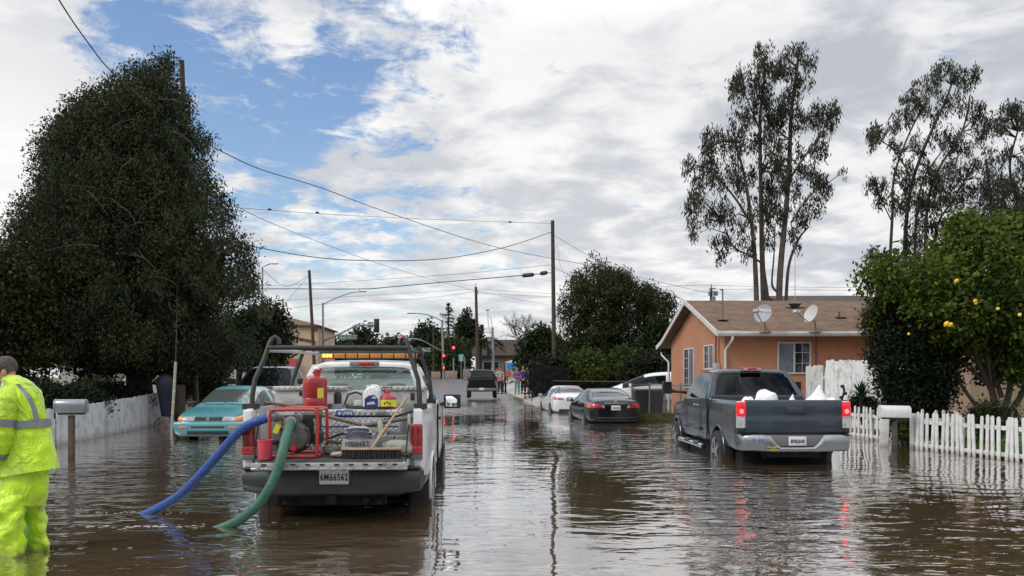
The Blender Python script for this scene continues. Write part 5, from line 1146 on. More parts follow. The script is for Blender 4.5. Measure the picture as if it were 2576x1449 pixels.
# tan two-storey building by the crossing, left
tan = mat('tan_stucco', (.52, .38, .27), .85, var=.08, vscale=.5, bump=.2, bscale=20, dirt=.25, dirtcol=(.3, .2, .14), dscale=.4); tile = mat('roof_tile', (.10, .055, .032), .85, var=.25, vscale=2, bump=.6, bscale=6)
X1 = PX(796, 92)
tb = gable_house('building', 'tan two-storey building with tiled roof and red awnings, left of the crossing', (X1-9.5, 92, 1.0), R(3), 9.5, 12, 6.3, 7.7, tan, tile, (('f', 3.55, 4.95, 2.9, 5.0), ('f', 5.9, 6.9, 3.0, 3.9), ('f', 2.2, 2.9, -.1, 1.6), ('f', 4.6, 5.5, -.2, 1.6), ('r', 3, 4.2, 3.2, 4.8)), hip=True, over=.35)
tb['category'] = 'building'
q = MB(); q.box((9.3, -.05, 5.9), (.5, .5, .35)); q.prism([(3.3, 5.9), (9.3, 4.55), (9.3, 4.35), (3.3, 5.7)], 'Y', -.16, 0); q.build('roof_band', tile, tb)
aw = mat('red_awning', (.26, .03, .035), .6)
for x in (2.1, 4.4, 6.2):
    q = MB(); q.prism([(0, 2.6), (-1.0, 1.7), (-1.0, 1.5), (0, 1.5)], 'X', x, x+1.1); q.build('awning', aw, tb)
# low brown-roofed building beyond the crossing
gable_house('building', 'long low building with dark brown roof beyond the crossing', (PX(1196, 122), 122, 1.2), R(-1), 9.8, 9, 3.7, 5.9, mat('drab_wall', (.20, .15, .12), .85, var=.2, vscale=.6), mat('brown_roof', (.036, .025, .021), .9, var=.2, vscale=.8), (('f', 1.2, 3.4, 1.4, 2.6), ('f', 5.0, 6.5, 1.4, 2.6)), hip=False, over=.6)['category'] = 'building'
gable_house('house', 'low pale building end far behind the crossing trees, left of the traffic signals', (PX(1000, 128), 128, 1.2), 0, 10, 7, 2.6, 4.6, MATS['drab_wall'], MATS['brown_roof'])
pale = mat('pale_wall', (.42, .40, .36), .85, var=.1, vscale=1, dirt=.4, dirtcol=(.25, .25, .22), dscale=1)
gable_house('house', 'pale house glimpsed behind the big dark tree, brown corner post', (PX(150, 44), 44, .3), R(4), 9.5, 8, 3.3, 4.6, pale, shing, (('f', 1.2, 2.6, .9, 2.1), ('f', 5.4, 6.3, .9, 2.2)))
q = MB(); q.box((0, 0, 1.3), (.30, .30, 2.6)); o = q.build('porch_post', armm); o.location = P(337, 985, 41); o.location.z = .3; tag(o, 'dark brown porch post in front of the pale house', 'post')

# ================================================================ fences
wf = mat('picket_white', (.68, .68, .67), .6, dirt=.8, dirtcol=(.30, .27, .22), dscale=4)
mudline(wf, .28, .42, (.22, .17, .12), .75)
def picket(h, w=.072, t=.020):
    q = MB(); n = 6; arc = [(w/2*math.cos(math.pi*i/n), h-.055+.055*math.sin(math.pi*i/n)) for i in range(n+1)]; q.prism([(-w/2, 0), (w/2, 0)]+arc, 'Y', -t/2, t/2); return q
def picket_fence(label, a, b_, n, h, postn=3, lean=0):
    a = Vector(a); b_ = Vector(b_); d = b_-a; rz = math.atan2(d.y, d.x); t = thing('picket_fence', label, 'fence', a, rz, 'white picket fence along the right yard'); L_ = d.length
    base = None
    for i in range(n):
        x = L_*(i+.5)/n
        if base is None: o = picket(h).build('picket', wf, t); base = o
        else: o = base.copy(); C.objects.link(o); o.parent = t
        o.location = (x, -.04+rng.uniform(-.004, .004), rng.uniform(-.028, .02)); o.rotation_euler = (0, R(rng.gauss(0, 1.9)), R(rng.gauss(0, 3)))
    for z in (.38, h-.22):
        q = MB(); q.box((L_/2, .0, z), (L_, .035, .075)); q.build('rail', wf, t)
    for i in range(postn):
        q = MB(); q.box((L_*i/(postn-1), .06, h/2-.05), (.085, .085, h-.05)); q.build('post', wf, t)
    return t
HF = 1.08
picket_fence('long run of white picket fence standing in the water under the lemon tree', (8.47, 17.5, -.28), (9.50, 12.8, -.28), 33, HF, 5)
picket_fence('shorter run of white picket fence between the grey pickup and the white mailbox', (8.40, 21.3, -.28), (8.72, 18.7, -.28), 13, HF, 3)
picket_fence('white picket return fence beside the gate gap, running back into the yard', (8.47, 17.55, -.26), (9.6, 17.9, -.26), 4, HF, 2)
# tall white board fence by the orange house
wb2 = mat('peeling_white', (.66, .67, .66), .75, dirt=1.0, dirtcol=(.20, .18, .15), dscale=3.2, var=.06, vscale=3)
def board_fence(label, a, b_, h0, h1, m_, bw=.14, jag=.03, group=None, sag=0, dog=True, gaps=False):
    a = Vector(a); b_ = Vector(b_); d = b_-a; t = thing('board_fence', label, 'fence', a, math.atan2(d.y, d.x), group); L_ = d.length; n = int(L_/bw); q = MB(); rs = random.Random(5)
    for i in range(n):
        x = bw*(i+.5); h = h0+(h1-h0)*i/n+rs.uniform(-jag, jag)-sag*math.sin(math.pi*i/n); w_ = bw*(.96 if not gaps else rs.uniform(.88, .97)); q.m
        vs = [(x-w_/2, 0), (x+w_/2, 0), (x+w_/2, h-.04), (x+w_/2-.03, h), (x-w_/2+.03, h), (x-w_/2, h-.04)] if dog else [(x-w_/2, 0), (x+w_/2, 0), (x+w_/2, h+rs.uniform(-.02, .02)), (x-w_/2, h)]
        q.prism(vs, 'Y', rs.uniform(-.012, -.006), .012+rs.uniform(-.002, .003))
    q.build('board_panel', m_, t)
    for i in range(int(L_/2.4)+2):
        q = MB(); x = min(i*2.4, L_-.05); q.box((x, .07, (h0+(h1-h0)*x/L_)/2-.1-sag*.5), (.09, .09, h0+(h1-h0)*x/L_-.2-sag)); q.build('post', m_, t)
    for zr9 in (.35, min(h0, h1)-.35-sag): q = MB(); q.box((L_/2, .035, zr9), (L_, .04, .08)); q.build('rail', m_, t)
    return t
board_fence('tall white board fence with flaking paint, right of the house window', (9.16, 24.35, -.1), (10.7, 22.0, -.1), 2.10, 2.12, wb2, group='tall white fences by the orange house')
board_fence('greyer, slightly lower white board fence section meeting the house', (8.98, 25.5, -.1), (9.16, 24.4, -.1), 1.95, 1.98, mat('grey_white_board', (.50, .52, .52), .8, dirt=1.0, dirtcol=(.16, .15, .13), dscale=4), group='tall white fences by the orange house')
# left white board fence
wb3 = mat('old_white_board', (.52, .53, .54), .8, dirt=1.0, dirtcol=(.17, .16, .15), dscale=2.6, var=.1, vscale=5); mudline(wb3, .30, .46, (.20, .16, .12), .7)
board_fence('old white board fence standing in the water along the left yard', (-9.75, 14.6, -.3), (-9.95, 18.2, -.3), 1.16, 1.12, wb3, .13, .022, 'old white board fence on the left', 0, False, True)
board_fence('far run of the old white board fence, ending at the blue-covered post', (-9.96, 18.25, -.3), (-11.25, 27.0, -.3), 1.12, 1.36, wb3, .13, .012, 'old white board fence on the left', .03, False, True)
# chain-link fences
gal = mat('galvanised_post', (.20, .21, .21), .5, .6)
def linkmat(name, col, fill):
    if name in MATS: return MATS[name]
    m = mat(name, col, .9, 0, spec=.05); nt = m.node_tree; N = nt.nodes; L = nt.links; b = N['Principled BSDF']; tc = N.new('ShaderNodeTexCoord'); sp = N.new('ShaderNodeSeparateXYZ'); L.new(tc.outputs['Object'], sp.inputs[0])
    def mt(op, a, b_=None):
        n = N.new('ShaderNodeMath'); n.operation = op
        for i, v in enumerate((a, b_)):
            if v is None: continue
            if isinstance(v, (int, float)): n.inputs[i].default_value = v
            else: L.new(v, n.inputs[i])
        return n.outputs[0]
    o = []
    for s in (1, -1): o.append(mt('LESS_THAN', mt('ABSOLUTE', mt('SUBTRACT', mt('FRACT', mt('MULTIPLY', mt('ADD', sp.outputs[0], mt('MULTIPLY', sp.outputs[2], s)), 12.)), .5)), fill))
    L.new(mt('MAXIMUM', o[0], o[1]), b.inputs['Alpha']); return m
def chainlink(label, pts, h, m_, postm, toprail=True, group='chain-link fences'):
    t = thing('chain_link_fence', label, 'fence', pts[0], 0, group); o = Vector(pts[0]); P_ = [Vector(p)-o for p in pts]
    for i in range(len(P_)-1):
        a, b_ = P_[i], P_[i+1]; d = b_-a; q = MB(); L_ = Vector((d.x, d.y, 0)).length
        q.add([(0, 0, .03), (L_, 0, .03+d.z), (L_, 0, h+d.z), (0, 0, h)], [(0, 1, 2, 3)]); e = q.build('wire_mesh', m_, t); e.location = a; e.rotation_euler = (0, 0, math.atan2(d.y, d.x))
        if toprail: q = MB(); q.tube([a+Vector((0, 0, h)), b_+Vector((0, 0, h))], .022, 6); q.build('top_rail', postm, t)
    for p in P_: q = MB(); q.tube([p+Vector((0, 0, -.4)), p+Vector((0, 0, h+.06))], .032, 8); q.build('post', postm, t)
    return t
lk = linkmat('wire_grey', (.10, .10, .10), .06)
chainlink('grey chain-link fence in front of the bins beside the orange house', [(PX(1590, 31), 31, .02), (PX(1634, 31.5), 31.5, .02), (PX(1672, 31), 31, .02), (PX(1712, 30), 30, .02), (PX(1748, 29), 29, .02)], 1.22, lk, gal)
lk2 = linkmat('wire_dark', (.006, .007, .007), .17)
chainlink('tall dark screened chain-link fence corner by the waiting people', [(PX(1338, 49), 49, .45), (PX(1362, 47.5), 47.5, .4), (PX(1392, 46), 46, .2), (PX(1430, 45), 45, .1)], 1.85, lk2, mat('post_dark', (.010, .011, .011), .9, spec=.1))
chainlink('low dark fence behind the two parked sedans', [(PX(1396, 44), 44, .05), (PX(1455, 43.5), 43.5, .05), (PX(1520, 43), 43, .05), (PX(1592, 42), 42, .05)], 1.25, lk2, MATS['post_dark'])
q = MB(); q.bar(P(1392, 958, 43.9), P(1590, 960, 42.0), .04, .06); tag(q.build('top_board', mat('dark_board', (.045, .034, .028), .8), rebase=True), 'brown top board along the low dark fence behind the sedans', 'board')

# ================================================================ mailboxes, bins, posts
def mailbox(label, x, y, zb, zt, post_d, bm__, pm, L_=.52, rz=0, tilt=0, r=.1):
    t = thing('mailbox', label, 'mailbox', (x, y, -.3), rz, 'kerbside mailboxes'); q = MB(); H_ = zt-zb; prof = [(-r, 0), (r, 0), (r, H_-r)]+[(r*math.cos(a), H_-r+r*math.sin(a)) for a in [math.pi*i/10 for i in range(1, 10)]]+[(-r, H_-r)]
    q.prism(prof, 'X', -L_/2, L_/2); o = q.build('box', bm__, t, bevel=.006, ang=50); o.location = (0, 0, zb+.3); o.rotation_euler = (0, R(tilt), 0)
    q = MB(); q.prism([(p[0]*1.04, p[1]*1.02) for p in prof], 'X', -L_/2-.012, -L_/2+.02); q.build('door', bm__, o, ang=50)
    q = MB(); q.box((0, 0, -.02), (L_*.8, r*1.7, .03)); q.build('mount', pm, o)
    q = MB(); q.box((0, 0, (zb+.3)/2-.3), (post_d, post_d, zb+.3+.5)); q.build('post', pm, t, bevel=.006); return t
postw = mat('old_wood_post', (.075, .055, .042), .85, var=.3, vscale=8, bump=.4, bscale=30); mudline(postw, .30, .42, (.03, .022, .016), .8)
mailbox('silver grey metal mailbox on a dark wooden post standing in the water', PX(180, 15.3), 15.3, PZ(1038, 15.3), PZ(1004, 15.3), .095, mat('mailbox_silver', (.27, .28, .30), .32, .6, dirt=.3, dirtcol=(.15, .15, .15), dscale=5), postw, .54, R(4))
mailbox('white dented mailbox with peeling numbers by the gate gap', PX(2250, 17.4), 17.4, PZ(1050, 17.4), PZ(1020, 17.4), .09, mat('mailbox_white', (.66, .66, .64), .5, dirt=.4, dirtcol=(.35, .32, .28), dscale=7), postw, .60, R(-3), 1, .12)
q = MB(); q.box((0, 0, .60), (.20, .03, 1.1)); o = q.build('white_board', wf, bevel=.01); o.location = (PX(2222, 18.2), 18.2, -.3); o.rotation_euler = (0, R(2), 0); tag(o, 'single broad white board propped behind the white mailbox', 'board')
def bin_(label, x, y, z, rz, m_, g='wheelie bins behind the chain-link fence'):
    t = thing('wheelie_bin', label, 'bin', (x, y, z), rz, g); q = MB()
    q.loft([[Vector((sx*w_, sy*d_+dy, zz)) for sx, sy in ((-1, -1), (1, -1), (1, 1), (-1, 1))] for zz, w_, d_, dy in ((.05, .22, .24, .02), (.9, .28, .30, 0), (.95, .30, .33, 0))]); q.build('body', m_, t, bevel=.03, seg=3)
    q = MB(); q.loft([[Vector((sx*w_, sy*d_, zz)) for sx, sy in ((-1, -1), (1, -1), (1, 1), (-1, 1))] for zz, w_, d_ in ((.955, .31, .34), (1.0, .30, .33), (1.04, .22, .25))]); q.build('lid', m_, t, bevel=.015)
    for s in (-1, 1): q = MB(); q.lathe([(.10, -.025), (.10, .025)], 14, (s*.25, .26, .10), 'X'); q.build('wheel', tyre_m, t)
    return t
bg_ = mat('bin_grey', (.028, .03, .032), .5); bn_ = mat('bin_navy', (.022, .026, .035), .5)
bin_('dark grey wheelie bin, left of the two behind the chain-link fence', PX(1612, 32.3), 32.3, .03, R(6), bg_); bin_('navy wheelie bin, right of the two behind the chain-link fence', PX(1650, 32.5), 32.5, .03, R(-4), bn_)
# guy wire guard
t = thing('guy_wire', 'leaning grey guy-wire guard with yellow bands beside the teal sedan', 'guy wire', P(432, 1068, 23.4)); t.location.z = -.3
a = Vector(P(433, 1062, 23.4)); b_ = Vector(P(442, 911, 23.9)); a = a-(b_-a)*.2
q = MB(); q.tube([a, b_], .042, 8); gg = q.build('guard', mat('guard_grey', (.24, .25, .25), .5), t, world=True)
q = MB(); [q.tube([a.lerp(b_, k), a.lerp(b_, k+.025)], .044, 8) for k in (.28, .42, .57, .72)]; q.build('yellow_band', mat('band_yellow', (.55, .34, .02), .5), gg, world=True)
q = MB(); q.tube([b_, P(455, 300, 29)], .005, 5); q.build('steel_wire', mat('wire_steel', (.12, .12, .12), .5, .6), t, world=True)
# blue-covered shape by the fence end
navy = mat('navy_tarp', (.006, .009, .026), .6, bump=.6, bscale=9)
q = MB(); rings = []
for (y_, xl, xr) in ((1070, 407, 429), (1040, 406, 431), (1010, 401, 434), (985, 397, 438), (965, 393, 441), (952, 396, 438), (944, 404, 430), (941, 412, 422)):
    c = P((xl+xr)/2, y_, 25.2); rx = (xr-xl)/2*25.2/F
    rings.append([c+Vector((rx*math.cos(k*math.pi/9)*(1+.05*math.sin(k*2.1)), rx*.8*math.sin(k*math.pi/9), 0)) for k in range(18)])
q.loft(rings); tag(q.build('garden_umbrella', navy, rebase=True, ang=70), 'closed thing under a dark navy cover at the end of the left white fence', 'covered umbrella')
q = MB(); q.loft([[P(415, 1072, 25.2)+Vector((.35*math.cos(a)*f, .3*math.sin(a)*f, z)) for a in [k*math.pi/8 for k in range(16)]] for z, f in ((-.2, 1), (.12, .9), (.28, .55), (.32, .2))]); tag(q.build('rubbish_pile', mat('debris', (.14, .11, .10), .9, var=.6, vscale=8, bump=1, bscale=12), rebase=True), 'small heap of debris at the foot of the navy cover', 'debris')
q = MB(); q.tube([P(452, 1068, 26), P(452, 968, 26)], .17, 10); tag(q.build('stump', postw, rebase=True), 'brown stump between the grey guard and the teal sedan', 'stump')

# ================================================================ utility poles, lamps, signals
polem = mat('pole_wood', (.060, .040, .030), .85, var=.3, vscale=4, bump=.3, bscale=20)
def upole(label, xb, yb, xt, yt, d, r, extras=None, group='wooden utility poles'):
    a = P(xb, yb, d); b_ = P(xt, yt, d); t = thing('utility_pole', label, 'utility pole', a, 0, group); q = MB(); a2 = a-(b_-a).normalized()*1.0; q.tube([a2, b_], [r*1.15, r*.85], 12); q.build('pole', polem, t, world=True)
    if extras: extras(t)
    return t
PL1 = upole('near utility pole with its bare top rising behind the big dark tree', 493, 1030, 457, 152, 30, .105)
PL2 = upole('tallest whole utility pole in view, in front of the feathery tree', 1395, 985, 1390, 555, 52, .13, None)
PL3 = upole('leaning utility pole in front of the tan building', 792, 945, 778, 680, 76, .15)
PL4 = upole('utility pole between the crossing trees, with a pin on top', 1203, 955, 1197, 722, 108, .20, lambda t: (MB().tube([P(1197, 724, 108), P(1197, 712, 108)], .05, 6).tube([P(1195, 730, 108), P(1201, 740, 107.8), P(1202, 732, 107.8)], .07, 6)).build('pin', gal, t, world=True))
def ex5(t):
    q = MB(); q.tube([P(1789, 716, 88), P(1789, 730, 88)], .06, 6)
    for y_ in (727, 735, 741): q.bar(P(1783, y_, 88), P(1800, y_-2, 88), .08, .08)
    q.build('crossarm', polem, t, world=True)
    for x_ in (1797, 1785, 1803): q = MB(); q.tube([P(x_, 733, 87.7), P(x_, 744, 87.7)], .13, 10); q.build('insulator', gal, t, world=True)
    q = MB(); q.tube([P(1795, 746, 87.6), P(1795, 757, 87.6)], .22, 12); q.build('transformer', gal, t, world=True)
upole('distant utility pole with crossarms and transformer over the orange house ridge', 1789, 960, 1789, 728, 88, .17, ex5)
upole('thin dark pole among the trees left of the first signal mast', 1091, 950, 1090, 818, 112, .10)
wirem = mat('wire_black', (.02, .02, .022), .6)
def wire(pts, r, label, n=24):
    """cable between hung points; each pt = (photo x, y, distance); catenary-like smooth sag"""
    q = MB(); v = smooth([P(*p) for p in pts], 10) if len(pts) > 2 else [P(*pts[0]).lerp(P(*pts[1]), i/12) for i in range(13)]
    q.tube(v, r, 5); o = q.build('overhead_cable', wirem, rebase=True, ang=80); return tag(o, label, 'cable', 'overhead cables')
wire([(40, -190, 12), (150, 2, 14.5), (220, 105, 17), (285, 184, 20), (400, 285, 26), (462, 330, 30)], .014, 'thick twisted cable dropping from the top left corner into the big tree')
wire([(462, 330, 30), (640, 420, 34), (800, 470, 38), (1000, 543, 46), (1250, 622, 60), (1480, 668, 70), (1740, 728, 84), (1789, 737, 88)], .020, 'long cable from the big tree past the tall pole to the distant transformer pole')
wire([(470, 505, 30), (615, 524, 34), (900, 543, 40), (1200, 556, 47), (1388, 562, 52)], .010, 'highest thin spacer cable running to the top of the tall pole')
for i, (x_, y_, d) in enumerate(((678, 527, 35.3), (798, 535, 37.8), (1283, 558.5, 49))): q = MB(); q.tube([P(x_-4, y_, d), P(x_+4, y_, d)], .045, 8); tag(q.build('cable_marker', wirem, rebase=True), ('small black marker on the highest cable, nearest the big tree', 'tiny middle marker on the highest cable', 'small marker on the highest cable near the tall pole')[i], 'cable fitting')
wire([(480, 440, 30), (620, 532, 36), (800, 608, 46), (1000, 678, 62), (1190, 729, 82), (1380, 768, 108)], .013, 'thin cable slanting down from the big tree behind the crossing pole')
wire([(560, 600, 34), (680, 629, 36), (820, 650, 40), (960, 656, 43), (1120, 650, 46), (1270, 622, 49), (1389, 583, 52)], .020, 'deeply sagging cable that climbs to the tall pole')
wire([(500, 735, 60), (645, 727, 58), (900, 727, 56), (980, 722, 55), (1100, 711, 54), (1300, 694, 53), (1390, 686, 52)], .028, 'heavy cable bundle with splice boxes left of the tall pole')
for x0, x1, y_, lab in ((1313, 1344, 692, 'long black splice case on the heavy cable'), (1358, 1378, 687, 'shorter black splice case next to the tall pole')):
    q = MB(); q.tube([P(x0, y_+2, 52.6), P(x0+4, y_+1, 52.6), P(x1-4, y_-1, 52.4), P(x1, y_-2, 52.4)], [.05, .13, .13, .05], 10); tag(q.build('splice_case', wirem, rebase=True), lab, 'cable fitting')
wire([(560, 722, 60), (760, 715, 58), (1000, 700, 56), (1200, 685, 54), (1390, 666, 52)], .011, 'thin cable just above the heavy bundle')
wire([(1391, 590, 52), (1480, 643, 49), (1560, 681, 45), (1660, 728, 39), (1750, 768, 32)], .013, 'service cable from the tall pole down to the gable of the orange house')
wire([(1391, 672, 52), (1450, 698, 60), (1520, 722, 72)], .012, 'short cable from the tall pole into the feathery tree')
wire([(1392, 640, 52), (1402, 620, 51), (1410, 668, 50.5), (1430, 712, 50)], .008, 'thin drop wire hanging beside the tall pole')
wire([(1789, 718, 88), (1980, 722, 88), (2260, 724, 88)], .016, 'upper thin cable over the orange house'); wire([(1789, 727, 88), (1980, 729, 88), (2260, 731, 88)], .016, 'lower thin cable over the orange house'); wire([(1600, 723, 90), (1700, 719, 89), (1789, 717, 88)], .016, 'thin cable left of the transformer pole')
wire([(640, 660, 70), (668, 684, 72), (720, 721, 74), (778, 692, 76)], .018, 'drooping loop of cable to the leaning pole')
wire([(778, 694, 76), (745, 730, 76), (690, 800, 75)], .014, 'short steep guy from the leaning pole')
wire([(640, 760, 100), (900, 745, 102), (1197, 727, 108)], .016, 'upper faint far cable to the crossing pole'); wire([(620, 790, 98), (850, 762, 102), (1050, 752, 105), (1197, 733, 108)], .016, 'lower faint far cable to the crossing pole')
wire([(1197, 727, 108), (1290, 733, 106), (1390, 739, 104)], .016, 'upper far cable right of the crossing pole'); wire([(1197, 737, 108), (1290, 742, 106), (1390, 747, 104)], .016, 'lower far cable right of the crossing pole')
wire([(900, 852, 96), (1010, 846, 98), (1100, 838, 100), (1200, 800, 108)], .016, 'low cable above the crossing, behind the near signal')
galv = mat('galvanised_mast', (.26, .27, .28), .5, .5); sig = mat('signal_black', (.015, .016, .015), .6); signm = mat('sign_green', (.012, .055, .035), .5)
redlit = mat('signal_red_lit', (1, .05, .05), .3, emit=(1, .035, .04), estr=7); dark_lens = mat('signal_lens_off', (.04, .03, .02), .2)
def signal_head(par, x_, y_, d, h=1.07, lit=None, face='front', back=False):
    """three-lamp head centred at a photo position"""
    p = P(x_, y_, d); q = MB(); q.box(p, (.34, .26, h)); 
    if back: q.box(p+Vector((0, .1, 0)), (.56, .02, h+.24))
    o = q.build('signal_head', sig, par, world=True, bevel=.02)
    if face == 'front':
        for k in range(3):
            z = h*(.32-.32*k); c = p+Vector((0, -.135, z)); L_ = MB(); L_.lathe([(.125, 0), (.11, -.02), (.004, -.035)], 16, c, 'Y'); L_.build('lamp', redlit if lit == k else dark_lens, o, world=True)
            v = MB(); v.add([c+Vector((.15*math.cos(a), yy, .15*math.sin(a))) for yy in (0, -.2) for a in [R(-20+22*i) for i in range(11)]], [(i, i+1, i+12, i+11) for i in range(10)]); v.build('visor', sig, o, world=True)
    return o
def street_sign(par, x0, x1, y_, d, body, h=.62):
    a, b_ = P(x0, y_, d), P(x1, y_, d); q = MB(); q.box((a+b_)/2, ((b_-a).length, .05, h)); s_ = q.build('street_sign', signm, par, world=True, bevel=.01)
    q = MB(); c = (a+b_)/2; w_ = (b_-a).length; [q.box(c+Vector((0, -.03, z)), (w_-.06, .006, .03)) for z in (h/2-.05, -h/2+.05)]; q.build('sign_border', plate_m, s_, world=True)
    o = text(body, h*.62, plate_m, s_, tuple(c+Vector((0, -.032, -.02))-par.location), name='sign_lettering', bold=.006, sx=(w_*.86)/(h*.62*6.6)); return s_
# left mast
t = thing('traffic_signal', 'left signal mast of the crossing, its arm holding a head seen from the back', 'traffic signal', P(813, 955, 94), 0, 'signal masts at the crossing')
q = MB(); q.tube([P(814, 958, 94), P(812, 762, 94)], [.16, .11], 10); q.build('pole', galv, t, world=True)
q = MB(); q.tube(smooth([P(812, 766, 94), P(850, 748, 93), P(885, 736, 92), P(905, 734, 91.5), P(918, 733, 91)], 5), .055, 6); q.box(P(914, 733.5, 91.2), (.7, .25, .10)); q.tube([P(904, 733, 91.5), P(904, 726, 91.5)], .03, 6); q.build('luminaire_arm', galv, t, world=True)
q = MB(); q.tube(smooth([P(813, 858, 94), P(850, 842, 92), P(890, 822, 90), P(905, 818, 89), P(945, 817, 87)], 5), [.09]*20+[.06], 8); [q.tube([P(x_, y_, 90), P(x_, 848, 90)], .02, 5) for x_, y_ in ((862, 836), (890, 822))]; q.tube([P(904, 819, 89), P(904, 812, 89)], .03, 6); q.build('mast_arm', galv, t, world=True)
q = MB(); q.box(P(932, 817, 88), (.62, .05, .62)); q.build('small_panel', mat('panel_grey', (.24, .26, .28), .6), t, world=True)
signal_head(t, 947, 819, 87, 1.2, face='back', back=True)
street_sign(t, 850, 900, 848, 89.8, 'North Main St', .48)
# middle mast
t = thing('traffic_signal', 'middle signal mast of the crossing with two lit red heads and curved lamp arm', 'traffic signal', P(1115, 952, 96), 0, 'signal masts at the crossing')
q = MB(); q.tube([P(1116, 955, 96), P(1112, 806, 96)], [.15, .11], 10); q.build('pole', galv, t, world=True)
q = MB(); q.tube(smooth([P(1112, 808, 96), P(1085, 795, 95), P(1058, 789, 94), P(1028, 788, 93)], 5), .055, 6); q.tube([P(1042, 788, 93.5), P(1042, 781, 93.5)], .03, 6); q.box(P(1032, 788.5, 93), (.7, .25, .1)); q.build('luminaire_arm', galv, t, world=True)
q = MB(); q.tube(smooth([P(1113, 884, 96), P(1090, 872, 94), P(1065, 858, 92), P(1045, 853, 90), P(1009, 852, 88)], 5), .08, 8); q.build('mast_arm', galv, t, world=True)
signal_head(t, 1009, 856, 87.8, 1.1, 0); signal_head(t, 1117, 902, 95.6, 1.0, 0); 
street_sign(t, 1040, 1085, 880, 91, 'North Main St', .46)
q = MB(); q.box(P(1115, 925, 95.6), (.4, .3, .45)); ph_ = q.build('walk_signal', sig, t, world=True); q = MB(); q.box(P(1116, 925, 95.4), (.14, .02, .24)); q.build('lit_hand', mat('hand_lit', (1, .2, .05), .4, emit=(1, .14, .04), estr=2.5), ph_, world=True)
# free-standing signal
t = thing('traffic_signal', 'short signal post with one large lit red lamp left of the dark suv', 'traffic signal', P(1141, 968, 84), 0, 'signal masts at the crossing')
q = MB(); q.tube([P(1141, 970, 84), P(1141, 872, 84)], .07, 8); q.build('pole', galv, t, world=True); signal_head(t, 1141, 885, 83.6, 1.25, 0)
q = MB(); q.tube([P(1160, 972, 82), P(1160, 895, 82)], .035, 6); tp = thing('road_sign', 'pale green sign on a thin post right of the large red signal', 'sign', P(1160, 972, 82)); q.build('post', galv, tp, world=True)
q = MB(); q.box(P(1160, 900, 81.8), (.46, .03, .70)); sg = q.build('sign_plate', mat('sign_mint', (.12, .36, .30), .5), tp, world=True); q = MB(); [q.box(P(1160, y_, 81.6), (.28, .02, .05)) for y_ in (896, 901, 906)]; q.build('sign_lines', plate_m, sg, world=True)
# right masts
t = thing('traffic_signal', 'thick grey signal mast right of the suv with a dark side-facing head', 'traffic signal', P(1240, 965, 86), 0, 'signal masts at the crossing')
q = MB(); q.tube([P(1241, 968, 86), P(1239, 824, 86)], [.17, .13], 10); q.build('pole', galv, t, world=True)
q = MB(); q.tube(smooth([P(1238, 850, 86), P(1232, 830, 86.5), P(1228, 810, 87), P(1227, 782, 88)], 5), .05, 6); q.box(P(1227, 780, 88), (.35, .2, .12)); q.tube([P(1239, 826, 86), P(1236, 805, 86), P(1233, 796, 86)], .035, 6); q.build('luminaire_arm', galv, t, world=True)
signal_head(t, 1213, 828, 90, 1.0); signal_head(t, 1229, 888, 85.8, 1.15); signal_head(t, 1169, 888, 97, .8)
q = MB(); q.tube([P(1213, 836, 90), P(1239, 836, 86)], .04, 6); q.box(P(1231, 853, 86), (.35, .3, .45)); q.bar(P(1238, 848, 86), P(1253, 852, 86), .1, .06); q.tube([P(1169, 892, 97), P(1169, 958, 97)], .07, 6); q.build('bracket', galv, t, world=True)
t = thing('street_lamp', 'small lamp head poking out of the right side of the big dark tree', 'street lamp', P(660, 700, 60)); q = MB(); q.tube([P(660, 900, 60), P(660, 672, 60), P(680, 663, 60)], .06, 6); q.build('arm', galv, t, world=True); q = MB(); q.ball(P(690, 663, 60), (.35, .15, .07), 6); q.build('lamp_head', mat('lamp_white', (.6, .6, .6), .4), t, world=True)

# ================================================================ far details right of the suv
def slab(name, x0, x1, y0, y1, d, m_, label, cat, th=.15):
    a, b_ = P(x0, y0, d), P(x1, y1, d); q = MB(); q.box((a+b_)/2, (abs(b_.x-a.x), th, abs(b_.z-a.z))); return tag(q.build(name, m_, rebase=True, bevel=.01), label, cat)
mural = thing('painted_kiosk', 'low white hut with bright painted panels behind the waiting people', 'kiosk', P(1300, 960, 74))
q = MB(); q.box((P(1270, 905, 74)+P(1345, 958, 74))/2, (2.6, 1.6, 1.9)); q.prism([(-1.5, 0), (1.0, 0), (1.2, .35), (.3, .75)], 'Y', 73, 75); 
q = MB(); a, b_ = P(1272, 912, 74), P(1345, 958, 74); q.box((a+b_)/2, (b_.x-a.x, 1.5, a.z-b_.z)); q.build('wall', mat('hut_white', (.42, .42, .40), .7, dirt=.6, dirtcol=(.2, .22, .2), dscale=2), mural, world=True)
q = MB(); q.loft([[P(1268, 912, 73.2), P(1350, 912, 73.2), P(1340, 900, 74), P(1290, 905, 74)], [P(1268, 912, 75), P(1350, 912, 75), P(1340, 900, 75), P(1290, 905, 75)]]); q.build('roof', mat('hut_roof', (.30, .32, .34), .6), mural, world=True)
for x0, x1, y0, y1, col in ((1275, 1298, 915, 928, (.02, .22, .55)), (1316, 1328, 918, 930, (.35, .04, .12)), (1300, 1312, 916, 924, (.5, .32, .04)), (1272, 1284, 932, 946, (.45, .09, .05)), (1288, 1306, 934, 948, (.18, .36, .06)), (1308, 1322, 934, 944, (.50, .52, .5))):
    a, b_ = P(x0, y0, 73.2), P(x1, y1, 73.2); q = MB(); q.box((a+b_)/2, (abs(b_.x-a.x), .04, abs(a.z-b_.z))); q.build('painted_panel', mat('panel_%d' % int(col[0]*999+col[2]*99), col, .6), mural, world=True)
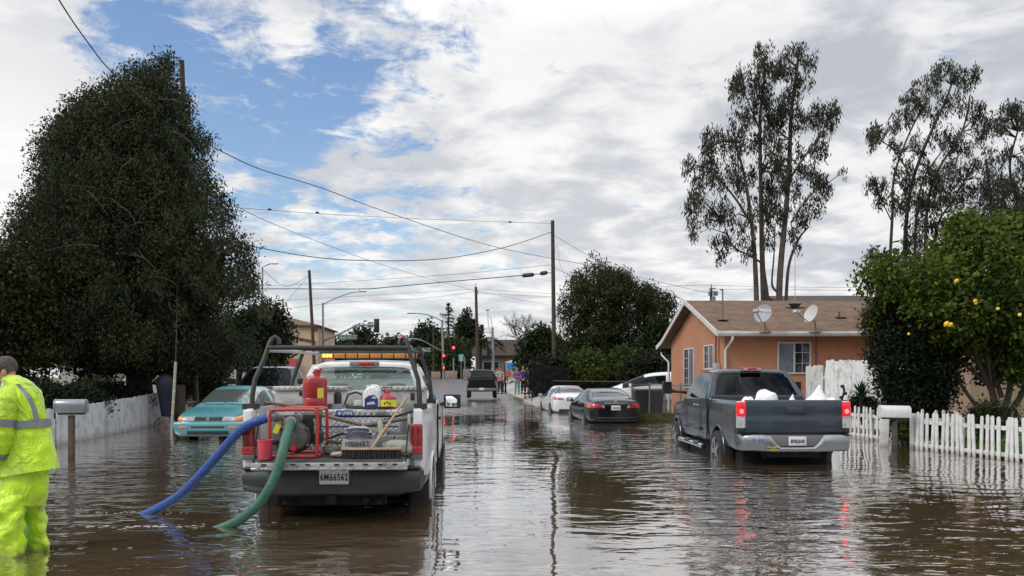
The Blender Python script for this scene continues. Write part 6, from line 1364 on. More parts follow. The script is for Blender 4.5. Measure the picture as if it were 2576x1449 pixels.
slab('litter_bin', 1252, 1260, 958, 978, 60, mat('bin_tan', (.30, .25, .18), .7), 'tan litter bin behind the waiting people', 'bin', .5)
slab('low_wall', 1165, 1182, 928, 952, 98, mat('wall_tan', (.28, .22, .17), .8), 'low tan wall beyond the crossing, left of the suv', 'wall')
slab('low_wall', 1085, 1108, 935, 953, 104, MATS['wall_tan'], 'low tan wall below the lit walk signal', 'wall')
slab('low_wall', 1120, 1150, 933, 953, 108, MATS['wall_tan'], 'long low wall section behind the large red signal', 'wall')
# thin sticks: sign post and stake
q = MB(); q.tube([P(1271, 992, 51), P(1270, 912, 51)], .03, 6); tag(q.build('post', MATS['post_dark'], rebase=True), 'dark thin post between the child and the person in purple', 'post')
# ================================================================ trees and plants
bark = mat('dark_bark', (.028, .022, .018), .95, var=.4, vscale=6, bump=.8, bscale=14)
barkl = mat('eucalyptus_bark', (.095, .068, .052), .85, var=.35, vscale=3, bump=.4, bscale=9)
twig = mat('bare_twig', (.06, .05, .042), .9)
lf_cyp = leafmat('cypress_leaf', (.014, .022, .012), (.060, .064, .028), .45, .12)
lf_dark = leafmat('dark_leaf', (.010, .018, .008), (.035, .050, .018), .4, .15)
lf_euc = leafmat('eucalyptus_leaf', (.022, .028, .018), (.055, .060, .036), .4, .12)
lf_lem = leafmat('lemon_leaf', (.015, .032, .008), (.125, .165, .024), 1.0, .28, .4)
lf_mid = leafmat('mid_leaf', (.022, .031, .013), (.052, .062, .025), .4, .2)
lf_yel = leafmat('yellowgreen_leaf', (.032, .055, .012), (.095, .125, .025), .8, .25)
lf_olive = leafmat('dull_shrub_leaf', (.012, .017, .010), (.035, .042, .022), .8, .15)  # dull dark green leaves
def tree(name, label, base, d, rows, n, rad, per, leaf, lm, trunk=None, bm=bark, depth=1.0, inner=.35, gap=.62, gscale=.5, seed=0, asp=.45, droop=.3, nl=12, r0=.12, group=None, squash=(1, 1, 1), extra=None, lo=1.5):
    """tree > trunk, crown. rows outline the crown as the photograph shows it; the crown fills a volume of that outline"""
    b_ = Vector(base); t = thing(name, label, 'tree' if 'shrub' not in name and 'hedge' not in name else 'shrub', b_, 0, group)
    cs = outline_clumps(rows, d, n, depth, 0, inner, gap, gscale, seed)
    if extra: cs += extra
    rs = np.random.RandomState(seed+9); rd = rs.uniform(rad*.6, rad*1.35, len(cs))
    pts = clumpleaves(cs, rd, per, squash); quads_obj('crown', leafquads(pts, leaf*.6, leaf*1.3, asp, droop), lm, t, b_)
    q = MB()
    if trunk: 
        for (tp, rr) in trunk: q.tube(smooth([Vector(p) for p in tp], 4) if len(tp) > 2 else tp, [rr*(1-.6*i/(4*(len(tp)-1))) for i in range(4*(len(tp)-1)+1)] if len(tp) > 2 else [rr, rr*.5], 10)
    if nl and trunk:
        rr_ = random.Random(seed); hub = Vector(trunk[0][0][min(len(trunk[0][0])-1, 1)])
        for c in rr_.sample(cs, min(nl, len(cs))): limbs(q, hub.lerp(Vector(trunk[0][0][-1]), rr_.random()*.8), [c], r0, rr_.randint(0, 999))
    if q.v: q.build('trunk', bm, t, world=True, ang=60)
    return t, cs
# --- the big dark conifer on the left
rows = [(150, 412, 424), (168, 388, 430), (185, 300, 434), (205, 282, 438), (228, 225, 446), (240, 205, 474), (262, 180, 486), (300, 150, 500), (340, 120, 520), (380, 95, 545), (410, 85, 540), (450, 72, 560), (500, 50, 585), (560, 28, 602), (600, 20, 622), (640, 5, 648), (690, -12, 662), (735, -20, 650), (780, -28, 620), (830, -30, 640), (880, -30, 655), (905, 80, 600), (925, 240, 560)]
D0 = 27.0
tr = [([P(352, 1050, D0), P(350, 960, D0), P(340, 850, D0), P(345, 600, D0), P(350, 300, D0+.3)], .46), ([P(352, 930, D0), P(300, 850, D0-.3), P(250, 600, D0-.5), P(240, 330, D0-.5)], .22), ([P(355, 930, D0), P(420, 820, D0+.2), P(450, 600, D0+.2), P(430, 300, D0+.2)], .22)]
rows0 = rows; rows = []
for y in range(150, 926, 9):
    xl = np.interp(y, [r[0] for r in rows0], [r[1] for r in rows0]); xr = np.interp(y, [r[0] for r in rows0], [r[2] for r in rows0]); k = min(1, (y-140)/120)
    rows.append((y, xl+(14+70*max(0, mnoise.noise(Vector((y*.034, 1.5, 0)))))*k, xr-(20+74*max(0, mnoise.noise(Vector((y*.037, 7.5, 0)))))*k))
tree('conifer_tree', 'huge dark conifer towering over the left side, feathery drooping foliage', (P(352, 1050, D0).x, D0, 0), D0, rows, 2100, .42, 100, .105, lf_cyp, tr, depth=.75, inner=.3, gap=.66, gscale=.55, seed=2, asp=.42, droop=.42, nl=60, r0=.07, squash=(1, 1, 1.0))
cs = outline_clumps([(y, (xl+xr)/2-(xr-xl)*.40, (xl+xr)/2+(xr-xl)*.40) for y, xl, xr in rows[12:]], D0+.4, 1100, .6, 0, .05, .70, .55, 2)
ct_ = bpy.data.objects['conifer_tree']
rse = np.random.RandomState(17); fr_ = []
while len(fr_) < 330:
    y = rse.uniform(150, 900); xl = np.interp(y, [r[0] for r in rows], [r[1] for r in rows]); xr = np.interp(y, [r[0] for r in rows], [r[2] for r in rows]); lf_ = rse.rand() < .5; k = rse.uniform(-24, 14)
    if mnoise.noise(Vector((y*.035, 3 if lf_ else 9, 0))) < -.1: continue
    fr_.append(tuple(P(xl-k if lf_ else xr+k, y, D0+rse.uniform(-1.2, 1.2))))
lf_spray = leafmat('cypress_spray_leaf', (.017, .028, .015), (.058, .068, .032), .7, .15)
sp_c = []; rs9 = np.random.RandomState(23)
for b9 in range(62):                              # drooping boughs hanging over the face of the crown
    y = rs9.uniform(190, 860); xl = np.interp(y, [r[0] for r in rows], [r[1] for r in rows]); xr = np.interp(y, [r[0] for r in rows], [r[2] for r in rows]); f = rs9.uniform(.04, .96); hw = (xr-xl)/2; ca = 2*f-1
    dd = D0-min(hw*D0/F, 3.4)*.78*math.sqrt(max(0, 1-ca*ca)); p = P(xl+(xr-xl)*f, y, dd); sgn = 1 if f > .5 else -1
    for k9 in range(7): sp_c.append((p.x+sgn*k9*.17+rs9.normal()*.08, p.y-.05*k9+rs9.normal()*.1, p.z-.05*k9*k9*.55+rs9.normal()*.06))
quads_obj('outer_sprays', leafquads(clumpleaves(sp_c, rs9.uniform(.16, .30, len(sp_c)), 60, (1, 1, 1.35)), .05, .13, .38, .6), lf_spray, ct_, ct_.location)
quads_obj('fringe_foliage', leafquads(clumpleaves(fr_, rse.uniform(.14, .30, len(fr_)), 34, (1, 1, 1.5)), .06, .15, .4, .5), lf_cyp, ct_, ct_.location)
quads_obj('inner_foliage', leafquads(clumpleaves(cs, np.full(len(cs), .5), 26), .22, .45, .45, .35), lf_cyp, ct_, ct_.location)
# pale twigs showing in the crown
q = MB(); rs = random.Random(15); ct = bpy.data.objects['conifer_tree']
for (x, y) in ((330, 400), (430, 330), (300, 520), (360, 560), (440, 600), (330, 640), (220, 480), (500, 520), (380, 700), (250, 620), (480, 430), (420, 480), (300, 720), (540, 640), (180, 560), (460, 720), (340, 300), (400, 250)):
    p = P(x, y, D0-2.6-rs.uniform(0, .6)*(1 if 200 < x < 450 else -1.5)); d_ = Vector((rs.choice((-1, 1))*rs.uniform(.4, 1), -.1, rs.uniform(-.3, .5))); pts = [p]
    for k in range(5): d_ = d_+Vector((rs.gauss(0, .2), 0, -.22)); pts.append(pts[-1]+d_*.20)
    q = MB(); q.tube(pts, [.013, .012, .010, .008, .006, .003], 5); k = rs.randint(1, 3); q.tube([pts[k], pts[k]+Vector((rs.gauss(0, .3), 0, .25)), pts[k]+Vector((rs.gauss(0, .5), 0, .35))], [.011, .008, .003], 4); q.build('bare_branch', mat('pale_twig', (.07, .06, .048), .9), ct, world=True)
# darker tree at far left, in front
rows = [(640, -60, 40), (665, -80, 95), (700, -90, 118), (760, -90, 130), (820, -90, 150), (880, -90, 170), (925, -60, 150)]
tree('broadleaf_tree', 'dense olive-dark tree at the left edge in front of the big conifer', (P(40, 1000, 24).x, 24, 0), 24, rows, 420, .38, 60, .15, leafmat('olive_leaf', (.016, .022, .009), (.050, .056, .020), .5, .15), [([P(40, 1060, 24), P(45, 900, 24), P(40, 760, 24)], .18)], depth=.8, gap=.8, seed=5, nl=16)
# shrubs and undergrowth behind the left fence
def shrub(label, x0, x1, y0, y1, d, n, leaf, lm, seed, per=40, rad=.22, depth=.8, name='shrub', gap=.75, droop=.1, group=None):
    xm = (x0+x1)/2; w_ = x1-x0; rows = [(y0, xm-w_*.22, xm+w_*.22), (y0+(y1-y0)*.25, x0+w_*.08, x1-w_*.08), (y0+(y1-y0)*.6, x0, x1), (y1, x0+w_*.04, x1-w_*.04)]
    b_ = P(xm, y1, d); tr = [([b_-Vector((0, 0, .25)), b_+Vector((0, 0, abs(y1-y0)*d/F*.5))], .05)]
    return tree(name, label, b_, d, rows, n, rad, per, leaf, lm, tr, depth=depth, gap=gap, gscale=1.2, seed=seed, droop=droop, nl=5, r0=.03, group=group)
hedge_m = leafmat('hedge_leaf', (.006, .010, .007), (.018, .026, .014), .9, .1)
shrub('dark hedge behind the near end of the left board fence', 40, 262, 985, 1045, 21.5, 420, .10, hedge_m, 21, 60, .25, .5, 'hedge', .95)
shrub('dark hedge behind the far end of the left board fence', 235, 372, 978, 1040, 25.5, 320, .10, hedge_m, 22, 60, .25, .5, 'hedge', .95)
shrub('bright green low plant left of the trunk of the big conifer', 340, 372, 958, 985, 27.8, 40, .09, lf_yel, 23, 30, .16)
shrub('green weeds between the conifer trunk and the navy cover', 430, 470, 925, 1000, 30, 70, .10, lf_mid, 24, 40)
shrub('dull shrub in front of the pale house', 185, 290, 955, 985, 36, 90, .14, lf_mid, 25, 40, .3)
shrub('leafless-looking tangle left of the pale house wall', 20, 130, 950, 1000, 30, 80, .12, lf_olive, 26, 40, .3)
# second, smaller dark tree between conifer and tan building
rows = [(770, 640, 690), (795, 600, 720), (820, 560, 740), (860, 540, 735), (900, 540, 720), (925, 560, 690)]
tree('broadleaf_tree', 'small dark tree between the big conifer and the tan building', (P(625, 980, 38).x, 38, 0), 38, rows, 260, .45, 50, .2, lf_dark, [([P(600, 1010, 38), P(606, 900, 38), P(640, 820, 38)], .16)], depth=.7, gap=.72, seed=31, nl=14)
rows = [(905, 470, 560), (930, 440, 580), (970, 450, 560), (1000, 460, 540)]
tree('broadleaf_tree', 'shadowed small tree with pale stems behind the teal sedan', (P(510, 1010, 32).x, 32, 0), 32, rows, 160, .35, 46, .15, lf_dark, [([P(505, 1020, 32), P(512, 930, 32), P(500, 880, 32)], .12), ([P(540, 1010, 32), P(560, 940, 32), P(600, 900, 32)], .05)], depth=.7, gap=.75, seed=33, nl=14, r0=.04)
q = MB()
rb = random.Random(4)
for i in range(9):
    a = P(655+rb.uniform(-10, 30), 800, 36); b_ = P(640+i*9+rb.uniform(-5, 5), 735+rb.uniform(-10, 30), 36); q.tube([a, a.lerp(b_, .5)+Vector((rb.uniform(-.1, .1), 0, .05)), b_], [.02, .012, .004], 5)
tag(q.build('bare_shrub', twig, rebase=True), 'bare twigs rising above the small dark tree left of the tan building', 'shrub')
# --- feathery tree right of the tall pole
rows = [(640, 1488, 1498), (665, 1478, 1510), (690, 1462, 1560), (700, 1440, 1600), (715, 1425, 1650), (740, 1412, 1690), (770, 1408, 1694), (800, 1410, 1690), (840, 1415, 1680), (880, 1420, 1668), (920, 1430, 1650), (945, 1450, 1630)]
D1 = 58.0
tree('feathery_tree', 'wide dark feathery tree with a loose top between the tall pole and the orange house', (P(1565, 975, D1).x, D1, 0), D1, rows, 1050, .50, 44, .28, lf_mid, [([P(1568, 985, D1), P(1560, 900, D1), P(1550, 800, D1), P(1520, 700, D1)], .24), ([P(1562, 920, D1), P(1600, 830, D1), P(1640, 760, D1)], .12), ([P(1560, 900, D1), P(1500, 810, D1), P(1450, 760, D1)], .12)], depth=.7, gap=.57, gscale=.8, seed=41, asp=.3, droop=.45, nl=26, r0=.07)
rows = [(860, 1290, 1330), (845, 1330, 1400), (870, 1280, 1430), (910, 1285, 1440), (950, 1320, 1440)]
rows = [(845, 1345, 1375), (868, 1318, 1415), (895, 1308, 1425), (930, 1315, 1430), (955, 1340, 1430)]
tree('broadleaf_tree', 'dense dark tree behind the tall pole, left of the feathery tree', (P(1370, 975, 66).x, 66, .2), 66, rows, 300, .8, 46, .36, lf_dark, [([P(1372, 985, 66), P(1370, 900, 66), P(1365, 860, 66)], .22)], depth=.7, gap=.72, gscale=.3, seed=43, nl=14, asp=.5)
rows = [(800, 1645, 1660), (830, 1628, 1688), (880, 1600, 1695), (930, 1570, 1690), (955, 1560, 1680)]
tree('broadleaf_tree', 'dark tree squeezed between the feathery tree and the orange house gable', (P(1650, 960, 54).x, 54, .1), 54, rows, 240, .6, 46, .28, lf_dark, [([P(1650, 975, 54), P(1650, 880, 54)], .2)], depth=.6, gap=.75, seed=45, nl=8)
shrub('yellow-green bush under the feathery tree, left of its trunk', 1440, 1520, 888, 950, 52, 150, .22, lf_yel, 46, 34, .45); shrub('yellow-green bush under the feathery tree, right of its trunk', 1545, 1592, 880, 940, 53, 90, .22, lf_yel, 47, 34, .45)
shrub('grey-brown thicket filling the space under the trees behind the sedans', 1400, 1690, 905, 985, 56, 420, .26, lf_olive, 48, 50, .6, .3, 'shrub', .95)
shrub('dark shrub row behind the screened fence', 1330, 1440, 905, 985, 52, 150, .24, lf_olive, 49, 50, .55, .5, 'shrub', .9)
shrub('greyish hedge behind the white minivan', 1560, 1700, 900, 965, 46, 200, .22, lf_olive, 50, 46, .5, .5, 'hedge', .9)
# --- trees beyond the crossing
def pine(label, x, y0, y1, d, w, seed, lm):
    b_ = P(x, y1, d); t = thing('pine_tree', label, 'tree', b_); rs = random.Random(seed); pts = []; q = MB(); top = P(x, y0, d); Hh = top.z-b_.z; q.tube([b_, top], [.28, .05], 8)
    k = 0; z = .22
    while z < .99:
        L_ = w*d/F*(1-z)**.8*.72*rs.uniform(.6, 1.15)
        for j in range(6):
            a = rs.uniform(0, 2*math.pi); e = b_+Vector((0, 0, Hh*z)); tip = e+Vector((L_*math.cos(a), L_*math.sin(a), -L_*.10+L_*.16*rs.random())); q.tube([e, e.lerp(tip, .5)-Vector((0, 0, L_*.08)), tip], [.06, .03, .01], 4)
            for i in range(15): f = rs.random()**.6; p = e.lerp(tip, f); pts.append((p.x+rs.gauss(0, .16), p.y+rs.gauss(0, .16), p.z-.1+rs.gauss(0, .13)-(.08*L_*math.sin(f*3.1))))
        z += .045
    quads_obj('crown', leafquads(np.array(pts), .22, .45, .3, .3), lm, t, b_); q.build('trunk', bark, t, world=True)
pine('tall open-branched pine beyond the crossing', 1128, 762, 950, 125, 110, 3, lf_dark)
pine('smaller dark pine just left of the tall pine', 1085, 818, 950, 130, 70, 5, lf_dark)
rows = [(785, 1172, 1180), (810, 1160, 1190), (840, 1148, 1205), (870, 1140, 1212), (890, 1150, 1200)]
tree('conifer_tree', 'narrow tilting conifer left of the crossing pole', (P(1178, 955, 128).x, 128, 1.2), 128, rows, 150, .95, 40, .6, lf_dark, [([P(1178, 958, 128), P(1176, 800, 128)], .3)], depth=.8, gap=.7, gscale=.25, seed=61, nl=6)
# palm
t = thing('palm_tree', 'palm with arching fronds right behind the crossing pole', 'tree', P(1207, 955, 112)); b_ = P(1207, 955, 112); q = MB(); top = P(1209, 860, 112); q.tube([b_, top], [.28, .22], 8); q.build('trunk', bark, t, world=True)
q = MB(); pts = []; rs = random.Random(8)
for i in range(22):
    a = 2*math.pi*i/22+rs.uniform(-.1, .1); L_ = rs.uniform(2.6, 3.6); up = rs.uniform(.1, 1.0)
    for k in range(40):
        f = k/40; p = top+Vector((L_*f*math.cos(a), L_*f*math.sin(a), up*L_*f*.9-L_*f*f*(.5+up*.5)))
        for s in (-1, 1): pts.append((p.x+rs.gauss(0, .1), p.y+rs.gauss(0, .1), p.z-.12))
quads_obj('crown', leafquads(np.array(pts), .4, .7, .16, .6), lf_dark, t, b_)
def masstree(label, x0, x1, y0, d, seed, lm, yb=955, n=160, name='broadleaf_tree', leaf=.55, rad=1.2, gap=.74):
    xm, w_ = (x0+x1)/2, (x1-x0)/2; k = (yb-y0); rows = [(y0, xm-w_*.3, xm+w_*.3), (y0+k*.15, xm-w_*.75, xm+w_*.75), (y0+k*.45, x0, x1), (y0+k*.85, x0+w_*.1, x1-w_*.1)]
    tree(name, label, (P(xm, yb, d).x, d, 1.2 if d > 80 else .2), d, rows, n, rad, 46, leaf, lm, [([P(xm, yb+4, d), P(xm, y0+k*.5, d)], .3)], depth=.6, gap=gap, gscale=.22, seed=seed, nl=8, asp=.5)
lf_far = leafmat('far_leaf', (.022, .034, .016), (.060, .070, .034), .2, .15)
masstree('broad tree left of the middle signal mast, behind its street sign', 1035, 1110, 825, 118, 71, lf_far, n=200)
masstree('olive green round tree behind the middle signal mast', 1090, 1175, 862, 116, 72, leafmat('far_green_leaf', (.028, .042, .014), (.075, .085, .03), .2, .15), n=220, gap=.95)
masstree('loose tree seen over the work truck roof near the street sign', 880, 950, 835, 112, 73, lf_far, n=90, gap=.6)
masstree('low dark tree row seen through the ladder rack', 800, 900, 858, 118, 74, lf_dark, n=130)
masstree('low dark tree seen through the rack right of the light bar', 940, 1030, 858, 122, 75, lf_far, n=130)
masstree('olive tree filling the gap left of the tan building', 520, 640, 900, 70, 78, lf_dark, n=160, leaf=.35, rad=.8)
# bare round tree
t = thing('bare_tree', 'round leafless tree against the sky left of the tall pole', 'tree', P(1325, 950, 96)); q = MB(); rs = random.Random(12)
def grow(p, d_, L_, r_, lv):
    e = p+d_*L_; q.tube([p, p.lerp(e, .5)+Vector((rs.gauss(0, .06), rs.gauss(0, .06), rs.gauss(0, .06)))*L_, e], [r_, r_*.85, r_*.7], 5 if lv < 3 else 3)
    if lv >= 6: return
    for k in range(3 if lv < 4 else 2):
        nd = (d_+Vector((rs.gauss(0, .5), rs.gauss(0, .45), rs.gauss(.04, .32)))).normalized(); grow(e, nd, L_*rs.uniform(.68, .84), max(r_*.66, .018), lv+1)
grow(P(1325, 955, 96), Vector((0, 0, 1)), 2.4, .20, 0); q.build('trunk', mat('bare_bark', (.10, .085, .075), .9), t, world=True)
# --- eucalyptus behind the orange house: trunks traced, leaf bunches hung from the limbs
D2 = 46.0
def euc(name, label, d, trunks, sprays, seed, per=26, leaf=.26, rad=.42, tm=barkl, base=None, lm=lf_euc, nb=9):
    b_ = P(*base, d) if base else P(trunks[0][0][0][0], trunks[0][0][0][1], d); t = thing(name, label, 'tree', b_); q = MB(); rs = random.Random(seed); cs = []
    for tr_, r_ in trunks:
        pts = smooth([P(x, y, d+dz) for x, y, dz in tr_], 5); n = len(pts); q.tube(pts, [r_*.66*(1-.7*i/n) for i in range(n)], 7)
    for (x, y, rx, ry, n) in sprays:
        near = None
        c0 = P(x, y, d)
        for tr_, r_ in trunks:
            for p in smooth([P(a, b2, d+dz) for a, b2, dz in tr_], 4):
                if p.z < c0.z+.3 and (near is None or (p-c0).length < near[0]): near = ((p-c0).length, p)
        dz0 = rs.uniform(-1.6, 1.6)
        for i in range(n):
            r_ = rs.random()**.5; a = rs.uniform(0, 2*math.pi); c = P(x+rx*r_*math.cos(a), y+ry*r_*math.sin(a), d+dz0+rs.gauss(0, .7)); cs.append(tuple(c))
            if near and i % 2 == 0:
                m1 = near[1].lerp(c, .5)+Vector((0, 0, .35*(c-near[1]).length*.4)); q.tube([near[1], m1, c], [.035, .02, .008], 4)
    rd = [rs.uniform(rad*.6, rad*1.3) for _ in cs]; pts = clumpleaves(cs, rd, per, (.8, .8, 1.35)); quads_obj('crown', leafquads(pts, leaf*.6, leaf*1.3, .24, .62), lm, t, b_); q.build('trunk', tm, t, world=True, ang=60)
T1 = [([(1905, 860, 0), (1903, 760, 0), (1898, 640, 0), (1888, 540, 0), (1872, 440, 0), (1850, 360, 0)], .26),
      ([(1922, 860, .5), (1921, 760, .5), (1917, 640, .5), (1914, 480, .5), (1912, 300, .5), (1925, 180, .5)], .30),
      ([(1934, 860, 1), (1932, 760, 1), (1924, 690, 1), (1918, 640, .8)], .18),
      ([(1962, 860, 0), (1960, 740, 0), (1966, 640, 0), (1978, 520, 0), (1986, 400, 0), (1990, 290, 0), (2005, 170, 0), (2010, 120, 0)], .30),
      ([(1956, 735, 0), (1944, 722, 0), (1942, 700, .2), (1947, 640, .3), (1950, 560, .5)], .12),
      ([(1975, 860, .8), (1978, 740, .8), (1986, 660, .8), (2010, 600, .8), (2035, 570, .8)], .18),
      ([(1986, 450, 0), (2020, 400, 0), (2060, 345, 0), (2085, 300, 0)], .12), ([(1914, 660, 0), (1880, 640, 0), (1845, 620, 0), (1820, 560, 0)], .10), ([(1984, 350, 0), (1960, 330, 0), (1940, 300, 0)], .08), ([(1888, 560, 0), (1850, 500, 0), (1800, 440, 0), (1770, 420, 0)], .11), ([(1990, 560, 0), (2030, 500, 0), (2070, 470, 0), (2110, 440, 0)], .08), ([(1912, 330, .5), (1880, 250, .5), (1860, 210, .5)], .08)]
S1 = [(1918, 150, 22, 34, 14), (1945, 120, 0, 0, 0), (1880, 200, 28, 32, 15), (1850, 230, 26, 30, 10), (1925, 210, 28, 40, 12), (2000, 135, 30, 22, 9), (2040, 160, 22, 30, 6), (1970, 170, 26, 40, 7), (2000, 220, 28, 30, 8), (1900, 280, 34, 36, 13), (1860, 310, 24, 34, 10), (1790, 350, 26, 26, 12), (1780, 390, 20, 30, 8), (1835, 380, 34, 28, 13), (1890, 370, 36, 40, 12), (1955, 300, 32, 46, 9), (2010, 290, 28, 40, 10), (2060, 300, 34, 26, 14), (2095, 280, 18, 26, 8), (2090, 335, 16, 30, 5), (1770, 440, 30, 30, 14), (1730, 420, 16, 22, 6), (1820, 450, 34, 34, 14), (1875, 460, 36, 36, 13), (1940, 420, 36, 50, 13), (2000, 400, 34, 36, 10), (2060, 390, 28, 28, 7), (1750, 510, 26, 30, 11), (1740, 560, 16, 26, 6), (1800, 530, 36, 34, 14), (1860, 550, 34, 40, 14), (1920, 520, 34, 44, 13), (1980, 490, 34, 44, 13), (2040, 450, 32, 32, 10), (2080, 470, 22, 30, 8), (2115, 430, 10, 12, 2), (1830, 610, 34, 26, 10), (1880, 620, 26, 28, 8), (1940, 590, 24, 34, 8), (2000, 560, 26, 36, 8), (2040, 520, 26, 28, 7), (1745, 590, 8, 14, 2), (1815, 645, 14, 14, 4)]
S1 = [s for s in S1 if s[4]]
re_ = random.Random(5); out1 = [(150, 1890, 2040), (230, 1830, 2050), (320, 1800, 2090), (400, 1760, 2090), (480, 1740, 2090), (560, 1740, 2070), (620, 1790, 2010), (650, 1810, 1960)]
for i in range(26): y = re_.uniform(170, 560); S1.append((re_.uniform(1922, 1976), y, 12, 20, 4))
for i in range(22): y = re_.uniform(200, 640); S1.append((re_.uniform(np.interp(y, [o[0] for o in out1], [o[1] for o in out1]), np.interp(y, [o[0] for o in out1], [o[2] for o in out1])), y, 14, 20, 3))
euc('eucalyptus_tree', 'tall open eucalyptus of several bare trunks standing behind the orange house roof', D2, T1, [(x, y, rx*1.05, ry*1.05, int(n*1.3)) for x, y, rx, ry, n in S1], 3, per=30, leaf=.26, rad=.33, base=(1935, 960))
D3 = 50.0
T2 = [([(2240, 960, 0), (2238, 700, 0), (2245, 540, 0), (2250, 440, 0), (2290, 330, 0), (2330, 260, 0)], .17), ([(2278, 900, 1), (2276, 640, 1), (2290, 480, 1), (2330, 360, 1), (2380, 250, 1), (2400, 190, 1)], .22), ([(2300, 900, 0), (2302, 600, 0), (2320, 460, 0), (2370, 380, 0)], .16), ([(2330, 900, 1), (2328, 620, 1), (2345, 460, 1), (2420, 330, 1), (2440, 240, 1)], .18), ([(2350, 900, 2), (2352, 600, 2), (2400, 500, 2), (2450, 420, 2)], .16), ([(2290, 440, 0), (2250, 380, 0), (2210, 350, 0)], .09), ([(2245, 560, 0), (2215, 500, 0)], .07), ([(2240, 640, 0), (2225, 650, 0), (2224, 720, 0)], .06)]
S2 = [(2380, 185, 40, 26, 16), (2430, 200, 32, 32, 16), (2330, 220, 34, 26, 12), (2290, 250, 26, 20, 8), (2200, 335, 22, 20, 11), (2190, 360, 14, 20, 6), (2240, 320, 20, 20, 6), (2270, 300, 26, 24, 8), (2330, 290, 36, 30, 12), (2390, 270, 36, 32, 13), (2450, 280, 24, 40, 11), (2250, 380, 28, 24, 8), (2310, 370, 32, 30, 12), (2370, 360, 36, 34, 15), (2430, 360, 34, 36, 14), (2280, 450, 30, 30, 12), (2340, 440, 34, 34, 15), (2400, 440, 34, 34, 15), (2200, 470, 26, 24, 11), (2215, 500, 22, 22, 7), (2260, 510, 26, 24, 9), (2310, 510, 30, 26, 12), (2370, 510, 34, 26, 13), (2430, 500, 30, 34, 12), (2290, 570, 30, 24, 9), (2350, 570, 36, 24, 12), (2400, 570, 30, 26, 10), (2200, 670, 24, 34, 12), (2190, 640, 14, 14, 4), (2320, 620, 30, 26, 7), (2470, 330, 16, 60, 9), (2480, 440, 22, 60, 12)]
for i in range(24): S2.append((re_.uniform(2260, 2480), re_.uniform(400, 640), 16, 18, 4))
euc('eucalyptus_tree', 'group-stemmed eucalyptus with a high rounded top, left one behind the lemon tree', D3, T2, [(x, y, rx, ry, int(n*1.4)) for x, y, rx, ry, n in S2], 6, per=30, leaf=.26, rad=.33, base=(2300, 960))
T3 = [([(2560, 900, 0), (2530, 640, 0), (2500, 560, 0), (2490, 480, 0), (2480, 400, 0)], .30), ([(2540, 620, 0), (2560, 520, 0), (2540, 420, 0), (2560, 330, 0)], .18), ([(2575, 640, 0), (2600, 520, 0), (2620, 400, 0)], .2)]
S3 = [(2560, 285, 46, 20, 18), (2520, 310, 30, 24, 9), (2480, 320, 16, 26, 6), (2600, 320, 40, 26, 10), (2510, 380, 26, 36, 7), (2570, 400, 34, 34, 7), (2500, 470, 30, 34, 12), (2560, 470, 34, 34, 10), (2520, 540, 34, 26, 13), (2570, 560, 34, 30, 12), (2460, 560, 22, 30, 8), (2610, 460, 34, 60, 12)]
for i in range(18): S3.append((re_.uniform(2470, 2600), re_.uniform(320, 600), 18, 20, 4))
euc('eucalyptus_tree', 'dark flat-topped eucalyptus cut by the right edge of the picture', 47.0, T3, [(x, y, rx, ry, int(n*1.6)) for x, y, rx, ry, n in S3], 9, per=30, leaf=.26, rad=.34, base=(2560, 960), tm=bark)
# --- lemon tree and the dark climber under it
DL = 18.6
rows = [(535, 2415, 2450), (560, 2390, 2600), (600, 2372, 2700), (640, 2240, 2720), (665, 2185, 2720), (690, 2168, 2720), (730, 2165, 2720), (770, 2172, 2720), (810, 2200, 2720), (850, 2250, 2720), (880, 2340, 2720), (915, 2390, 2700), (955, 2440, 2700)]
tr = [([P(2490, 1075, DL), P(2500, 1000, DL), P(2470, 930, DL), P(2440, 860, DL), P(2400, 780, DL)], .09), ([P(2510, 1075, DL), P(2540, 980, DL), P(2530, 900, DL), P(2500, 760, DL)], .08), ([P(2500, 1070, DL), P(2560, 1010, DL), P(2600, 900, DL), P(2620, 700, DL)], .08), ([P(2490, 1060, DL), P(2440, 1000, DL), P(2410, 950, DL), P(2390, 880, DL)], .05), ([P(2520, 1000, DL), P(2490, 900, DL), P(2450, 700, DL), P(2430, 580, DL)], .06)]
lt, lc = tree('lemon_tree', 'large leafy lemon tree with yellow fruit behind the picket fence at the right', (P(2500, 1075, DL).x, DL, .05), DL, rows, 1250, .25, 42, .12, lf_lem, tr, mat('lemon_bark', (.07, .05, .038), .9, var=.3, vscale=8), depth=.55, inner=.2, gap=.56, gscale=1.15, seed=51, asp=.52, droop=.15, nl=30, r0=.035)
lem = mat('lemon_yellow', (.75, .48, .02), .45, bump=.3, bscale=60)
first = None
for i, (x, y, dd, r_) in enumerate(((2381, 815, -2.0, .062), (2391, 817, -1.9, .055), (2406, 707, -1.9, .052), (2453, 757, -2.0, .045), (2455, 763, -1.9, .038), (2510, 777, -2.0, .045), (2565, 792, -2.0, .048), (2286, 840, -1.4, .035))):
    q = MB(); q.lathe([(.003, -1.25), (.25, -1.1), (.8, -.7), (1, 0), (.8, .7), (.3, 1.05), (.12, 1.25), (.003, 1.3)], 14, cap=False); o = q.build('lemon', lem, lt) if first is None else first.copy()
    if first is None: first = o
    else: C.objects.link(o); o.parent = lt
    r_ *= .8; o.scale = (r_, r_, r_*1.05); o.location = P(x, y, DL+dd)-lt.location; o.rotation_euler = (R(20*i), R(35), 0)
rows = [(760, 2200, 2330), (800, 2185, 2370), (850, 2188, 2400), (900, 2195, 2405), (950, 2205, 2400), (1000, 2225, 2390), (1050, 2240, 2380), (1100, 2262, 2350)]
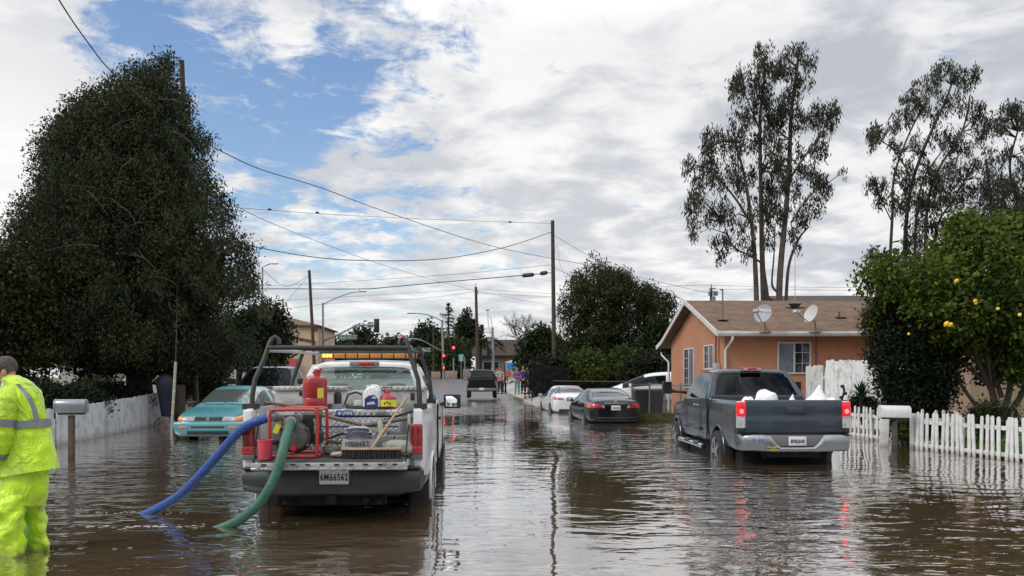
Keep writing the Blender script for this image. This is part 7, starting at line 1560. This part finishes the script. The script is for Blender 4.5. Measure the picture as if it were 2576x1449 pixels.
tree('column_shrub', 'tall dark bushy shrub hanging beside the white board fence, under the lemon tree', (P(2300, 1105, 18.9).x, 18.9, 0), 18.9, rows, 760, .26, 48, .085, leafmat('deep_green_leaf', (.006, .012, .006), (.022, .032, .014), .8, .1), [([P(2300, 1110, 18.9), P(2295, 950, 18.9), P(2290, 800, 18.9)], .07)], depth=.6, gap=.80, gscale=1.0, seed=55, nl=10, r0=.02, asp=.55)  # very dark green leaves
# sparse green under-storey and weeds by fence
shrub('leafy green weeds on the lawn behind the white mailbox', 2255, 2285, 1060, 1110, 18.6, 34, .09, lf_yel, 56, 22, .12)
shrub('low leafy shrub behind the long picket fence under the lemon trunks', 2440, 2560, 1020, 1090, 17.6, 110, .09, lf_mid, 57, 30, .18)
shrub('dark low shrub at the foot of the spiky plant', 2128, 2212, 1000, 1045, 21.8, 100, .07, MATS['deep_green_leaf'], 58, 44, .16)
# yucca
yb_ = P(2168, 1030, 21.5); t = thing('yucca_plant', 'spiky yucca in front of the tall white fence', 'plant', yb_); q = MB(); rs = random.Random(3); top = P(2168, 992, 21.5)
for i in range(90):
    a = rs.uniform(0, 2*math.pi); el = R(rs.uniform(-15, 88)); L_ = rs.uniform(.36, .56); d_ = Vector((math.cos(a)*math.cos(el), math.sin(a)*math.cos(el), math.sin(el))); s = d_.cross(Vector((0, 0, 1))).normalized()*.022; b2 = top+Vector((0, 0, -.05)); m_ = b2+d_*L_*.5; e = b2+d_*L_-Vector((0, 0, .04)); q.add([b2-s*.6, b2+s*.6, m_+s, m_-s, e], [(0, 1, 2, 3), (3, 2, 4)])
q.build('leaves', leafmat('yucca_leaf', (.02, .045, .02), (.05, .09, .035), 2, .15), t, world=True, fix=False); q = MB(); q.tube([yb_-Vector((0, 0, .3)), top], .07, 8); q.build('stem', bark, t, world=True)
# dark gnome-like ornament by the white fence: a small dark plant stake
q = MB(); q.tube(smooth([P(2121, 1035, 21.9), P(2118, 1005, 21.9), P(2124, 985, 21.9), P(2119, 968, 21.9)], 4), [.03, .05, .02, .05]+[.03]*9, 7); [q.ball(P(x, y, 21.9), (.06, .04, .05), 5) for x, y in ((2119, 972), (2126, 990), (2116, 1000), (2124, 1010))]; tag(q.build('plant_stalk', bark, rebase=True), 'dark knobbly dead stalk against the tall white fence', 'plant')
# grass tufts at the chain-link fence and along the yard edges
def tufts(name, label, pts, n, h, m_, cat, seed):
    rs = np.random.RandomState(seed); A = []
    for (x0, x1, y0, y1, z) in pts:
        k = n//len(pts); p = np.stack([rs.uniform(x0, x1, k), rs.uniform(y0, y1, k), np.full(k, z)+rs.uniform(0, h*.3, k)], 1); A.append(p)
    p = np.concatenate(A); V = leafquads(p, h*.5, h*1.3, .10, -.8 if False else 0); n_ = len(p); d = rs.normal(size=(n_, 3))*.35+np.array([0, 0, 1]); d /= np.linalg.norm(d, axis=1)[:, None]; s = np.cross(d, rs.normal(size=(n_, 3))); s /= np.linalg.norm(s, axis=1)[:, None]; L_ = rs.uniform(h*.5, h*1.3, n_)[:, None]
    V = np.empty((n_, 4, 3)); V[:, 0] = p; V[:, 1] = p+d*L_*.5+s*.012; V[:, 2] = p+d*L_; V[:, 3] = p+d*L_*.5-s*.012
    o = quads_obj(name, V.reshape(-1, 3), m_, None, (0, 0, 0)); o['kind'] = 'stuff'; return tag(o, label, cat)
dry = leafmat('dry_grass_leaf', (.06, .055, .025), (.13, .12, .05), 1, .2)
tufts('grass', 'dry grass along the foot of the chain-link fence', None, 1, 1, dry, 'grass', 1) if False else tufts('grass', 'dry grass along the foot of the chain-link fence by the orange house', [(4.4, 6.8, 29.0, 30.9, .03), (4.2, 7.0, 28.2, 29.2, -.02)], 5200, .16, dry, 'grass', 1)
tufts('grass', 'green grass behind the white picket fence', [(8.8, 10.2, 17.6, 19.2, .06), (9.2, 12, 14, 17, .06)], 9000, .10, leafmat('lawn_leaf', (.04, .10, .015), (.09, .20, .03), 1, .3), 'grass', 2)
tufts('grass', 'green grass in the left yard near the big conifer', [(-12.8, -11.6, 24, 30, .42), (-14, -12, 20, 26, .42)], 7000, .12, leafmat('lawn_leaf', (0, 0, 0), (0, 0, 0)), 'grass', 3)

# --- trees added unseen behind the photographer to shade and reflect in the vehicles and water
for i, (x, y, h_, w_) in enumerate(((-46, -30, 9, 7), (-30, -38, 11, 8), (-14, -34, 9, 7), (2, -48, 12, 9), (17, -36, 9, 7), (33, -40, 12, 9), (50, -28, 10, 8))):
    b_ = Vector((x, y, .1)); t = thing('broadleaf_tree', 'added unseen tree behind the photographer, put there to shade and darken reflections', 'tree', b_, 0, 'added trees behind the photographer'); rs = np.random.RandomState(90+i); k = 120
    g = rs.normal(size=(k, 3)); g /= np.linalg.norm(g, axis=1)[:, None]; g *= (rs.rand(k)**.4)[:, None]; cs = g*np.array([w_, w_*.6, h_*.46])+np.array([x, y, h_*.55]); quads_obj('crown', leafquads(clumpleaves([tuple(c) for c in cs], np.full(k, 1.6), 26), .5, 1.0, .6, .1), lf_dark, t, b_)
    q = MB(); q.tube([b_-Vector((0, 0, .4)), b_+Vector((0, 0, h_*.6))], [.3, .15], 8); q.build('trunk', bark, t, world=True)
# ================================================================ people
skin_m = mat('skin', (.42, .20, .14), .55, bump=.2, bscale=40, var=.08, vscale=12)
hair_grey = mat('hair_greybrown', (.10, .085, .075), .85, bump=1.0, bscale=90, var=.4, vscale=40); hair_dk = mat('hair_dark', (.012, .010, .010), .7)
def skinned(name, joints, edges, m_, parent, sub=2, root=0, ang=70):
    """one continuous surface grown round a skeleton; joints = [(x, y, z, rx, ry)]"""
    me = bpy.data.meshes.new(name); me.from_pydata([j[:3] for j in joints], edges, []); o = bpy.data.objects.new(name, me); C.objects.link(o)
    md = o.modifiers.new('k', 'SKIN'); md.use_smooth_shade = True; md.branch_smoothing = .5
    sv = me.skin_vertices[0].data if me.skin_vertices else None
    if sv is None:
        bm = bmesh.new(); bm.from_mesh(me); bm.verts.layers.skin.verify(); bm.to_mesh(me); bm.free(); sv = me.skin_vertices[0].data
    for i, j in enumerate(joints): sv[i].radius = (j[3], j[4]); sv[i].use_root = (i == root)
    s = o.modifiers.new('s', 'SUBSURF'); s.levels = sub; s.render_levels = sub
    applymods(o); o.data.materials.clear(); o.data.materials.append(m_); shade(o.data, ang)
    if parent: o.parent = parent
    return o
def chain(a, b): return [(i, i+1) for i in range(a, b)]
# local frame: x = person's left..., y = forward, z up, origin at the feet, height about 1.78
def figure(label, loc, rz, scale, pose, cols, hair=hair_dk, group='people waiting at the dry end of the street', skirt=None, fingers=False, hairlen=.0):
    """simple standing figure: pose gives arm and leg joints; clothes grow round the same skeleton"""
    t = thing('person', label, 'person', loc, rz, group); t.scale = (scale, scale, scale)
    la, ra, ll, rl, lean = pose; torso, legs = cols
    def L_(z): return lean*(z-.9)
    J = [(0, 0, .95, .15, .11), (0, L_(1.15), 1.15, .14, .10), (0, L_(1.38), 1.38, .155, .10), (0, L_(1.5), 1.50, .06, .06), (0, L_(1.58)+.01, 1.58, .062, .07), (0, L_(1.68)+.02, 1.68, .082, .10), (0, L_(1.76)+.01, 1.76, .05, .06)]
    E = chain(0, 6)
    def arm(s, pts):
        k = len(J); J.append((s*.19, L_(1.43), 1.42, .055, .055)); E.append((2, k))
        for i, (x, y, z, r) in enumerate(pts): J.append((x, y, z, r, r)); E.append((k+i, k+i+1))
        h = len(J)-1; x, y, z = J[h][:3]
        for f in range(5):
            J.append((x+s*(-.02+.011*f), y+.02+.004*f, z-.075+.008*abs(f-2)+(.03 if f == 0 else 0), .009, .009)); E.append((h, len(J)-1))
    arm(-1, la); arm(1, ra)
    for s, pts in ((-1, ll), (1, rl)):
        k = len(J); J.append((s*.095, 0, .88, .09, .09)); E.append((0, k))
        for i, (x, y, z, r) in enumerate(pts): J.append((x, y, z, r, r)); E.append((k+i, k+i+1))
    skinned('body', J, E, skin_m, t)
    # clothing
    JT = [(0, 0, .90, .175, .135), (0, L_(1.15), 1.15, .160, .12), (0, L_(1.36), 1.36, .178, .125), (0, L_(1.47), 1.47, .085, .08)]; ET = chain(0, 3)
    for s, pts in ((-1, la), (1, ra)):
        k = len(JT); JT.append((s*.195, L_(1.42), 1.41, .072, .072)); ET.append((2, k))
        for i, (x, y, z, r) in enumerate(pts[:-1]): JT.append((x, y, z, r+.02, r+.02)); ET.append((k+i, k+i+1))
    skinned('top', JT, ET, torso, t)
    JL = [(0, 0, .93, .165, .125)]; EL = []
    for s, pts in ((-1, ll), (1, rl)):
        k = len(JL); JL.append((s*.10, 0, .80, .10, .10)); EL.append((0, k))
        for i, (x, y, z, r) in enumerate(pts[:-1]): JL.append((x, y, z+.02*(i > 0), r+.022, r+.022)); EL.append((k+i, k+i+1))
    skinned('trousers', JL, EL, legs, t)
    for pts in (ll, rl):
        x, y, z, r = pts[-2]; q = MB(); q.ball((x, y+.05, .045), (.05, .13, .05), 6); q.build('shoe', well, t)
    q = MB(); c = Vector((0, L_(1.7)-.005, 1.70)); q.ball(c+Vector((0, -.015, .015)), (.088, .104, .098), 8)
    if hairlen: q.ball(c+Vector((0, -.07, -.10)), (.07, .045, .05+hairlen), 7)
    q.build('hair', hair, t)
    return t
stand_l = [(-.10, 0, .50, .058), (-.11, -.01, .10, .045), (-.11, .07, .03, .035)]; stand_r = [(.10, 0, .50, .058), (.12, .0, .10, .045), (.12, .08, .03, .035)]
arm_dn = lambda s: [(s*.24, -.02, 1.15, .045), (s*.24, .05, .92, .035), (s*.24, .07, .85, .03)]
arm_x = lambda s: [(s*.25, .02, 1.17, .045), (s*.10, .20, 1.14, .036), (s*.02, .22, 1.14, .03)]
fl = lambda c, nm: mat(nm, c, .85, var=.2, vscale=9, bump=.3, bscale=20)
navyj, jeans = fl((.02, .025, .05), 'cloth_navy'), fl((.025, .03, .05), 'cloth_jeans')
dF = 52.0
def at_px(x, y, d=dF): return P(x, y, d)
figure('person in grey and white jacket and dark jeans standing by the suv', at_px(1258, 992), R(160), .98, (arm_dn(-1), arm_x(1), stand_l, stand_r, .05), (mat('cloth_greywhite', (.30, .30, .31), .85, var=.7, vscale=14), jeans))
figure('child in a red top beside the person in the grey and white jacket', at_px(1268.5, 991), R(180), .80, (arm_dn(-1), arm_dn(1), stand_l, stand_r, 0), (fl((.30, .03, .015), 'cloth_red'), fl((.02, .02, .025), 'cloth_black')), hairlen=.04)
figure('person in a long purple top and pale teal trousers with arms crossed', at_px(1301, 992), R(190), .95, (arm_x(-1), arm_x(1), stand_l, stand_r, 0), (fl((.16, .05, .32), 'cloth_purple'), fl((.10, .32, .30), 'cloth_teal')), hairlen=.06)
figure('person in navy jacket standing between the purple top and the leaning person', at_px(1317, 991), R(150), .99, (arm_dn(-1), arm_x(1), stand_l, stand_r, .02), (fl((.02, .022, .11), 'cloth_blue'), fl((.02, .02, .025), 'cloth_black')))
figure('person in dark clothes with one light trouser leg, leaning at the fence corner', at_px(1330, 992), R(100), .95, ([(-.24, .02, 1.15, .045), (-.30, .10, .95, .035), (-.30, .12, .88, .03)], arm_x(1), [(-.12, .10, .52, .058), (-.13, -.08, .12, .045), (-.13, .0, .04, .035)], stand_r, .10), (fl((.015, .02, .03), 'cloth_slate'), fl((.14, .15, .17), 'cloth_grey')))
figure('dark-clothed person half hidden right behind the suv', P(1250, 990, 58), R(180), .98, (arm_dn(-1), arm_dn(1), stand_l, stand_r, 0), (fl((.015, .015, .02), 'cloth_charcoal'), jeans))
figure('person in pale grey shirt in the shade beyond the grey guard, above the teal sedan', (P(517, 960, 38).x, 38, .05), R(170), .95, (arm_dn(-1), arm_x(1), stand_l, stand_r, .05), (fl((.22, .25, .32), 'cloth_paleblue'), fl((.02, .02, .025), 'cloth_black')), group='people by the left yard')

# ---- the worker in hi-vis rain suit, seen from behind, wading to the left
hv = bpy.data.materials.new('hivis_yellow'); hv.use_nodes = True; MATS['hivis_yellow'] = hv
nt_ = hv.node_tree; N_ = nt_.nodes; L2_ = nt_.links; b = N_['Principled BSDF']; b.inputs['Roughness'].default_value = .42; b.inputs['Sheen Weight'].default_value = .2
tcx = N_.new('ShaderNodeTexCoord'); nx = N_.new('ShaderNodeTexNoise'); nx.inputs['Scale'].default_value = 3.2; nx.inputs['Detail'].default_value = 8; nx.inputs['Roughness'].default_value = .68; L2_.new(tcx.outputs['Object'], nx.inputs['Vector'])
mx_ = N_.new('ShaderNodeMapRange'); mx_.inputs[1].default_value = .47; mx_.inputs[2].default_value = .70; mx_.inputs[4].default_value = .9; L2_.new(nx.outputs['Fac'], mx_.inputs['Value'])
mm_ = N_.new('ShaderNodeMix'); mm_.data_type = 'RGBA'; mm_.inputs['A'].default_value = (.54, .82, .010, 1); mm_.inputs['B'].default_value = (.24, .33, .03, 1); L2_.new(mx_.outputs[0], mm_.inputs['Factor']); L2_.new(mm_.outputs['Result'], b.inputs['Base Color'])
wv = N_.new('ShaderNodeTexNoise'); wv.inputs['Scale'].default_value = 5; wv.inputs['Detail'].default_value = 5; wv.inputs['Distortion'].default_value = 1.6; mpv = N_.new('ShaderNodeMapping'); mpv.inputs['Scale'].default_value = (1, 1, .7); L2_.new(tcx.outputs['Object'], mpv.inputs[0]); L2_.new(mpv.outputs[0], wv.inputs['Vector'])
bpv = N_.new('ShaderNodeBump'); bpv.inputs['Strength'].default_value = .9; bpv.inputs['Distance'].default_value = .09; rd1 = N_.new('ShaderNodeMath'); rd1.operation = 'SUBTRACT'; rd1.inputs[1].default_value = .5; L2_.new(wv.outputs['Fac'], rd1.inputs[0]); rd2 = N_.new('ShaderNodeMath'); rd2.operation = 'ABSOLUTE'; L2_.new(rd1.outputs[0], rd2.inputs[0]); L2_.new(rd2.outputs[0], bpv.inputs['Height']); L2_.new(bpv.outputs[0], b.inputs['Normal'])
refl = mat('reflective_tape', (.20, .21, .23), .35, .3, dirt=.4, dirtcol=(.12, .12, .12), dscale=9)
DW = 7.15; wk = thing('person', 'worker in a bright yellow-green hooded rain suit with grey bands, wading at the left edge', 'person', (PX(38, DW), DW, -.30))
O_ = wk.location
mudline(hv, .30, .40, (.16, .20, .03), .8)
def WP(x, y, dd=0): return P(x, y, DW+dd)-O_
s_ = DW/F
def wr(px): return px*s_
# body under the suit (one mesh): pelvis, torso, neck, head, arms with hands, legs
J = [(*WP(50, 1215), .13, .12), (*WP(56, 1100), .13, .12), (*WP(48, 1000, -.0), .14, .11), (*WP(28, 958, .0), .055, .055), (*WP(17, 940, .0), .062, .07), (*WP(12, 927, .0), .078, .092), (*WP(12, 915, .0), .05, .06)]
E = chain(0, 6)
k = len(J); J += [(*WP(8, 995, -.14), .06, .06), (*WP(8, 1080, -.20), .05, .05), (*WP(-14, 1160, -.12), .038, .038), (*WP(-24, 1178, -.10), .035, .022)]; E += [(2, k), (k, k+1), (k+1, k+2), (k+2, k+3)]
hnd = k+3
for f, (dx, dz, dy) in enumerate(((-4, 20, -.03), (-8, 25, -.01), (-10, 26, .01), (-11, 23, .03))):
    a = len(J); J += [(*WP(-26+dx*.5, 1178+dz*.6, -.10+dy), .010, .010), (*WP(-30+dx, 1178+dz, -.10+dy*1.2), .0085, .0085)]; E += [(hnd, a), (a, a+1)]
a = len(J); J += [(*WP(-16, 1188, -.15), .011, .011), (*WP(-14, 1198, -.16), .009, .009)]; E += [(hnd, a), (a, a+1)]
k = len(J); J += [(*WP(75, 1000, .20), .055, .055), (*WP(40, 1085, .34), .045, .045), (*WP(0, 1130, .40), .035, .035), (*WP(-12, 1140, .42), .03, .02)]; E += [(2, k), (k, k+1), (k+1, k+2), (k+2, k+3)]
k = len(J); J += [(*WP(28, 1225, -.06), .09, .09), (*WP(18, 1310, -.08), .065, .065), (*WP(22, 1400, -.06), .05, .05), (*WP(18, 1455, -.05), .045, .05)]; E += [(0, k), (k, k+1), (k+1, k+2), (k+2, k+3)]
k = len(J); J += [(*WP(80, 1225, .10), .09, .09), (*WP(88, 1300, .14), .065, .065), (*WP(92, 1390, .18), .05, .05), (*WP(90, 1450, .2), .045, .05)]; E += [(0, k), (k, k+1), (k+1, k+2), (k+2, k+3)]
skinned('body', J, E, skin_m, wk)
q = MB(); q.ball(WP(14.5, 921, .02), (.089, .101, .089), 10); q.ball(WP(21, 932, -.0), (.05, .07, .06), 8)
rh = random.Random(5)
for i in range(900):
    th, ph = rh.uniform(0, 6.28), rh.uniform(-.5, 1.5); n_ = Vector((math.cos(th)*math.cos(ph), math.sin(th)*math.cos(ph), math.sin(ph)))
    if n_.x < -.45 and n_.z < .5: continue
    c = WP(14.5, 921, .02)+Vector((n_.x*.088, n_.y*.10, n_.z*.088)); e = c+n_*.008+Vector((.004, rh.gauss(0, .004), -.012)); s9 = Vector((-n_.y, n_.x, 0))*.0022; q.add([c-s9, c+s9, e], [(0, 1, 2)])
q.build('hair', hair_grey, wk)
q = MB(); q.ball(WP(10, 938, -.085), (.022, .012, .034), 6); q.build('ear', skin_m, wk)
q = MB(); q.ball(WP(-13, 935, -.0), (.022, .02, .02), 6); q.build('nose', skin_m, wk); q = MB(); q.tube([WP(-9, 945, -.02), WP(-10, 945, .03)], .007, 6); q.build('mouth', dred, wk)
for dy in (-.035, .035): q = MB(); q.ball(WP(-9, 929, dy), .011, 6); q.build('eye', plate_m, wk)
def garment(name, rows, m_, parent=wk, seed=0, wr_=.012, n=40, closed=True, fold=6, thick=None):
    """rows: (photo y, x left, x right, depth centre, half depth, tilt)"""
    q = MB(); rings = []; dense = []
    for i in range(len(rows)-1):
        for k in range(6): f = k/6; f2 = f*f*(3-2*f)*.5+f*.5; dense.append([rows[i][j]*(1-f2)+rows[i+1][j]*f2 for j in range(6)])
    dense.append(list(rows[-1]))
    for (y, xl, xr, dc, hd, ti) in dense:
        ring = []
        for k in range(n):
            a = 2*math.pi*k/n; ca, sa = math.cos(a), math.sin(a); ex = .82
            x = (xl+xr)/2+(xr-xl)/2*math.copysign(abs(ca)**ex, ca); dd = dc+hd*math.copysign(abs(sa)**ex, sa)
            p = WP(x, y+ti*(x-(xl+xr)/2), dd)
            nz_ = mnoise.noise(Vector((ca*1.3+seed, sa*1.3, p.z*fold)))*wr_+mnoise.noise(Vector((ca*3+seed, sa*3+p.z*4, p.z*fold*2.2)))*wr_*.5
            c = WP((xl+xr)/2, y, dc); v = (p-c); v.z = 0; p = p+v.normalized()*nz_; ring.append(p)
        rings.append(ring)
    q.loft(rings, True); return q.build(name, m_, parent, ang=80, sub=1)
jk = garment('jacket', [(1192, -18, 151, .02, .30, -.16), (1178, -16, 147, .02, .295, -.16), (1120, -8, 136, .02, .28, -.12), (1070, -4, 124, .02, .265, -.10), (1030, 0, 116, .02, .25, -.08), (1000, 0, 109, .02, .24, 0), (975, 2, 100, .02, .21, .05), (958, 8, 82, .02, .15, .1), (948, 14, 60, .02, .10, .1)], hv, seed=1, wr_=.019)
# hood bunched at the neck
q = MB(); rings = []
for t_ in range(0, 13):
    f = t_/12; a0 = R(-200+400*f)
hd = garment('hood', [(1004, 66, 102, .0, .12, .30), (992, 36, 106, .0, .17, .25), (975, 8, 100, .01, .19, .18), (960, 0, 84, .01, .165, .12), (949, 4, 62, .01, .12, .08), (943, 12, 48, .01, .08, .05)], hv, parent=wk, seed=4, wr_=.014, fold=10)
# sleeves
def sleeve(pts, m_, seed):
    q = MB(); v = smooth([WP(*p[:3]) for p in pts], 8); rs = [p[3] for p in pts]; n = len(v); rr = []
    for i in range(n):
        f = i/(n-1)*(len(rs)-1); j = min(int(f), len(rs)-2); r_ = rs[j]+(rs[j+1]-rs[j])*(f-j); rr.append(r_*(1+.07*mnoise.noise(Vector((i*.55, seed, 0)))+.04*math.sin(i*1.7)))
    q.tube(v, rr, 24); return q.build('sleeve', m_, wk, ang=80)
sleeve([(30, 985, -.14, .075), (18, 1010, -.20, .098), (10, 1050, -.24, .100), (4, 1095, -.25, .098), (-6, 1135, -.22, .088), (-18, 1168, -.16, .066)], hv, 2)
sleeve([(80, 985, .18, .08), (70, 1030, .26, .09), (40, 1085, .33, .085), (10, 1120, .38, .075), (-2, 1130, .40, .05)], hv, 7)
# trousers: two legs and seat
garment('trousers', [(1180, -4, 122, .02, .21, -.06), (1215, -8, 126, .02, .22, -.05), (1250, -12, 120, .02, .21, -.03), (1275, -14, 112, .02, .18, 0)], hv, seed=9, wr_=.022)
garment('trouser_leg', [(1222, 4, 58, -.02, .10, .0), (1245, -14, 72, -.05, .15, .0), (1290, -26, 64, -.08, .15, 0), (1340, -26, 62, -.07, .14, 0), (1380, -22, 61, -.05, .135, 0), (1410, -20, 60, -.05, .135, 0)], hv, seed=12, wr_=.045, fold=13)
garment('trouser_leg', [(1215, 60, 100, .08, .08, .0), (1242, 44, 114, .12, .15, .0), (1275, 50, 113, .14, .15, 0), (1320, 58, 117, .17, .14, 0), (1368, 60, 124, .20, .14, 0), (1400, 62, 124, .2, .14, 0)], hv, seed=15, wr_=.042, fold=13)
# reflective bands follow the jacket
def band(rows, pts2, name='reflective_band'): pass
def wrapband(ytop, ybot, rowsrc, th=.006, a0=0, a1=360, ti=-.09):
    q = MB(); n = 60; src = rowsrc
    def ring(y):
        ys = [r[0] for r in src][::-1]; vals = [np.interp(y, ys, [r[j] for r in src][::-1]) for j in range(1, 6)]; xl, xr, dc, hd, _ = vals; out = []
        for k in range(n+1):
            a = R(a0+(a1-a0)*k/n); ca, sa = math.cos(a), math.sin(a); x = (xl+xr)/2+(xr-xl)/2*math.copysign(abs(ca)**.82, ca)*1.0; dd = dc+hd*math.copysign(abs(sa)**.82, sa); p = WP(x, y+ti*(x-(xl+xr)/2), dd); c = WP((xl+xr)/2, y, dc); v = p-c; v.z = 0; out.append(p+v.normalized()*(.013+th))
        return out
    A, B = ring(ytop), ring(ybot); q.add(A+B, [(i, i+1, n+2+i, n+1+i) for i in range(n)]); return q.build('reflective_band', refl, wk, ang=80)
JR = [(1192, -18, 151, .02, .30, 0), (1120, -8, 136, .02, .28, 0), (1070, -4, 124, .02, .265, 0), (1030, 0, 116, .02, .25, 0), (1000, 0, 109, .02, .24, 0), (975, 2, 100, .02, .21, 0)]
wrapband(1058, 1077, JR)
# vertical brace over the back
def jsurf(x, y):
    ys = [r[0] for r in JR][::-1]; xl, xr, dc, hd = [np.interp(y, ys, [r[j] for r in JR][::-1]) for j in range(1, 5)]; c = max(-1, min(1, (x-(xl+xr)/2)/((xr-xl)/2))); ca = math.copysign(abs(c)**(1/.82), c); sa = math.sqrt(max(0, 1-ca*ca))**.82; return WP(x, y, dc-hd*sa-.028)
q = MB(); L1, L2__ = [], []
for i in range(13):
    f = i/12; y = 966+(1058-966)*f; xc = 44+(94-44)*(1-(1-f)**1.9)-4*f; w_ = 5.5+2*f; L1.append(jsurf(xc-w_, y)); L2__.append(jsurf(xc+w_, y))
q.add(L1+L2__, [(i, i+1, 14+i, 13+i) for i in range(12)]); q.build('reflective_brace', refl, wk, ang=80)
q = MB(); q.tube([WP(8, 1056, -.245), WP(6, 1074, -.252)], [.112, .112], 24); q.build('sleeve_band', refl, wk, ang=60); q = MB(); q.tube([WP(-4, 1128, -.225), WP(-9, 1143, -.21)], [.101, .098], 24); q.build('sleeve_band', refl, wk, ang=60)
